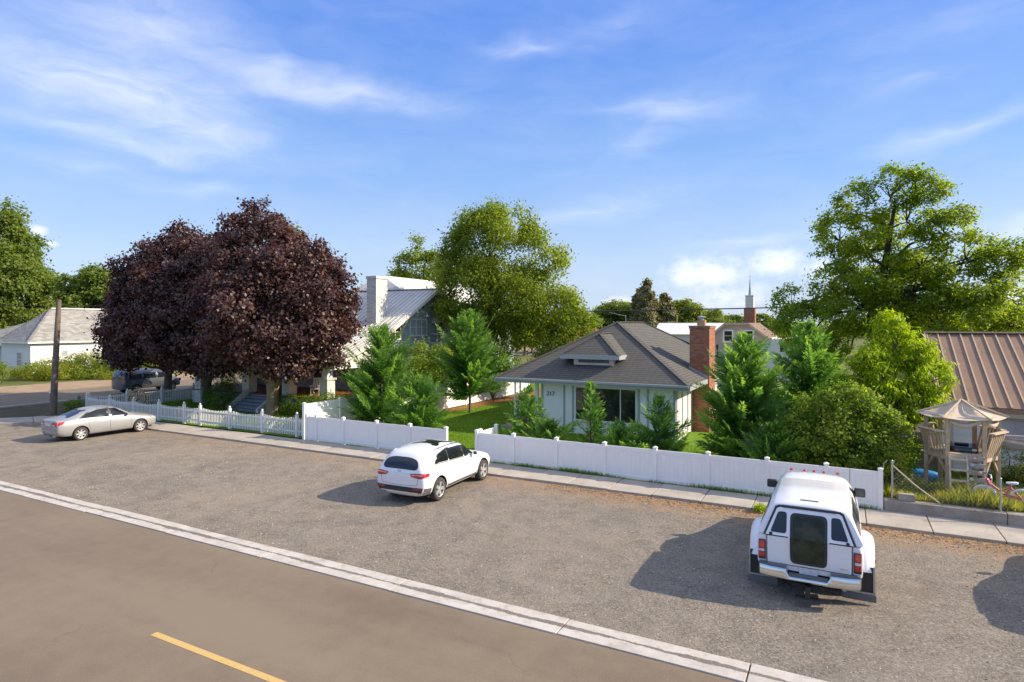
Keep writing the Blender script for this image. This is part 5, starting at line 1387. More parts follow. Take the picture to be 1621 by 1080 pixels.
    b = MB(); b.tube([(.62, .7, .36), (.64, .15, .33)], .045, 10); b.build('exhaust_pipe', 'galvanised', t, smooth=40)
    b = MB(); b.box(-.45, .45, .2, 5.2, .36, .52); b.tube([(-1.0, 1.22, .40), (1.0, 1.22, .40)], .06, 10); b.lathe([(0, -.15), (.14, -.1), (.16, 0), (.14, .1), (0, .15)], 12, Matrix.Translation((0, 1.22, .40))); b.build('chassis', 'well_dark', t)
    return t
truck = make_pickup()
truck.location = (-0.63, 13.78, 0.004); truck.rotation_euler = (0, 0, R(0.4))

# ---- another car of the same kind just past the right edge; its shadow falls into view
s2 = copy_tree(suv)
s2.location = (5.55, 17.25, 0.004); s2.rotation_euler = (0, 0, R(-1.5)); s2.scale = (1.0, 1.0, 1.08)
tag(s2, 'crossover just outside the right edge whose shadow falls on the gravel', 'suv')

# ---- dark van on the side street under the maples
def make_van():
    t = thing('parked_van', 'dark grey van parked on the side street behind the picket fence and maple leaves', 'van')
    yk = [-2.5, -2.42, -2.2, -1.5, 0, .9, 1.5, 2.0, 2.4, 2.5]
    rows = [([0] * 10, [.35] * 10),
            ([.7, .78, .82, .84, .84, .84, .84, .80, .66, .5], [.35] * 10),
            ([.82, .90, .94, .95, .95, .95, .95, .90, .74, .55], [.5] * 10),
            ([.84, .92, .96, .97, .97, .97, .96, .91, .76, .56], [.8, .8, .8, .8, .8, .8, .8, .78, .72, .66]),
            ([.80, .90, .93, .94, .94, .94, .92, .85, .70, .5], [1.1, 1.12, 1.12, 1.12, 1.12, 1.12, 1.1, 1.0, .86, .74]),
            ([.74, .84, .87, .88, .88, .86, .80, .72, .6, .44], [1.3, 1.48, 1.55, 1.57, 1.57, 1.52, 1.22, 1.05, .90, .77]),
            ([.60, .70, .74, .75, .75, .72, .66, .58, .48, .36], [1.4, 1.75, 1.86, 1.90, 1.90, 1.78, 1.32, 1.09, .92, .78]),
            ([0] * 10, [1.42, 1.80, 1.93, 1.98, 1.99, 1.86, 1.36, 1.11, .94, .79])]
    mb = loft_body(yk, rows, np.concatenate([np.linspace(-2.5, -2, 5), np.linspace(-1.7, .7, 7), np.linspace(.95, 2.5, 9)]))
    cuts = [arch_cutter(t, s * .95, yy, .35, .42, .5, s) for s in (-1, 1) for yy in (-1.45, 1.5)]
    body = finish_body(mb, 'body', ['grey_paint', 'well_dark'], t, 1, cuts); bv = bvh_of(body)
    for s in (-1, 1):
        for yy in (-1.45, 1.5): wheel(t, s * .84, yy, .35, .22, s, 6)
    for mir in (False, True):
        decal('window', rounded([(.25, 1.18), (1.2, 1.18), (.85, 1.6), (.25, 1.66)], .06), '+x', bv, 'car_glass', t, mirror=mir)
        decal('window', rounded([(-.95, 1.18), (.15, 1.18), (.15, 1.66), (-.95, 1.66)], .06), '+x', bv, 'car_glass', t, mirror=mir)
        decal('window', rounded([(-2.1, 1.18), (-1.05, 1.18), (-1.05, 1.66), (-2.0, 1.62)], .06), '+x', bv, 'car_glass', t, mirror=mir)
        decal('tail_lamp', rounded([(.66, 1.35), (.80, 1.3), (.86, .9), (.72, .9)], .04), '-y', bv, 'red_lens', t, mirror=mir)
    decal('rear_window', rounded([(-.62, 1.66), (.62, 1.66), (.70, 1.2), (-.70, 1.2)], .08), '-y', bv, 'car_glass', t)
    return t
van = make_van(); van.location = (-50.9, 31.0, 0); van.rotation_euler = (0, 0, 0)

# ------------------------------------------------------------------ vegetation
def leaf_mat(name, stops, trans=0.45, rough=0.5, tcol=None, spec=0.3):
    """thin leaves: diffuse + light coming through; own colour varies leaf by leaf and clump by clump"""
    m = bpy.data.materials.new(name); m.use_nodes = True; m.node_tree.nodes.clear(); MATS[name] = m
    k = NT(m.node_tree)
    at = k.node('ShaderNodeAttribute', attribute_name='rnd')
    c = k.ramp(at.outputs['Fac'], stops)
    bs = k.node('ShaderNodeBsdfPrincipled'); bs.inputs['Roughness'].default_value = rough; bs.inputs['Specular IOR Level'].default_value = spec
    k.l.new(c, bs.inputs['Base Color'])
    tr = k.node('ShaderNodeBsdfTranslucent')
    k.l.new(k.mix(1.0, c, tcol or (1.35, 1.30, 0.55), 'MULTIPLY'), tr.inputs['Color'])
    mx = k.node('ShaderNodeMixShader'); mx.inputs[0].default_value = trans
    k.l.new(bs.outputs[0], mx.inputs[1]); k.l.new(tr.outputs[0], mx.inputs[2])
    out = k.node('ShaderNodeOutputMaterial'); k.l.new(mx.outputs[0], out.inputs[0])
leaf_mat('maple_leaf', [(0.1, (0.034, 0.021, 0.025)), (0.45, (0.080, 0.045, 0.043)), (0.75, (0.150, 0.088, 0.072)), (1.0, (0.25, 0.155, 0.115))], 0.3, 0.42, (1.7, 0.75, 0.55), 0.35)
leaf_mat('elm_leaf', [(0.1, (0.092, 0.151, 0.021)), (0.5, (0.190, 0.263, 0.032)), (0.9, (0.345, 0.403, 0.047))], 0.62, tcol=(1.65, 1.5, 0.55))
leaf_mat('locust_leaf', [(0.1, (0.095, 0.175, 0.016)), (0.5, (0.199, 0.297, 0.025)), (0.9, (0.380, 0.448, 0.039))], 0.62, tcol=(1.65, 1.5, 0.55))
leaf_mat('cypress_leaf', [(0.1, (0.058, 0.144, 0.032)), (0.5, (0.125, 0.253, 0.052)), (0.9, (0.258, 0.398, 0.077))], 0.57, tcol=(1.25, 1.35, 0.75))
leaf_mat('lime_leaf', [(0.1, (0.24, 0.35, 0.014)), (0.5, (0.39, 0.52, 0.018)), (0.9, (0.51, 0.62, 0.035))], 0.5, tcol=(1.15, 1.15, 0.5))
leaf_mat('shrub_leaf', [(0.1, (0.108, 0.172, 0.027)), (0.5, (0.218, 0.307, 0.042)), (0.8, (0.416, 0.450, 0.064)), (0.94, (0.583, 0.479, 0.083)), (1.0, (0.620, 0.422, 0.111))], 0.57, tcol=(1.3, 1.45, 0.6))
leaf_mat('hedge_leaf', [(0.1, (0.064, 0.132, 0.019)), (0.6, (0.144, 0.251, 0.027)), (1.0, (0.287, 0.396, 0.046))], 0.52, tcol=(1.65, 1.5, 0.55))
leaf_mat('far_leaf', [(0.1, (0.098, 0.157, 0.032)), (0.5, (0.172, 0.241, 0.042)), (0.9, (0.270, 0.319, 0.063))], 0.52, tcol=(1.65, 1.5, 0.55))
leaf_mat('far_conifer', [(0.1, (0.121, 0.125, 0.063)), (0.5, (0.201, 0.196, 0.089)), (0.9, (0.310, 0.274, 0.126))], 0.3)
leaf_mat('weed_leaf', [(0.1, (0.13, 0.19, 0.024)), (0.5, (0.24, 0.30, 0.036)), (0.85, (0.40, 0.39, 0.06)), (1.0, (0.52, 0.42, 0.13))], 0.57, tcol=(1.65, 1.5, 0.55))
leaf_mat('grass_blade', [(0.1, (0.08, 0.17, 0.012)), (0.5, (0.13, 0.25, 0.016)), (0.9, (0.22, 0.33, 0.028))], 0.57, tcol=(1.65, 1.5, 0.55))
mat('bark', (0.115, 0.085, 0.060), 0.9, 0.3, 4.0, 0.6, 18)
mat('pale_bark', (0.30, 0.215, 0.13), 0.9, 0.2, 4.0, 0.5, 18)
mat('dark_bark', (0.050, 0.040, 0.032), 0.9, 0.3, 4.0, 0.6, 18)

def unit(a): return a / np.maximum(np.linalg.norm(a, axis=1, keepdims=True), 1e-9)
def leaf_quads(P, N, L, Wd, rng, droop=0.0, axis=None):
    """kite-shaped leaves at P, facing N; returns (4n,3)"""
    n = len(P)
    r_ = rng.normal(size=(n, 3)) if axis is None else axis + rng.normal(size=(n, 3)) * .35
    r_[:, 2] -= droop
    A = unit(r_ - N * np.sum(r_ * N, axis=1, keepdims=True)); B = np.cross(N, A)
    L = L[:, None]; Wd = Wd[:, None]
    V = np.empty((n, 4, 3))
    V[:, 0] = P - A * L * .5
    V[:, 1] = P + B * Wd * .5 + N * L * .10
    V[:, 2] = P + A * L * .5
    V[:, 3] = P - B * Wd * .5 + N * L * .10
    return V.reshape(-1, 3)
def split_lobes(lobes, rng, n=8, k=.44, out=.74, rag=.26, tufts=0):
    """break each big lobe into smaller leaf masses sitting on its surface"""
    L, D = [], []
    for (x, y, z, rx, ry, rz) in lobes:
        m = max(3, int(round(n * (.8 + .4 * rng.random()))))
        # even directions on the sphere, jittered
        i = np.arange(m) + .5
        ph = np.arccos(1 - 2 * i / m); th = PI * (1 + 5 ** .5) * i + rng.random() * 6
        d = unit(np.stack([np.cos(th) * np.sin(ph), np.sin(th) * np.sin(ph), np.cos(ph)], 1) + rng.normal(size=(m, 3)) * .22)
        for q in d:
            s = k * (.75 + .55 * rng.random())
            o = out * (1.01 - rag / 2 + rag * rng.random())
            L.append((x + q[0] * rx * o, y + q[1] * ry * o, z + q[2] * rz * o, rx * s, ry * s, rz * s)); D.append(q)
        # ragged branch ends reaching past the outline
        for _ in range(tufts):
            q = unit(rng.normal(size=(1, 3)) + np.array([[0, 0, .35]]))[0]
            s = .13 + .10 * rng.random(); o = .98 + .20 * rng.random()
            L.append((x + q[0] * rx * o, y + q[1] * ry * o, z + q[2] * rz * o, rx * s, ry * s, rz * s * 1.2)); D.append(q)
    return L, np.array(D)
def crown(name, lobes, m, parent, rng, dens=2.2, per=26, spread=.34, leaf=.2, aspect=.75, droop=.3, up=.55, keep_deep=.25, outlier=.03, squash=.8, gap=0.0, sub=8, subk=.44, rag=.26, tufts=0):
    small, SD = split_lobes(lobes, rng, sub, subk, rag=rag, tufts=tufts)
    C, D, G = [], [], []
    for gi, ((x, y, z, rx, ry, rz), q) in enumerate(zip(small, SD)):
        if gap and rng.random() < gap * .5: continue
        ar = 4 * PI * (((rx * ry) ** 1.6 + (rx * rz) ** 1.6 + (ry * rz) ** 1.6) / 3) ** (1 / 1.6)
        n = max(3, int(dens * ar))
        d = unit(rng.normal(size=(n, 3)) + q * .45 + np.array([0, 0, .12]))
        rad = .70 + .34 * rng.random(n) ** .7
        C.append(np.array([x, y, z]) + d * rad[:, None] * np.array([rx, ry, rz])); D.append(unit(d + q * .35)); G.append(np.full(n, gi))
    C = np.concatenate(C); D = np.concatenate(D); G = np.concatenate(G)
    # clumps buried deep inside the crown are mostly left out
    deep = np.zeros(len(C), bool)
    for (x, y, z, rx, ry, rz) in lobes:
        e = (C - np.array([x, y, z])) / np.array([rx, ry, rz]); deep |= np.sum(e * e, axis=1) < .36
    keep = ~deep | (rng.random(len(C)) < keep_deep)
    C, D, G = C[keep], D[keep], G[keep]
    n = len(C)
    gr = rng.random(len(small)); cr = rng.random(n); cs = .75 + .5 * rng.random(n)
    idx = np.repeat(np.arange(n), per); k = len(idx)
    off = rng.normal(size=(k, 3)); off[:, 2] *= squash
    far = rng.random(k) < outlier
    off[far] *= 1.8
    P = C[idx] + off * (spread * cs[idx])[:, None]
    P[:, 2] = np.maximum(P[:, 2], .12)
    N = unit(D[idx] * .7 + np.array([0, 0, up]) + rng.normal(size=(k, 3)) * .5)
    L = leaf * (.65 + .7 * rng.random(k))
    V = leaf_quads(P, N, L, L * aspect, rng, droop)
    a = np.clip(.30 * gr[G[idx]] + .25 * cr[idx] + .45 * rng.random(k), 0, 1)
    LEAVES[name + parent.name] = k
    o = quads_object(name, V, 4, m, parent, a)
    return o, C
LEAVES = {}
def limb_tubes(mb, base, tips, rng, r0, r1, sag=.15, n=5, seg=5):
    for t in tips:
        a = Vector(base); c = Vector(t); d = c - a
        pts = []
        for i in range(seg + 1):
            s = i / seg
            p = a + d * s + Vector((0, 0, d.length * sag * math.sin(PI * s) * .5)) + Vector(rng.normal(size=3)) * d.length * .025 * (0 if i in (0, seg) else 1)
            pts.append(p)
        mb.tube(pts, [r0 + (r1 - r0) * (i / seg) for i in range(seg + 1)], n, False)
def tree(name, label, loc, trunk, lobes, leaf_m, bark_m='bark', seed=1, twigs=6, fork=None, group=None, cat='tree', limb=.5, **kw):
    """trunk: list of (x,y,z,r); limbs run from the trunk to each lobe, twigs on to the clumps"""
    rng = np.random.default_rng(seed)
    t = thing(name, label, cat, loc, 0, group)
    cr, C = crown('crown', lobes, leaf_m, t, rng, **kw)
    mb = MB(); mb.tube([p[:3] for p in trunk], [p[3] for p in trunk], 12)
    top = Vector(trunk[-1][:3]); rt = trunk[-1][3]
    for lb in lobes:
        c = Vector(lb[:3]) - Vector((0, 0, lb[5] * .25))
        zb = min(c.z - .1, top.z)
        # leave the trunk somewhere below the lobe
        base = None
        for a, b in zip(trunk[:-1], trunk[1:]):
            want = max(trunk[0][2] + (top.z - trunk[0][2]) * .55, min(top.z, c.z - (Vector((c.x, c.y)) - Vector((top.x, top.y))).length * .55))
            if a[2] <= want <= b[2] + 1e-6:
                s = (want - a[2]) / max(b[2] - a[2], 1e-6); base = Vector(a[:3]).lerp(Vector(b[:3]), s); rb = a[3] + (b[3] - a[3]) * s
        if base is None: base, rb = top, rt
        limb_tubes(mb, base, [c], rng, rb * limb, .035, .12, 6)
        d = np.linalg.norm(C - np.array(lb[:3]), axis=1)
        near = np.argsort(d)[:max(twigs * 3, 3)]
        if len(near):
            pick = rng.choice(near, min(twigs, len(near)), replace=False)
            limb_tubes(mb, c, [tuple(C[i]) for i in pick], rng, .035, .012, .05, 4, 3)
    mb.build('trunk', bark_m, t, smooth=60)
    return t

# ---- three dark red maples in the front garden
tree('red_maple', 'nearest dark purple-leaved maple with pale trunk in front of the craftsman porch', (-31.2, 26.8, .03),
     [(0, 0, -.1, .50), (0, 0, .25, .42), (.02, 0, 1.2, .36), (-.05, .05, 2.2, .42), (-.1, .1, 3.2, .33)],
     [(-.2, 0, 7.9, 3.6, 3.6, 3.3), (-1.4, .5, 10.3, 2.3, 2.4, 2.1), (1.5, .3, 8.7, 2.5, 2.5, 2.1), (3.1, -.4, 6.5, 2.5, 2.6, 2.3), (3.4, .5, 4.6, 1.9, 2.2, 1.5),
      (-2.8, -.3, 6.6, 2.6, 2.8, 2.5), (.6, -2.5, 5.9, 2.8, 2.3, 2.5), (.5, 2.5, 6.0, 2.9, 2.4, 2.7), (-2.0, .0, 4.3, 2.4, 2.4, 1.6), (1.3, -1.6, 3.9, 2.1, 1.9, 1.1), (-1.5, .2, 11.9, 1.2, 1.2, 1.1), (-3.4, -1.0, 3.7, 1.7, 1.6, 1.2), (2.6, -1.0, 3.3, 1.5, 1.5, .9),
      (2.9, 1.0, 6.9, 2.0, 2.0, 1.8)],
     'maple_leaf', 'pale_bark', 3, dens=2.7, per=26, spread=.22, leaf=.18, aspect=.85, droop=.6, up=.35, keep_deep=.3, limb=.62, sub=14, subk=.35, rag=.40, tufts=9)
tree('red_maple', 'middle dark purple-leaved maple behind the garden gate', (-39.0, 27.9, .03),
     [(0, 0, -.1, .40), (0, 0, .3, .33), (0, 0, 1.4, .29), (.05, .05, 2.6, .30), (.1, 0, 3.6, .22)],
     [(0, 0, 7.6, 3.4, 3.4, 3.2), (.5, .3, 8.9, 2.2, 2.3, 1.9), (-1.4, .2, 8.9, 2.2, 2.3, 2.0), (2.3, 0, 7.4, 2.3, 2.4, 2.1), (-2.3, -.3, 6.2, 2.4, 2.4, 2.2), (1.9, -1.1, 5.0, 2.4, 2.2, 1.8),
      (0, -2.2, 5.2, 2.4, 2.0, 2.0), (-.4, 2.2, 5.8, 2.6, 2.2, 2.4), (-1.4, -.7, 3.5, 2.0, 1.8, 1.2), (1.6, -1.2, 3.3, 1.9, 1.7, 1.1), (3.2, -.6, 3.5, 1.5, 1.5, 1.0)],
     'maple_leaf', 'bark', 4, dens=2.5, per=24, spread=.24, leaf=.195, aspect=.85, droop=.6, up=.35, keep_deep=.3, sub=14, subk=.35, rag=.40, tufts=9)
tree('red_maple', 'leftmost dark purple-leaved maple beside the side street', (-44.2, 28.4, .03),
     [(0, 0, -.1, .36), (0, 0, .3, .30), (.05, 0, 1.5, .26), (0, .1, 2.8, .25), (.1, 0, 3.8, .2)],
     [(0, 0, 7.0, 3.2, 3.2, 3.0), (1.4, .2, 10.6, 1.9, 2.0, 1.8), (-.4, 0, 10.0, 1.9, 2.0, 1.7), (2.2, -.2, 7.8, 2.2, 2.3, 2.1), (-2.6, -.3, 6.2, 2.3, 2.4, 2.0), (-3.5, -.6, 4.5, 1.9, 1.9, 1.35), (-4.4, -.8, 4.0, 1.4, 1.4, 1.0), (-2.9, -.4, 8.9, 1.8, 1.8, 1.6), (-3.9, -.5, 6.4, 1.7, 1.7, 1.5), (-2.9, -1.4, 2.9, 1.2, 1.2, .7),
      (.4, -2.0, 4.9, 2.3, 2.0, 1.7), (0, 2.1, 5.5, 2.4, 2.1, 2.2), (-1.9, -1.2, 3.6, 1.7, 1.6, .9), (-1.7, -.2, 8.1, 2.3, 2.2, 1.7)],
     'maple_leaf', 'bark', 5, dens=2.5, per=24, spread=.24, leaf=.195, aspect=.85, droop=.6, up=.35, keep_deep=.3, sub=14, subk=.35, rag=.40, tufts=9)

# ---- tall trees behind the gardens
tree('elm_tree', 'tall yellow-green leafy tree rising between the craftsman house and the bungalow', (-24.9, 41.4, .03),
     [(0, 0, -.1, .45), (0, 0, .4, .36), (.1, .1, 2.5, .30), (0, .2, 4.5, .28), (.2, .1, 7.5, .20), (.5, 0, 10.5, .11)],
     [(1.2, 0, 10.4, 3.3, 3.2, 3.2), (-.1, 0, 12.3, 2.1, 2.0, 1.8), (2.3, 0, 12.9, 2.0, 1.9, 1.7), (-1.5, .2, 10.4, 1.9, 2.0, 2.3), (4.0, .3, 10.4, 2.2, 2.2, 2.3), (-1.0, -.2, 7.6, 2.2, 2.2, 2.3),
      (3.4, -.3, 7.3, 2.8, 2.6, 2.3), (.3, -1.8, 7.6, 2.8, 2.2, 2.4), (.5, 1.6, 7.8, 2.8, 2.2, 2.6), (6.1, .6, 6.2, 2.1, 2.1, 1.9), (5.4, .3, 4.3, 2.0, 2.0, 1.5), (-.8, .3, 5.2, 1.6, 1.6, 1.3), (2.3, -.4, 4.7, 2.0, 1.8, 1.4),
      (7.3, 1.0, 5.0, 1.5, 1.6, 1.3), (.8, .2, 13.7, 1.1, 1.1, 1.0)],
     'elm_leaf', 'bark', 7, dens=2.4, per=30, spread=.28, leaf=.22, aspect=.5, droop=1.2, up=.4, keep_deep=.15, gap=.30, twigs=8, sub=9, subk=.42, squash=1.1, tufts=7)
tree('poplar_tree', 'loose pale-leaved tree showing above the metal roof ridge left of the tall elm', (-42.4, 56.8, .03),
     [(0, 0, -.1, .4), (0, 0, 4, .3), (.2, 0, 9, .15)],
     [(0, 0, 11.5, 2.2, 2.2, 3.0), (-1.9, 0, 9.6, 2.0, 2.0, 2.0), (1.8, .2, 10.2, 2.0, 2.0, 2.8), (-3.2, 0, 8.3, 1.4, 1.4, 1.2), (.3, 0, 8.2, 3.0, 2.4, 2.4), (.9, 0, 14.0, 1.2, 1.2, 1.5)],
     'elm_leaf', 'bark', 8, dens=1.8, per=26, spread=.34, leaf=.30, aspect=.6, droop=.5, gap=.4)
tree('poplar_tree', 'tree top poking out behind the dark maples above their crown', (-52.0, 44.5, .03),
     [(0, 0, -.1, .4), (0, 0, 5, .3), (.2, 0, 11, .15)],
     [(0, 0, 11.5, 2.0, 2.0, 3.6), (.9, 0, 14.6, 1.1, 1.1, 1.5), (2.0, 0, 13.3, 1.2, 1.2, 2.0)],
     'elm_leaf', 'bark', 9, dens=1.6, per=22, spread=.34, leaf=.32, aspect=.6, droop=.5, gap=.3)
tree('locust_tree', 'tall spreading green tree with dark trunk and open branches behind the lime-leaved tree', (2.4, 48.0, .05),
     [(0.00, 0.00, -0.11, 0.58), (0.00, 0.00, 0.54, 0.46), (-0.12, 0.12, 3.24, 0.40), (0.00, 0.00, 5.94, 0.36), (-0.12, 0.12, 8.64, 0.26), (0.36, 0.00, 11.88, 0.14), (0.60, 0.00, 13.82, 0.07)],
     [(0.30, 0.00, 14.26, 2.09, 1.90, 1.27), (1.95, 0.24, 14.15, 1.43, 1.32, 1.03), (-1.54, 0.00, 13.28, 1.43, 1.43, 1.27), (1.23, 0.00, 12.53, 2.09, 1.90, 1.15), (-2.67, 0.24, 11.66, 1.52, 1.52, 1.53), (3.28, 0.00, 11.56, 1.90, 1.71, 1.27), (0.20, -0.72, 10.80, 1.90, 1.71, 1.15),
      (-2.77, 0.00, 10.04, 1.61, 1.61, 1.15), (4.42, 0.24, 9.94, 1.80, 1.71, 1.15), (1.95, -0.84, 9.40, 1.90, 1.71, 1.03), (-1.23, -1.20, 8.64, 1.90, 1.71, 1.15), (6.05, 0.48, 9.40, 1.43, 1.43, 1.03), (6.88, 0.36, 9.94, 0.76, 0.76, 0.64), (-4.21, 0.36, 7.45, 1.90, 1.80, 1.41),
      (-5.65, 0.24, 7.13, 1.23, 1.32, 1.03), (4.31, -0.48, 7.78, 2.18, 1.90, 1.27), (1.23, -1.56, 7.34, 2.18, 1.80, 1.15), (-2.15, -0.96, 6.05, 2.28, 1.90, 1.53), (5.95, 0.24, 6.80, 2.09, 1.90, 1.41), (2.98, -0.84, 5.62, 2.47, 2.09, 1.66), (-4.42, 0.00, 5.29, 2.09, 1.90, 1.66),
      (-0.52, 2.16, 9.94, 2.28, 1.71, 1.79), (1.54, 2.28, 7.34, 2.85, 1.80, 2.04), (7.19, 0.60, 5.62, 1.80, 1.80, 1.41), (-2.05, 1.80, 3.89, 2.28, 1.90, 1.79), (3.60, 1.80, 4.10, 2.66, 1.90, 1.66)],
     'locust_leaf', 'dark_bark', 12, dens=3.0, per=30, spread=.26, leaf=.22, aspect=.5, droop=.5, up=.7, keep_deep=.12, gap=.62, squash=.7, twigs=12, limb=.6, sub=9, subk=.38, outlier=.02, tufts=4)
tree('lime_tree', 'bright lime-green drooping tree in front of the tall spreading tree', (1.5, 26.4, .34),
     [(0, 0, -.1, .14), (0, 0, 1.5, .11), (.1, 0, 3, .08), (.1, 0, 4.6, .04)],
     [(-.1, 0, 5.15, .42, .42, .42), (.15, 0, 4.55, .62, .6, .5), (-.65, 0, 3.9, .62, .7, .55), (.75, .1, 4.1, .55, .6, .5), (0, -.3, 3.4, 1.0, .8, .7), (-.95, 0, 2.7, .7, .7, .6), (1.15, 0, 3.3, .55, .6, .6), (.1, -.5, 2.4, 1.1, .75, .65), (.95, -.2, 2.2, .75, .7, .6), (-.2, .4, 3.0, 1.0, .65, 1.0), (1.3, .2, 2.6, .4, .4, .4)],
     'lime_leaf', 'bark', 13, dens=13, per=18, spread=.11, leaf=.20, aspect=.28, droop=2.6, up=.3, gap=.2, squash=.9, sub=7, subk=.46)

# ---- feathery young cypresses: fronds set round a stem, each with rows of narrow sprays
def cypress(label, loc, h, rad, seed, nb=170, group='young feathery cypresses in the garden', lean=0.0, droop=.0, leafn=34, base=.03, shape=1.0, name='cypress'):
    rng = np.random.default_rng(seed)
    t = thing(name, label, 'conifer', loc, 0, group)
    mb = MB(); mb.tube([(0, 0, -.05), (lean * .3, 0, h * .4), (lean, 0, h * .97)], [.035 + h * .008, .02 + h * .006, .008], 7)
    Ps, Ns, Ax, Ls, At = [], [], [], [], []
    for i in range(nb):
        f = (i + rng.random()) / nb
        z0 = h * (base + (.95 - base) * f ** 1.1)
        ang = rng.random() * 2 * PI
        env = (1 - f) ** .80 * (.66 + .40 * min(1, f * 4)) * shape
        ln = rad * env * (.55 + .75 * rng.random() ** 1.3) + .035 * h
        rise = max(.25, (.65 + .6 * f + rng.normal() * .22)) * (1 - droop)
        d = np.array([math.cos(ang), math.sin(ang), 0.0])
        br = rng.random()
        n = max(9, int(ln / .052))
        s = np.linspace(.10, 1, n)
        bend = rng.normal() * .18
        curve = np.stack([d[0] * ln * s - d[1] * bend * ln * s ** 2, d[1] * ln * s + d[0] * bend * ln * s ** 2, ln * (rise * s ** 1.25 - .05 - .16 * s ** 3)], 1)
        start = np.array([lean * (z0 / h), 0, z0]); P = start + curve
        tang = unit(np.gradient(curve, axis=0))
        tilt = rng.normal() * .7
        side0 = unit(np.cross(tang, np.array([0, 0, 1.0])) + 1e-6); nr0 = unit(np.cross(side0, tang))
        side = side0 * math.cos(tilt) + nr0 * math.sin(tilt); nrm = unit(np.cross(side, tang))
        wl = min(.34, .10 + .22 * ln)
        for sg in (-1, 1):
            sd = unit(side * sg + nrm * rng.normal(size=(n, 1)) * .22)
            ax = unit(sd * .78 + tang * .70)
            L = wl * (.30 + .85 * np.sin(PI * np.clip(s * .80 + .14, 0, 1))) * (.75 + .5 * rng.random(n))
            Ps.append(P + ax * (L * .45)[:, None]); Ns.append(unit(nrm + rng.normal(size=(n, 3)) * .30)); Ax.append(ax); Ls.append(L)
            At.append(np.clip(.30 * br + .35 * s + .35 * rng.random(n), 0, 1))
        Ps.append(P[-1:] + tang[-1:] * wl * .3); Ns.append(nrm[-1:]); Ax.append(tang[-1:]); Ls.append(np.array([wl * .9])); At.append(np.array([.9]))
        if i % 2 == 0: mb.tube([tuple(start), tuple(P[n // 2]), tuple(P[-1])], [.012, .008, .004], 4, False)
    P = np.concatenate(Ps); N = np.concatenate(Ns); A = np.concatenate(Ax); L = np.concatenate(Ls)
    P[:, 2] = np.maximum(P[:, 2], .05)
    N = unit(N - A * np.sum(N * A, axis=1, keepdims=True)); B = np.cross(N, A)
    Wd = np.clip(L * .30, .03, .075)
    V = np.empty((len(P), 4, 3))
    V[:, 0] = P - A * (L * .5)[:, None]; V[:, 1] = P + B * (Wd * .5)[:, None]; V[:, 2] = P + A * (L * .55)[:, None]; V[:, 3] = P - B * (Wd * .5)[:, None]
    quads_object('crown', V.reshape(-1, 3), 4, 'cypress_leaf', t, np.concatenate(At))
    mb.build('trunk', 'bark', t, smooth=60)
    return t
cypress('large feathery cypress behind the low fence, just right of the tall boundary fence', (-21.3, 25.3, .03), 5.6, 2.2, 21, 250)
cypress('low bushy cypress right of the large one, behind the low fence near the driveway gap', (-18.35, 24.6, .03), 3.1, 1.5, 22, 140)
cypress('pointed cypress standing on the lawn at the mulch bed, trunk showing', (-20.7, 33.0, .03), 6.5, 2.2, 23, 270, base=.14)
cypress('slim young cypress at the left end of the bungalow front, by the porch', (-11.95, 23.7, .03), 2.95, 1.0, 24, 90)
cypress('low leaning cypress between the porch and the picture window', (-10.9, 23.2, .03), 1.65, 1.15, 25, 70, lean=.3)
cypress('upright young cypress in front of the picture window', (-9.1, 23.8, .03), 3.25, .72, 26, 80)
cypress('short cypress below the right half of the picture window', (-7.75, 23.2, .03), 1.75, 1.0, 27, 70, lean=.1)
cypress('young cypress with fan-like fronds right of the picture window', (-6.25, 23.6, .03), 2.85, 1.3, 28, 75)
cypress('small round cypress behind the fence near the bungalow corner', (-6.9, 22.7, .03), 1.45, .8, 29, 70)
cypress('tall dark cypress standing right of the brick chimney', (-3.35, 25.2, .03), 5.3, 1.9, 30, 260)
cypress('second tall cypress between the dark one and the big shrub', (-1.3, 27.5, .03), 5.75, 1.9, 31, 250)
cypress('small bushy cypress filling the foot of the tall dark one', (-2.2, 23.6, .03), 2.1, 1.2, 32, 100)
cypress('bright green small cypress by the fence return left of the slim one', (-12.6, 24.2, .03), 1.25, .75, 33, 80)

# ---- shrubs and hedges
def shrub(name, label, loc, lobes, m, seed, group=None, cat='shrub', **kw):
    rng = np.random.default_rng(seed)
    t = thing(name, label, cat, loc, 0, group)
    o, C = crown('foliage', lobes, m, t, rng, **kw)
    mb = MB()
    pick = rng.choice(len(C), min(14, len(C)), replace=False)
    limb_tubes(mb, (0, 0, 0), [tuple(C[i]) for i in pick], rng, .03, .008, .1, 5, 4)
    mb.build('stem', 'bark', t, smooth=60)
    return t
shrub('big_shrub', 'large rounded shrub with orange-tinted tips at the right end of the white fence', (-.15, 23.9, .03),
      [(0, 0, 1.7, 1.25, 1.1, 1.15), (-1.0, .1, 1.5, .9, .9, 1.0), (.95, 0, 1.5, .85, .9, 1.05), (.2, 0, 2.6, 1.0, .9, .75), (-.6, .3, 2.5, .8, .8, .6), (.9, -.3, .85, .85, .7, .75), (-.6, -.5, .8, .9, .6, .7), (1.15, .2, 2.3, .6, .6, .6), (.1, -.6, 1.1, 1.0, .5, .9), (1.35, 0, 1.1, .6, .7, .9), (1.75, .5, 1.3, .5, .6, .9), (-1.35, .2, 1.2, .6, .7, .8), (.55, .1, 3.0, .5, .5, .4)],
      'shrub_leaf', 41, dens=13, per=24, spread=.11, leaf=.115, aspect=.55, droop=.4, keep_deep=.3, gap=.15, sub=11, subk=.36, rag=.6)
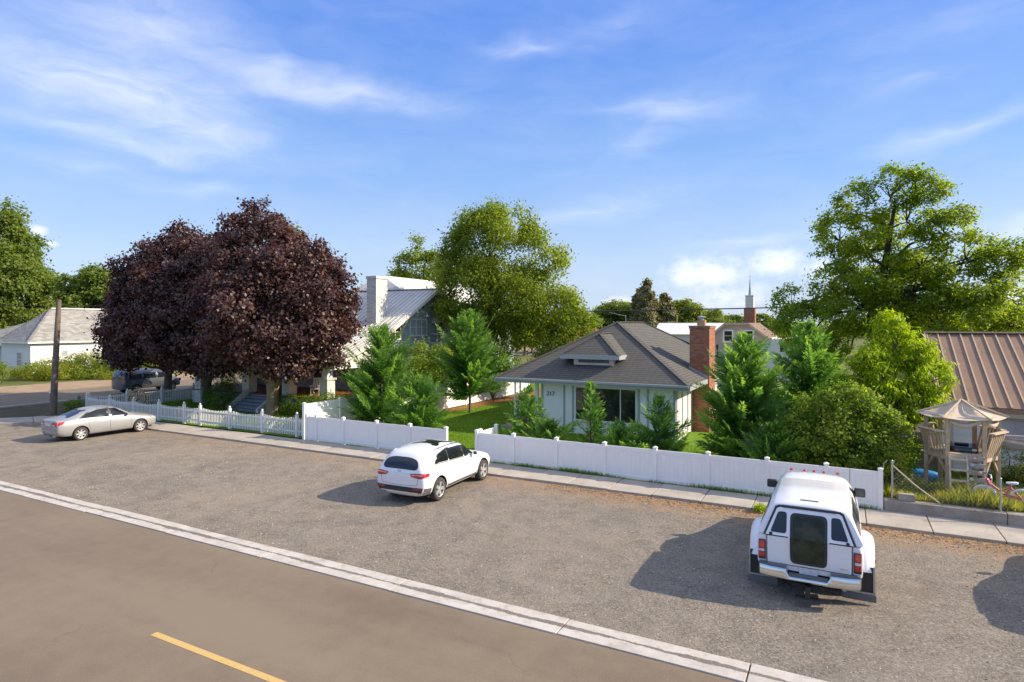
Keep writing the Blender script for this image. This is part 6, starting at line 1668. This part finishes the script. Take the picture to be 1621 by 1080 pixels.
shrub('multi_stem_shrub', 'dark multi-stemmed shrub at the mulch bed by the boundary fence', (-22.2, 38.6, .03),
      [(0, 0, 3.0, 1.3, 1.2, 1.1), (.9, 0, 2.6, .9, .9, .8), (-.6, 0, 3.9, 1.1, 1.0, 1.0), (.2, -.3, 2.2, .8, .7, .6)], 'hedge_leaf', 42, dens=4, per=20, spread=.2, leaf=.16, gap=.2)
shrub('backyard_shrub', 'mixed brownish-green shrub below the blue gable windows', (-24.6, 33.8, .03),
      [(0, 0, 2.3, 1.5, 1.3, 1.3), (-1.0, .5, 2.9, 1.2, 1.2, 1.1), (.5, 1.4, 2.8, 1.3, 1.2, 1.2), (0, 0, 1.2, 1.4, 1.2, 1.0), (.3, 3.0, 2.4, 1.3, 1.3, 1.3)], 'shrub_leaf', 43, dens=5, per=20, spread=.2, leaf=.15, gap=.15)
for i, (label, x, y, lobes) in enumerate((
    ('clipped green hedge in front of the porch, right of the maple trunk', -29.6, 27.2, [(0, 0, .65, 1.7, .65, .60), (1.0, 0, .65, .9, .65, .62), (-1.0, 0, .62, .9, .6, .58)]),
    ('round clipped bush at the corner of the tall vinyl fence', -26.9, 27.0, [(0, 0, .8, 1.25, 1.0, .75)]),
    ('dark rounded bush left of the porch steps', -36.4, 27.2, [(0, 0, .75, 1.3, .9, .75), (-1.1, .2, .65, .9, .8, .65)]),
    ('dark clipped bush beside the porch steps, nearest the maple', -35.4, 26.3, [(0, 0, .55, .8, .6, .55)]),
    ('leafy shaded bush behind the picket fence under the maples', -42.0, 31.4, [(0, 0, 1.3, 1.5, 1.2, 1.2), (1.4, .3, 1.2, 1.2, 1.0, 1.0)]))):
    shrub('hedge', label, (x, y, .03), lobes, 'hedge_leaf', 50 + i, cat='hedge', dens=9, per=18, spread=.10, leaf=.085, aspect=.6, droop=.2, keep_deep=.5)
for i, (label, x, y, s, hgt, m) in enumerate((
    ('sunlit tall weeds in front of the cottage wall, left of the pole', -71.5, 33.2, 3.0, 1.6, 'weed_leaf'),
    ('bright green bush against the cottage wall, right of the pole', -72.8, 38.5, 2.8, 2.2, 'weed_leaf'),
    ('yellow-green bush at the right end of the cottage wall', -70.5, 42.0, 2.4, 1.9, 'weed_leaf'),
    ('leafy bush at the left picture edge in front of the cottage', -72.0, 27.4, 2.2, 2.1, 'far_leaf'),
    ('low weeds along the dirt shoulder', -68.0, 36.4, 2.6, .9, 'weed_leaf'))):
    shrub('roadside_bush', label, (x, y, 0), [(0, 0, hgt * .5, s, s * .8, hgt * .52), (s * .7, .3, hgt * .38, s * .6, s * .6, hgt * .4), (-s * .7, -.2, hgt * .42, s * .6, s * .6, hgt * .42), (s * .2, s * .5, hgt * .6, s * .5, s * .5, hgt * .4)], m, 60 + i, dens=2.4, per=20, spread=.26, leaf=.22, aspect=.4, up=.3, droop=-.6)
shrub('yard_bush', 'olive bush growing against the white siding right of the play fort', (5.0, 25.9, .34),
      [(0, 0, .55, .8, .55, .55), (.6, .1, .5, .6, .5, .5), (-.5, 0, .4, .5, .45, .4)], 'weed_leaf', 71, dens=12, per=20, spread=.10, leaf=.085, aspect=.4, droop=-.4)
shrub('yard_bush', 'leafy vine clump behind the end post of the white fence', (1.35, 22.6, .34),
      [(0, 0, .55, .4, .4, .6), (.35, .2, .3, .4, .4, .35), (-.1, .5, 1.0, .5, .4, .5)], 'weed_leaf', 72, dens=12, per=16, spread=.09, leaf=.08, aspect=.6)
shrub('yard_bush', 'small dark clump at the left end of the picket fence', (-43.3, 21.6, .0), [(0, 0, .4, .55, .5, .45)], 'hedge_leaf', 73, dens=12, per=16, spread=.09, leaf=.09)

# ---- far trees, one by one
def far_tree(name, label, x, y, h, w, seed, m='far_leaf', conifer=False, group='trees on the skyline', dens=1.0):
    rng = np.random.default_rng(seed)
    if conifer:
        lobes = [(rng.normal() * .1, 0, h * f, w * .5 * (1 - f) ** .7 + .35, w * .5 * (1 - f) ** .7 + .35, h * .09) for f in np.linspace(.14, .97, 10)]
    else:
        lobes = [(0, 0, h * .62, w * .42, w * .4, h * .33)]
        for i in range(7):
            a = rng.random() * 2 * PI; q = .28 + .12 * rng.random()
            lobes.append((math.cos(a) * w * .27, math.sin(a) * w * .27, h * (.42 + .42 * rng.random()), w * q * .75, w * q * .75, h * .17))
    lf = max(.22, (abs(x) + abs(y)) * .0028)
    return tree(name, label, (x, y, -.03), [(0, 0, -.1, h * .026), (0, 0, h * .35, h * .02), (0, 0, h * .72, h * .008)], lobes, m, 'bark', seed, twigs=2, group=group,
                dens=dens * 42 / (w * w) + .5, per=22, spread=w * .026 + .08, leaf=lf, aspect=.7, droop=.3, gap=.1, sub=7, subk=.48)
far_tree('spruce_tree', 'tall broad conifer at the far left edge behind the cottage', -116, 49, 23.5, 17, 81, 'far_leaf', True, dens=2.2)
far_tree('spruce_tree', 'second tall conifer at the left edge, partly cut off', -121, 42, 24.5, 15, 82, 'far_leaf', True, dens=2.0)
far_tree('broadleaf_tree', 'light green round tree behind the cottage roof', -93, 50, 14.0, 9.5, 83, dens=1.6)
far_tree('broadleaf_tree', 'pale green tree between the cottage and the dark maples', -86, 54, 13.0, 9, 84, dens=1.6)
far_tree('broadleaf_tree', 'green tree low behind the maples and the side street', -78, 66, 10, 10, 94, dens=1.4)
far_tree('pine_tree', 'pale olive pointed conifer above the grey roof', -36.4, 128, 14.0, 6.5, 85, 'far_conifer', True, dens=2.0)
far_tree('pine_tree', 'second pale olive conifer right of the pointed one', -33.5, 131, 11.6, 6.0, 86, 'far_conifer', True, dens=1.8)
far_tree('pine_tree', 'darker conifer left of the pointed one above the grey roof', -39.2, 131, 12.2, 4.5, 95, 'far_conifer', True, dens=1.8)
for i, (x, y, h, w, lab) in enumerate(((-47, 112, 8.8, 9, 'green tree beside the red-roofed house'), (-45.5, 136, 10.2, 11, 'round green tree left of the pale conifer'),
        (-35.5, 152, 10.8, 12, 'green tree right of the pale conifer'), (-29.5, 156, 9.6, 12, 'green tree above the brick chimney'), (-41, 165, 10.5, 12, 'green tree behind the pale conifer'),
        (-34, 225, 8.8, 13, 'far green tree left of the church tower'), (-26, 228, 8.6, 13, 'far dark tree beside the church tower'), (-50, 98, 8.5, 9, 'leafy tree at the right foot of the tall elm'))):
    far_tree('broadleaf_tree', lab, x, y, h, w, 100 + i)
for i, (x, y, h, w, lab) in enumerate(((15.5, 80, 8.0, 10, 'green tree at the right edge behind the brown roof'), (24, 92, 9.0, 11, 'green tree right of the brown metal roof ridge'), (7.5, 66, 6.5, 9, 'low green tree behind the brown metal roof'), (11, 120, 7.5, 14, 'far green tree behind the tall spreading tree'))):
    far_tree('broadleaf_tree', lab, x, y, h, w, 120 + i)
# distant wood that closes the horizon, one mass
rng = np.random.default_rng(77)
Ps = []
for i in range(900):
    a = R(rng.uniform(-80, 24)); d = rng.uniform(260, 420)
    hx, hy = math.sin(a) * d, math.cos(a) * d
    hh = rng.uniform(4.2, 7.6) + 2.0 * math.sin(a * 23)
    q = rng.normal(size=(46, 3)) * np.array([3.2, 3.2, hh * .28]) + np.array([hx, hy, hh * .52]); Ps.append(q)
P = np.concatenate(Ps); P[:, 2] = np.maximum(P[:, 2], .3)
N = unit(rng.normal(size=P.shape) + np.array([.2, -.3, .7])); L = 1.3 + rng.random(len(P)) * 1.1
fw = quads_object('far_wood', leaf_quads(P, N, L, L * .8, rng), 4, 'far_leaf', None, rng.random(len(P)))
fw['kind'] = 'stuff'; fw['label'] = 'distant line of trees closing the horizon'; fw['category'] = 'wood'


# ------------------------------------------------------------------ play fort and yard clutter on the right
mat('fort_wood', (0.45, 0.335, 0.22), 0.8, 0.2, 5.0, 0.3, 26)
mat('fort_wood_pale', (0.58, 0.465, 0.33), 0.8, 0.18, 5.0, 0.25, 26)
mat('grey_board', (0.36, 0.33, 0.29), 0.85, 0.2, 5.0, 0.3, 26)
mat('canopy_cloth', (0.55, 0.45, 0.34), 0.85, 0.12, 2.5, 0.2, 8)
mat('blue_plastic', (0.03, 0.26, 0.62), 0.35, 0.08, 3)
mat('gloss_black', (0.012, 0.012, 0.013), 0.25, coat=0.5)
mat('pink_paint', (0.62, 0.10, 0.16), 0.35, coat=0.4)
mat('bike_white', (0.78, 0.77, 0.76), 0.4)
mat('hold_green', (0.45, 0.58, 0.45), 0.5); mat('hold_blue', (0.38, 0.45, 0.62), 0.5); mat('hold_pink', (0.60, 0.38, 0.40), 0.5); mat('hold_yellow', (0.60, 0.56, 0.33), 0.5)
G0 = 0.34
fort = thing('play_fort', 'wooden play fort with tan cloth roof, slatted railings and climbing boards', 'play fort', (3.26, 23.9, G0))
hexv = [(-.46, -.80), (.46, -.80), (.93, 0), (.46, .80), (-.46, .80), (-.93, 0)]     # front-left, front-right, right, back-right, back-left, left
DK = 1.30
for (x, y) in hexv:
    b = MB(); b.beam((x, y, -.05), (x, y, 2.42), .115, .115, up=(0, 1, 0)); b.build('post', 'fort_wood', fort, bevel=.008)
b = MB(); b.prism([(x * .97, y * .97, DK - .04) for x, y in hexv], (0, 0, .04)); b.build('deck', 'fort_wood_pale', fort)
for i in range(6):
    (x0, y0), (x1, y1) = hexv[i], hexv[(i + 1) % 6]
    b = MB(); b.beam((x0, y0, DK - .13), (x1, y1, DK - .13), .05, .17); b.build('deck_beam', 'fort_wood_pale' if i < 2 else 'fort_wood', fort)
    b = MB(); b.beam((x0 * 1.03, y0 * 1.03, 2.36), (x1 * 1.03, y1 * 1.03, 2.36), .05, .10); b.build('top_beam', 'fort_wood', fort)
    if i in (0, 3): continue
    ox, oy = (x0 + x1) / 2, (y0 + y1) / 2; ln = math.hypot(ox, oy); nx, ny = ox / ln, oy / ln
    for j in range(7):
        t = (j + .5) / 7; px_, py_ = x0 + (x1 - x0) * t, y0 + (y1 - y0) * t
        b = MB(); b.beam((px_ + nx * .02, py_ + ny * .02, DK - .10), (px_ + nx * .20, py_ + ny * .20, DK + .64), .085, .018, up=(nx, ny, -.2)); b.build('slat', 'fort_wood', fort)
    b = MB(); b.beam((x0 + nx * .20, y0 + ny * .20, DK + .67), (x1 + nx * .20, y1 + ny * .20, DK + .67), .16, .035); b.build('handrail', 'fort_wood_pale', fort)
    for (ax_, ay_, sx_) in ((x0, y0, 1), (x1, y1, -1)):
        b = MB(); b.beam((ax_, ay_, DK - .65), (ax_ + (x1 - x0) * .38 * sx_, ay_ + (y1 - y0) * .38 * sx_, DK - .20), .05, .07); b.build('brace', 'fort_wood', fort)
# sagging cloth roof
b = MB(); n = 6
ap = Vector((0.02, 0, 2.86)); rows_ = 6; seg = 6
ring = []
for r_ in range(rows_ + 1):
    t = r_ / rows_
    for i in range(6):
        a, c = Vector((*hexv[i], 0)) * 1.26, Vector((*hexv[(i + 1) % 6], 0)) * 1.26
        for k_ in range(seg):
            e = a.lerp(c, k_ / seg); s = k_ / seg
            z = 2.86 + (2.40 - 2.86) * t - .10 * math.sin(PI * t) * (.35 + .65 * math.sin(PI * s)) - .05 * t * math.sin(PI * s)
            b.v.append((ap.x * (1 - t) + e.x * t, e.y * t, z))
m_ = 6 * seg
for r_ in range(rows_):
    for i in range(m_): b.f.append((r_ * m_ + i, r_ * m_ + (i + 1) % m_, (r_ + 1) * m_ + (i + 1) % m_, (r_ + 1) * m_ + i)); b.mi.append(0)
b.build('cloth_roof', 'canopy_cloth', fort, smooth=70)
for i in range(6):
    x, y = hexv[i]
    b = MB(); b.beam((0, 0, 2.88), (x * 1.30, y * 1.30, 2.41), .035, .05); b.build('rafter', 'fort_wood_pale', fort)
for (x0, y0, x1, y1) in ((-.40, -.84, .30, -.84), (.52, -.78, .92, -.08)):    # rolled cloth hanging below the front beams
    b = MB(); pts = []
    for t in np.linspace(0, 1, 9): pts.append((x0 + (x1 - x0) * t, y0 + (y1 - y0) * t, 2.30 - .13 * math.sin(PI * t)))
    b.tube(pts, [.03, .06, .075, .08, .085, .08, .075, .06, .03], 8); b.build('rolled_cloth', 'canopy_cloth', fort, smooth=70)
# ladder and climbing boards leaning on the front
for x in (-.42, .02, .44):
    b = MB(); b.beam((x, -1.22, -.02), (x, -.86, DK - .02), .045, .09, up=(0, 1, 0)); b.build('ladder_rail', 'fort_wood_pale', fort)
for i in range(4):
    t = .16 + i * .235; y = -1.22 + .36 * t - .03; z = DK * t
    b = MB(); b.box(-.42, .02, y - .03, y + .03, z, z + .05); b.build('rung', 'fort_wood_pale', fort)
holds = (('hold_green', .12), ('hold_blue', .33), ('hold_yellow', .10), ('hold_pink', .32), ('hold_blue', .14), ('hold_pink', .2))
for i in range(6):
    t = .10 + i * .155; y = -1.24 + .36 * t; z = DK * t
    b = MB(); b.beam((.03, y, z + .07), (.46, y, z + .07), .022, .14, up=(0, -.26, 1)); bo = b.build('climbing_board', 'grey_board', fort)
    hm, hx = holds[i]
    b = MB(); b.lathe([(0, .045), (.035, .04), (.055, .015), (.06, 0)], 9, Matrix.Translation((hx, y - .015, z + .08)) @ Matrix.Rotation(PI / 2, 4, 'X')); b.build('climbing_hold', hm, bo, smooth=60)
b = MB(); b.beam((.93, 0, 1.78), (4.2, .35, 1.78), .10, .14); b.build('swing_beam', 'grey_board', fort, bevel=.008)
b = MB(); b.beam((.95, 0, 1.72), (2.1, .12, 1.52), .05, .08); b.build('brace', 'fort_wood_pale', fort)
for dx in (-.3, .45):
    b = MB(); b.beam((4.15, .35 + dx, 0), (4.15, .35, 1.76), .09, .09); b.build('swing_leg', 'grey_board', fort)
# black toy body on the deck
tb = thing('toy_car', 'black plastic toy car body lying on the play fort deck', 'toy', (3.24, 23.55, G0 + DK + .005), R(-8))
rings_ = []
for y, w, h0, h1 in ((-.20, .32, .03, .12), (-.17, .38, .0, .17), (0, .41, .0, .20), (.22, .38, .0, .24), (.30, .30, .02, .20)):
    rings_.append([Vector((x_ * w, y, z_)) for x_, z_ in ((-1, h0), (1, h0), (1, h1 * .7), (.86, h1), (-.86, h1), (-1, h1 * .7))])
loft_rings(rings_).build('body', 'gloss_black', tb, smooth=35)
b = MB(); b.box(.24, .36, -.215, -.18, .07, .13); b.build('headlamp', 'hold_yellow', tb, bevel=.01)
b = MB(); b.box(-.2, .16, -.02, .2, .215, .25); b.build('seat', 'black_plastic', tb, bevel=.02)
# blue kayak behind the fort
ky = thing('kayak', 'blue plastic kayak on its side under the play fort', 'kayak', (2.12, 24.75, G0 - .12), R(12))
rings_ = []
for t in np.linspace(0, 1, 11):
    w = .30 * math.sin(PI * min(1, .06 + t * .80)) ** .7; x = -.62 + 1.35 * t
    rings_.append([Vector((x, math.cos(a) * w * .5, .26 + math.sin(a) * w * (.85 if math.sin(a) > 0 else .8) + .10 * (1 - t) ** 3)) for a in np.linspace(0, 2 * PI, 12, endpoint=False)])
loft_rings(rings_).build('hull', 'blue_plastic', ky, smooth=60)
b = MB(); b.tube([(-.2, -.17, .30), (.1, -.20, .32), (.35, -.19, .30)], .018, 6); b.build('carry_strap', 'black_plastic', ky)
# child's bicycle
bk = thing('bicycle', "pink and white child's bicycle standing in the weeds behind the retaining wall", 'bicycle', (4.02, 22.25, G0), R(-6))
def bike_wheel(x, z, r, name):
    b = MB(); M_ = Matrix.Translation((x, 0, z)) @ Matrix.Rotation(PI / 2, 4, 'X')
    b.lathe([(r * .86 + .5 * .03 * math.cos(a), .5 * .035 * math.sin(a)) for a in np.linspace(0, 2 * PI, 8, endpoint=False)], 26, M_, closed=True)
    w = b.build(name, 'bike_white', bk, smooth=60)
    b = MB(); b.lathe([(r * .95 + .026 * math.cos(a), .026 * math.sin(a)) for a in np.linspace(0, 2 * PI, 8, endpoint=False)], 26, M_, closed=True); b.build('tyre', 'bike_white', w, smooth=60)
    b = MB()
    for i in range(12):
        a = 2 * PI * i / 12; b.tube([(x, .012 * (-1) ** i, z), (x + math.cos(a) * r * .86, 0, z + math.sin(a) * r * .86)], .003, 4, False)
    b.tube([(x, -.05, z), (x, .05, z)], .02, 8); b.build('spokes', 'galvanised', w)
bike_wheel(.42, .30, .29, 'rear_wheel'); bike_wheel(-.44, .30, .29, 'front_wheel')
b = MB()
for p in ([(-.30, 0, .66), (.05, 0, .36)], [(-.28, 0, .60), (-.05, 0, .46), (.14, 0, .62)], [(.05, 0, .36), (.18, 0, .66)], [(.05, 0, .34), (.42, 0, .30)], [(.16, 0, .60), (.42, 0, .30)]): b.tube(p, .024, 8)
b.build('frame', 'pink_paint', bk, smooth=60)
b = MB(); b.tube([(-.27, 0, .74), (-.34, 0, .52), (-.44, .0, .30)], .02, 8); b.build('fork', 'bike_white', bk, smooth=60)
b = MB(); b.tube([(-.30, -.26, .86), (-.28, -.12, .88), (-.26, 0, .78), (-.28, .12, .88), (-.30, .26, .86)], .016, 8); b.build('handlebar', 'bike_white', bk, smooth=60)
b = MB(); b.lathe([(0, .05), (.08, .045), (.12, .0), (.08, -.05), (0, -.055)], 14, Matrix.Translation((-.34, 0, .70)) @ Matrix.Rotation(R(70), 4, 'Y')); b.build('front_basket', 'pink_paint', bk, smooth=60)
b = MB(); b.prism([(.06, -.03, .70), (.30, -.09, .72), (.34, 0, .725), (.30, .09, .72), (.06, .03, .70)], (0, 0, .05)); b.tube([(.18, 0, .64), (.19, 0, .70)], .015, 8); b.build('saddle', 'bike_white', bk, bevel=.015)
b = MB(); b.prism([(.02, -.02, .33), (.42, -.02, .27), (.42, -.02, .34), (.02, -.02, .42)], (0, -.015, 0)); b.build('chain_guard', 'pink_paint', bk)
b = MB(); b.lathe([(.07, -.012), (.07, .012), (.05, .012), (.05, -.012)], 16, Matrix.Translation((.46, -.22, .075)) @ Matrix.Rotation(PI / 2, 4, 'X'), closed=True); b.beam((.42, -.03, .29), (.46, -.21, .09), .015, .02); b.build('training_wheel', 'black_plastic', bk)
# chain-link fence on the wall
cf = thing('chain_link_fence', 'rusty chain-link fence posts and wire on the low concrete wall', 'fence', (1.2, 21.54, .39))
for x, h in ((0.06, 1.15), (2.63, .92), (5.2, .92)):
    b = MB(); b.tube([(x, 0, -.05), (x, 0, h)], .028, 8); b.lathe([(0, h + .03), (.03, h + .01), (.032, h)], 8, Matrix.Translation((x, 0, 0))); b.build('post', 'galvanised', cf, smooth=50)
b = MB(); b.tube([(.08, .03, 1.0), (.62, .03, .50), (1.25, .03, .02)], .02, 8); b.build('brace_pipe', 'fort_wood_pale', cf, smooth=50)
for dx in (-.16, .04):
    b = MB(); b.tube([(dx, .05, .85), (dx + .01, .05, 1.02), (dx + .09, .05, 1.14)], .014, 6); b.build('bent_rod', 'galvanised', cf, smooth=50)
b = MB()
for x0 in np.arange(-.8, 5.2, .115):
    for sg in (0, 1):
        p0, p1 = (x0, 0), (x0 + .8, .8)
        xa, xb = max(p0[0], .06), min(p1[0], 5.2)
        if xb <= xa: continue
        za, zb_ = xa - x0, xb - x0
        if sg: za, zb_ = .8 - za, .8 - zb_
        b.beam((xa, .0, za + .03), (xb, .0, zb_ + .03), .0035, .0035)
b.build('wire_mesh', 'galvanised', cf, kind='stuff')
blk = thing('concrete_block', 'loose concrete block on the wall beside the end post of the white fence', 'block', (1.62, 21.58, .395), R(4))
b = MB(); b.box(-.21, .21, -.10, .10, 0, .17); b.build('block', 'old_concrete', blk, bevel=.012)
b = MB(); b.box(-.20, .20, -.095, .095, .172, .20); b.build('cap', 'concrete', blk, bevel=.008)
# wagon wheel in the front garden
ww = thing('wagon_wheel', 'yellowish old wagon wheel leaning behind the picket fence under the maples', 'wheel', (-41.3, 24.4, .03), R(25))
M_ = Matrix.Translation((0, 0, .62)) @ Matrix.Rotation(R(80), 4, 'X')
b = MB(); b.lathe([(.54, -.04), (.62, -.04), (.62, .04), (.54, .04)], 30, M_, closed=True); b.build('rim', 'flue_clay', ww, smooth=40)
b = MB(); b.lathe([(0, -.10), (.10, -.09), (.11, .09), (0, .10)], 14, M_); b.build('hub', 'flue_clay', ww, smooth=40)
for i in range(12):
    a = 2 * PI * i / 12
    b = MB(); b.beam(M_ @ Vector((.09 * math.cos(a), .09 * math.sin(a), 0)), M_ @ Vector((.55 * math.cos(a), .55 * math.sin(a), 0)), .035, .04); b.build('spoke', 'flue_clay', ww)

# ------------------------------------------------------------------ grass, weeds, litter: uncountable stuff
def blades(name, x, y, z, h, w, m, seed, label, cat='grass', lean=.35):
    rng = np.random.default_rng(seed); n = len(x)
    a = rng.random(n) * 2 * PI; ca, sa = np.cos(a), np.sin(a)
    lx, ly = rng.normal(size=n) * lean * h, rng.normal(size=n) * lean * h
    V = np.empty((n, 3, 3))
    V[:, 0] = np.stack([x - ca * w, y - sa * w, z], 1); V[:, 1] = np.stack([x + ca * w, y + sa * w, z], 1); V[:, 2] = np.stack([x + lx, y + ly, z + h], 1)
    o = quads_object(name, V.reshape(-1, 3), 3, m, None, rng.random(n))
    o['kind'] = 'stuff'; o['label'] = label; o['category'] = cat
    return o
rg = np.random.default_rng(5)
n = 90000
x = rg.uniform(-22.6, .9, n); y = 21.6 + 17 * rg.random(n) ** 1.5
ok = ~((x > -16.3) & (x < -6.0) & (y > 28.8)) & ~((x < -21.5) & (y > 31.0))
x, y = x[ok], y[ok]
blades('lawn_grass', x, y, np.full(len(x), .034), .035 + .05 * rg.random(len(x)), np.full(len(x), .012), 'grass_blade', 6, 'short mown lawn around the bungalow')
n = 26000
x = rg.uniform(-42, -23.1, n); y = rg.uniform(22.1, 30, n)
blades('garden_grass', x, y, np.full(n, .03), .04 + .05 * rg.random(n), np.full(n, .013), 'grass_blade', 7, 'lawn in front of the porch behind the picket fence')
n = 16000
x = rg.uniform(1.1, 6.6, n); y = 21.76 + 1.9 * rg.random(n) ** 1.6
hh = (.10 + .38 * rg.random(n) ** 1.5) * (.5 + .8 * (np.sin(x * 2.3) * .5 + .5))
blades('weeds', x, y, np.full(n, G0), hh, .010 + .016 * rg.random(n), 'weed_leaf', 8, 'tall yellow-green weeds in front of the play fort', 'weeds', .45)
n = 9000
x = rg.uniform(1.1, 8, n); y = 23.4 + 3.4 * rg.random(n)
blades('yard_grass', x, y, np.full(n, G0), .05 + .09 * rg.random(n), np.full(n, .013), 'grass_blade', 9, 'rough grass under and behind the play fort')
xs_, ys_, hs_ = [], [], []
for cx_, k_, hm_ in ((-10.9, 260, .16), (-10.1, 200, .14), (-8.9, 420, .20), (-8.2, 380, .16), (-7.4, 160, .10), (-5.6, 120, .10), (-4.0, 300, .18), (-3.2, 260, .16), (-2.1, 240, .14), (-12.2, 120, .10), (-16, 90, .08), (-19.5, 90, .08), (-1.2, 140, .12), (.4, 160, .14)):
    xs_.append(cx_ + rg.normal(size=k_) * .35); ys_.append(21.35 - np.abs(rg.normal(size=k_)) * .035); hs_.append(hm_ * rg.random(k_))
x = np.concatenate(xs_); y = np.concatenate(ys_)
blades('fence_weeds', x, y, np.full(len(x), .08), .03 + np.concatenate(hs_), np.full(len(x), .008), 'grass_blade', 10, 'grass tufts growing along the foot of the white fence', 'weeds')
wd = thing('weed_clump', 'bright green weed growing out of the sidewalk edge left of the pickup', 'weed', (-2.18, 19.7, .01))
k_ = 170; a = rg.random(k_) * 2 * PI; r_ = rg.random(k_) ** .6 * .2
V = leaf_quads(np.stack([np.cos(a) * r_, np.sin(a) * r_, .04 + .16 * rg.random(k_)], 1), unit(rg.normal(size=(k_, 3)) + np.array([0, 0, .8])), .10 + .08 * rg.random(k_), np.full(k_, .035), rg)
quads_object('leaves', V, 4, 'lime_leaf', wd, rg.random(k_))
# dry leaves and straw by the pavement
n = 5200
x = -9 + 15 * rg.random(n); y = 19.72 - np.abs(rg.normal(size=n)) * .42
x2 = rg.uniform(-30, 6, 700); y2 = rg.uniform(11.2, 19.6, 700)
x = np.concatenate([x, x2]); y = np.concatenate([y, y2])
mat('dry_leaf', (0.40, 0.255, 0.13), 0.85, 0.3, 20)
P = np.stack([x, y, .012 + .012 * rg.random(len(x))], 1)
N = unit(rg.normal(size=P.shape) * .35 + np.array([0, 0, 1.0]))
L = .025 + .05 * rg.random(len(x))
o = quads_object('dry_leaves', leaf_quads(P, N, L, L * (.25 + .4 * rg.random(len(x))), rg), 4, 'dry_leaf', None, rg.random(len(x)))
o['kind'] = 'stuff'; o['label'] = 'dry leaves and straw scattered on the gravel beside the sidewalk'; o['category'] = 'leaves'
# loose stones on the gravel
n = 22000
x = rg.uniform(-26, 5, n); y = rg.uniform(10.9, 19.7, n)
r_ = .008 + .016 * rg.random(n) ** 3
octa = np.array([(1, 0, 0), (0, 1, 0), (0, 0, 1), (-1, 0, 0), (0, 0, 1), (0, 1, 0), (1, 0, 0), (0, 0, 1), (0, -1, 0), (-1, 0, 0), (0, -1, 0), (0, 0, 1)], float)
V = octa[None] * (r_[:, None, None] * np.array([1, 1, .7])) * (.7 + .6 * rg.random((n, 1, 3))); a = rg.random(n) * 6.3
ca, sa = np.cos(a)[:, None], np.sin(a)[:, None]
V = np.stack([V[..., 0] * ca - V[..., 1] * sa + x[:, None], V[..., 0] * sa + V[..., 1] * ca + y[:, None], V[..., 2] + .003], -1)
leaf_mat('loose_stone', [(0.1, (0.10, 0.09, 0.08)), (0.5, (0.24, 0.215, 0.185)), (0.85, (0.38, 0.34, 0.30)), (1.0, (0.62, 0.58, 0.53))], 0.0, 0.9)
o = quads_object('loose_stones', V.reshape(-1, 3), 3, 'loose_stone', None, np.repeat(rg.random(n), 4))
o['kind'] = 'stuff'; o['label'] = 'small loose stones scattered over the gravel parking strip'; o['category'] = 'gravel'
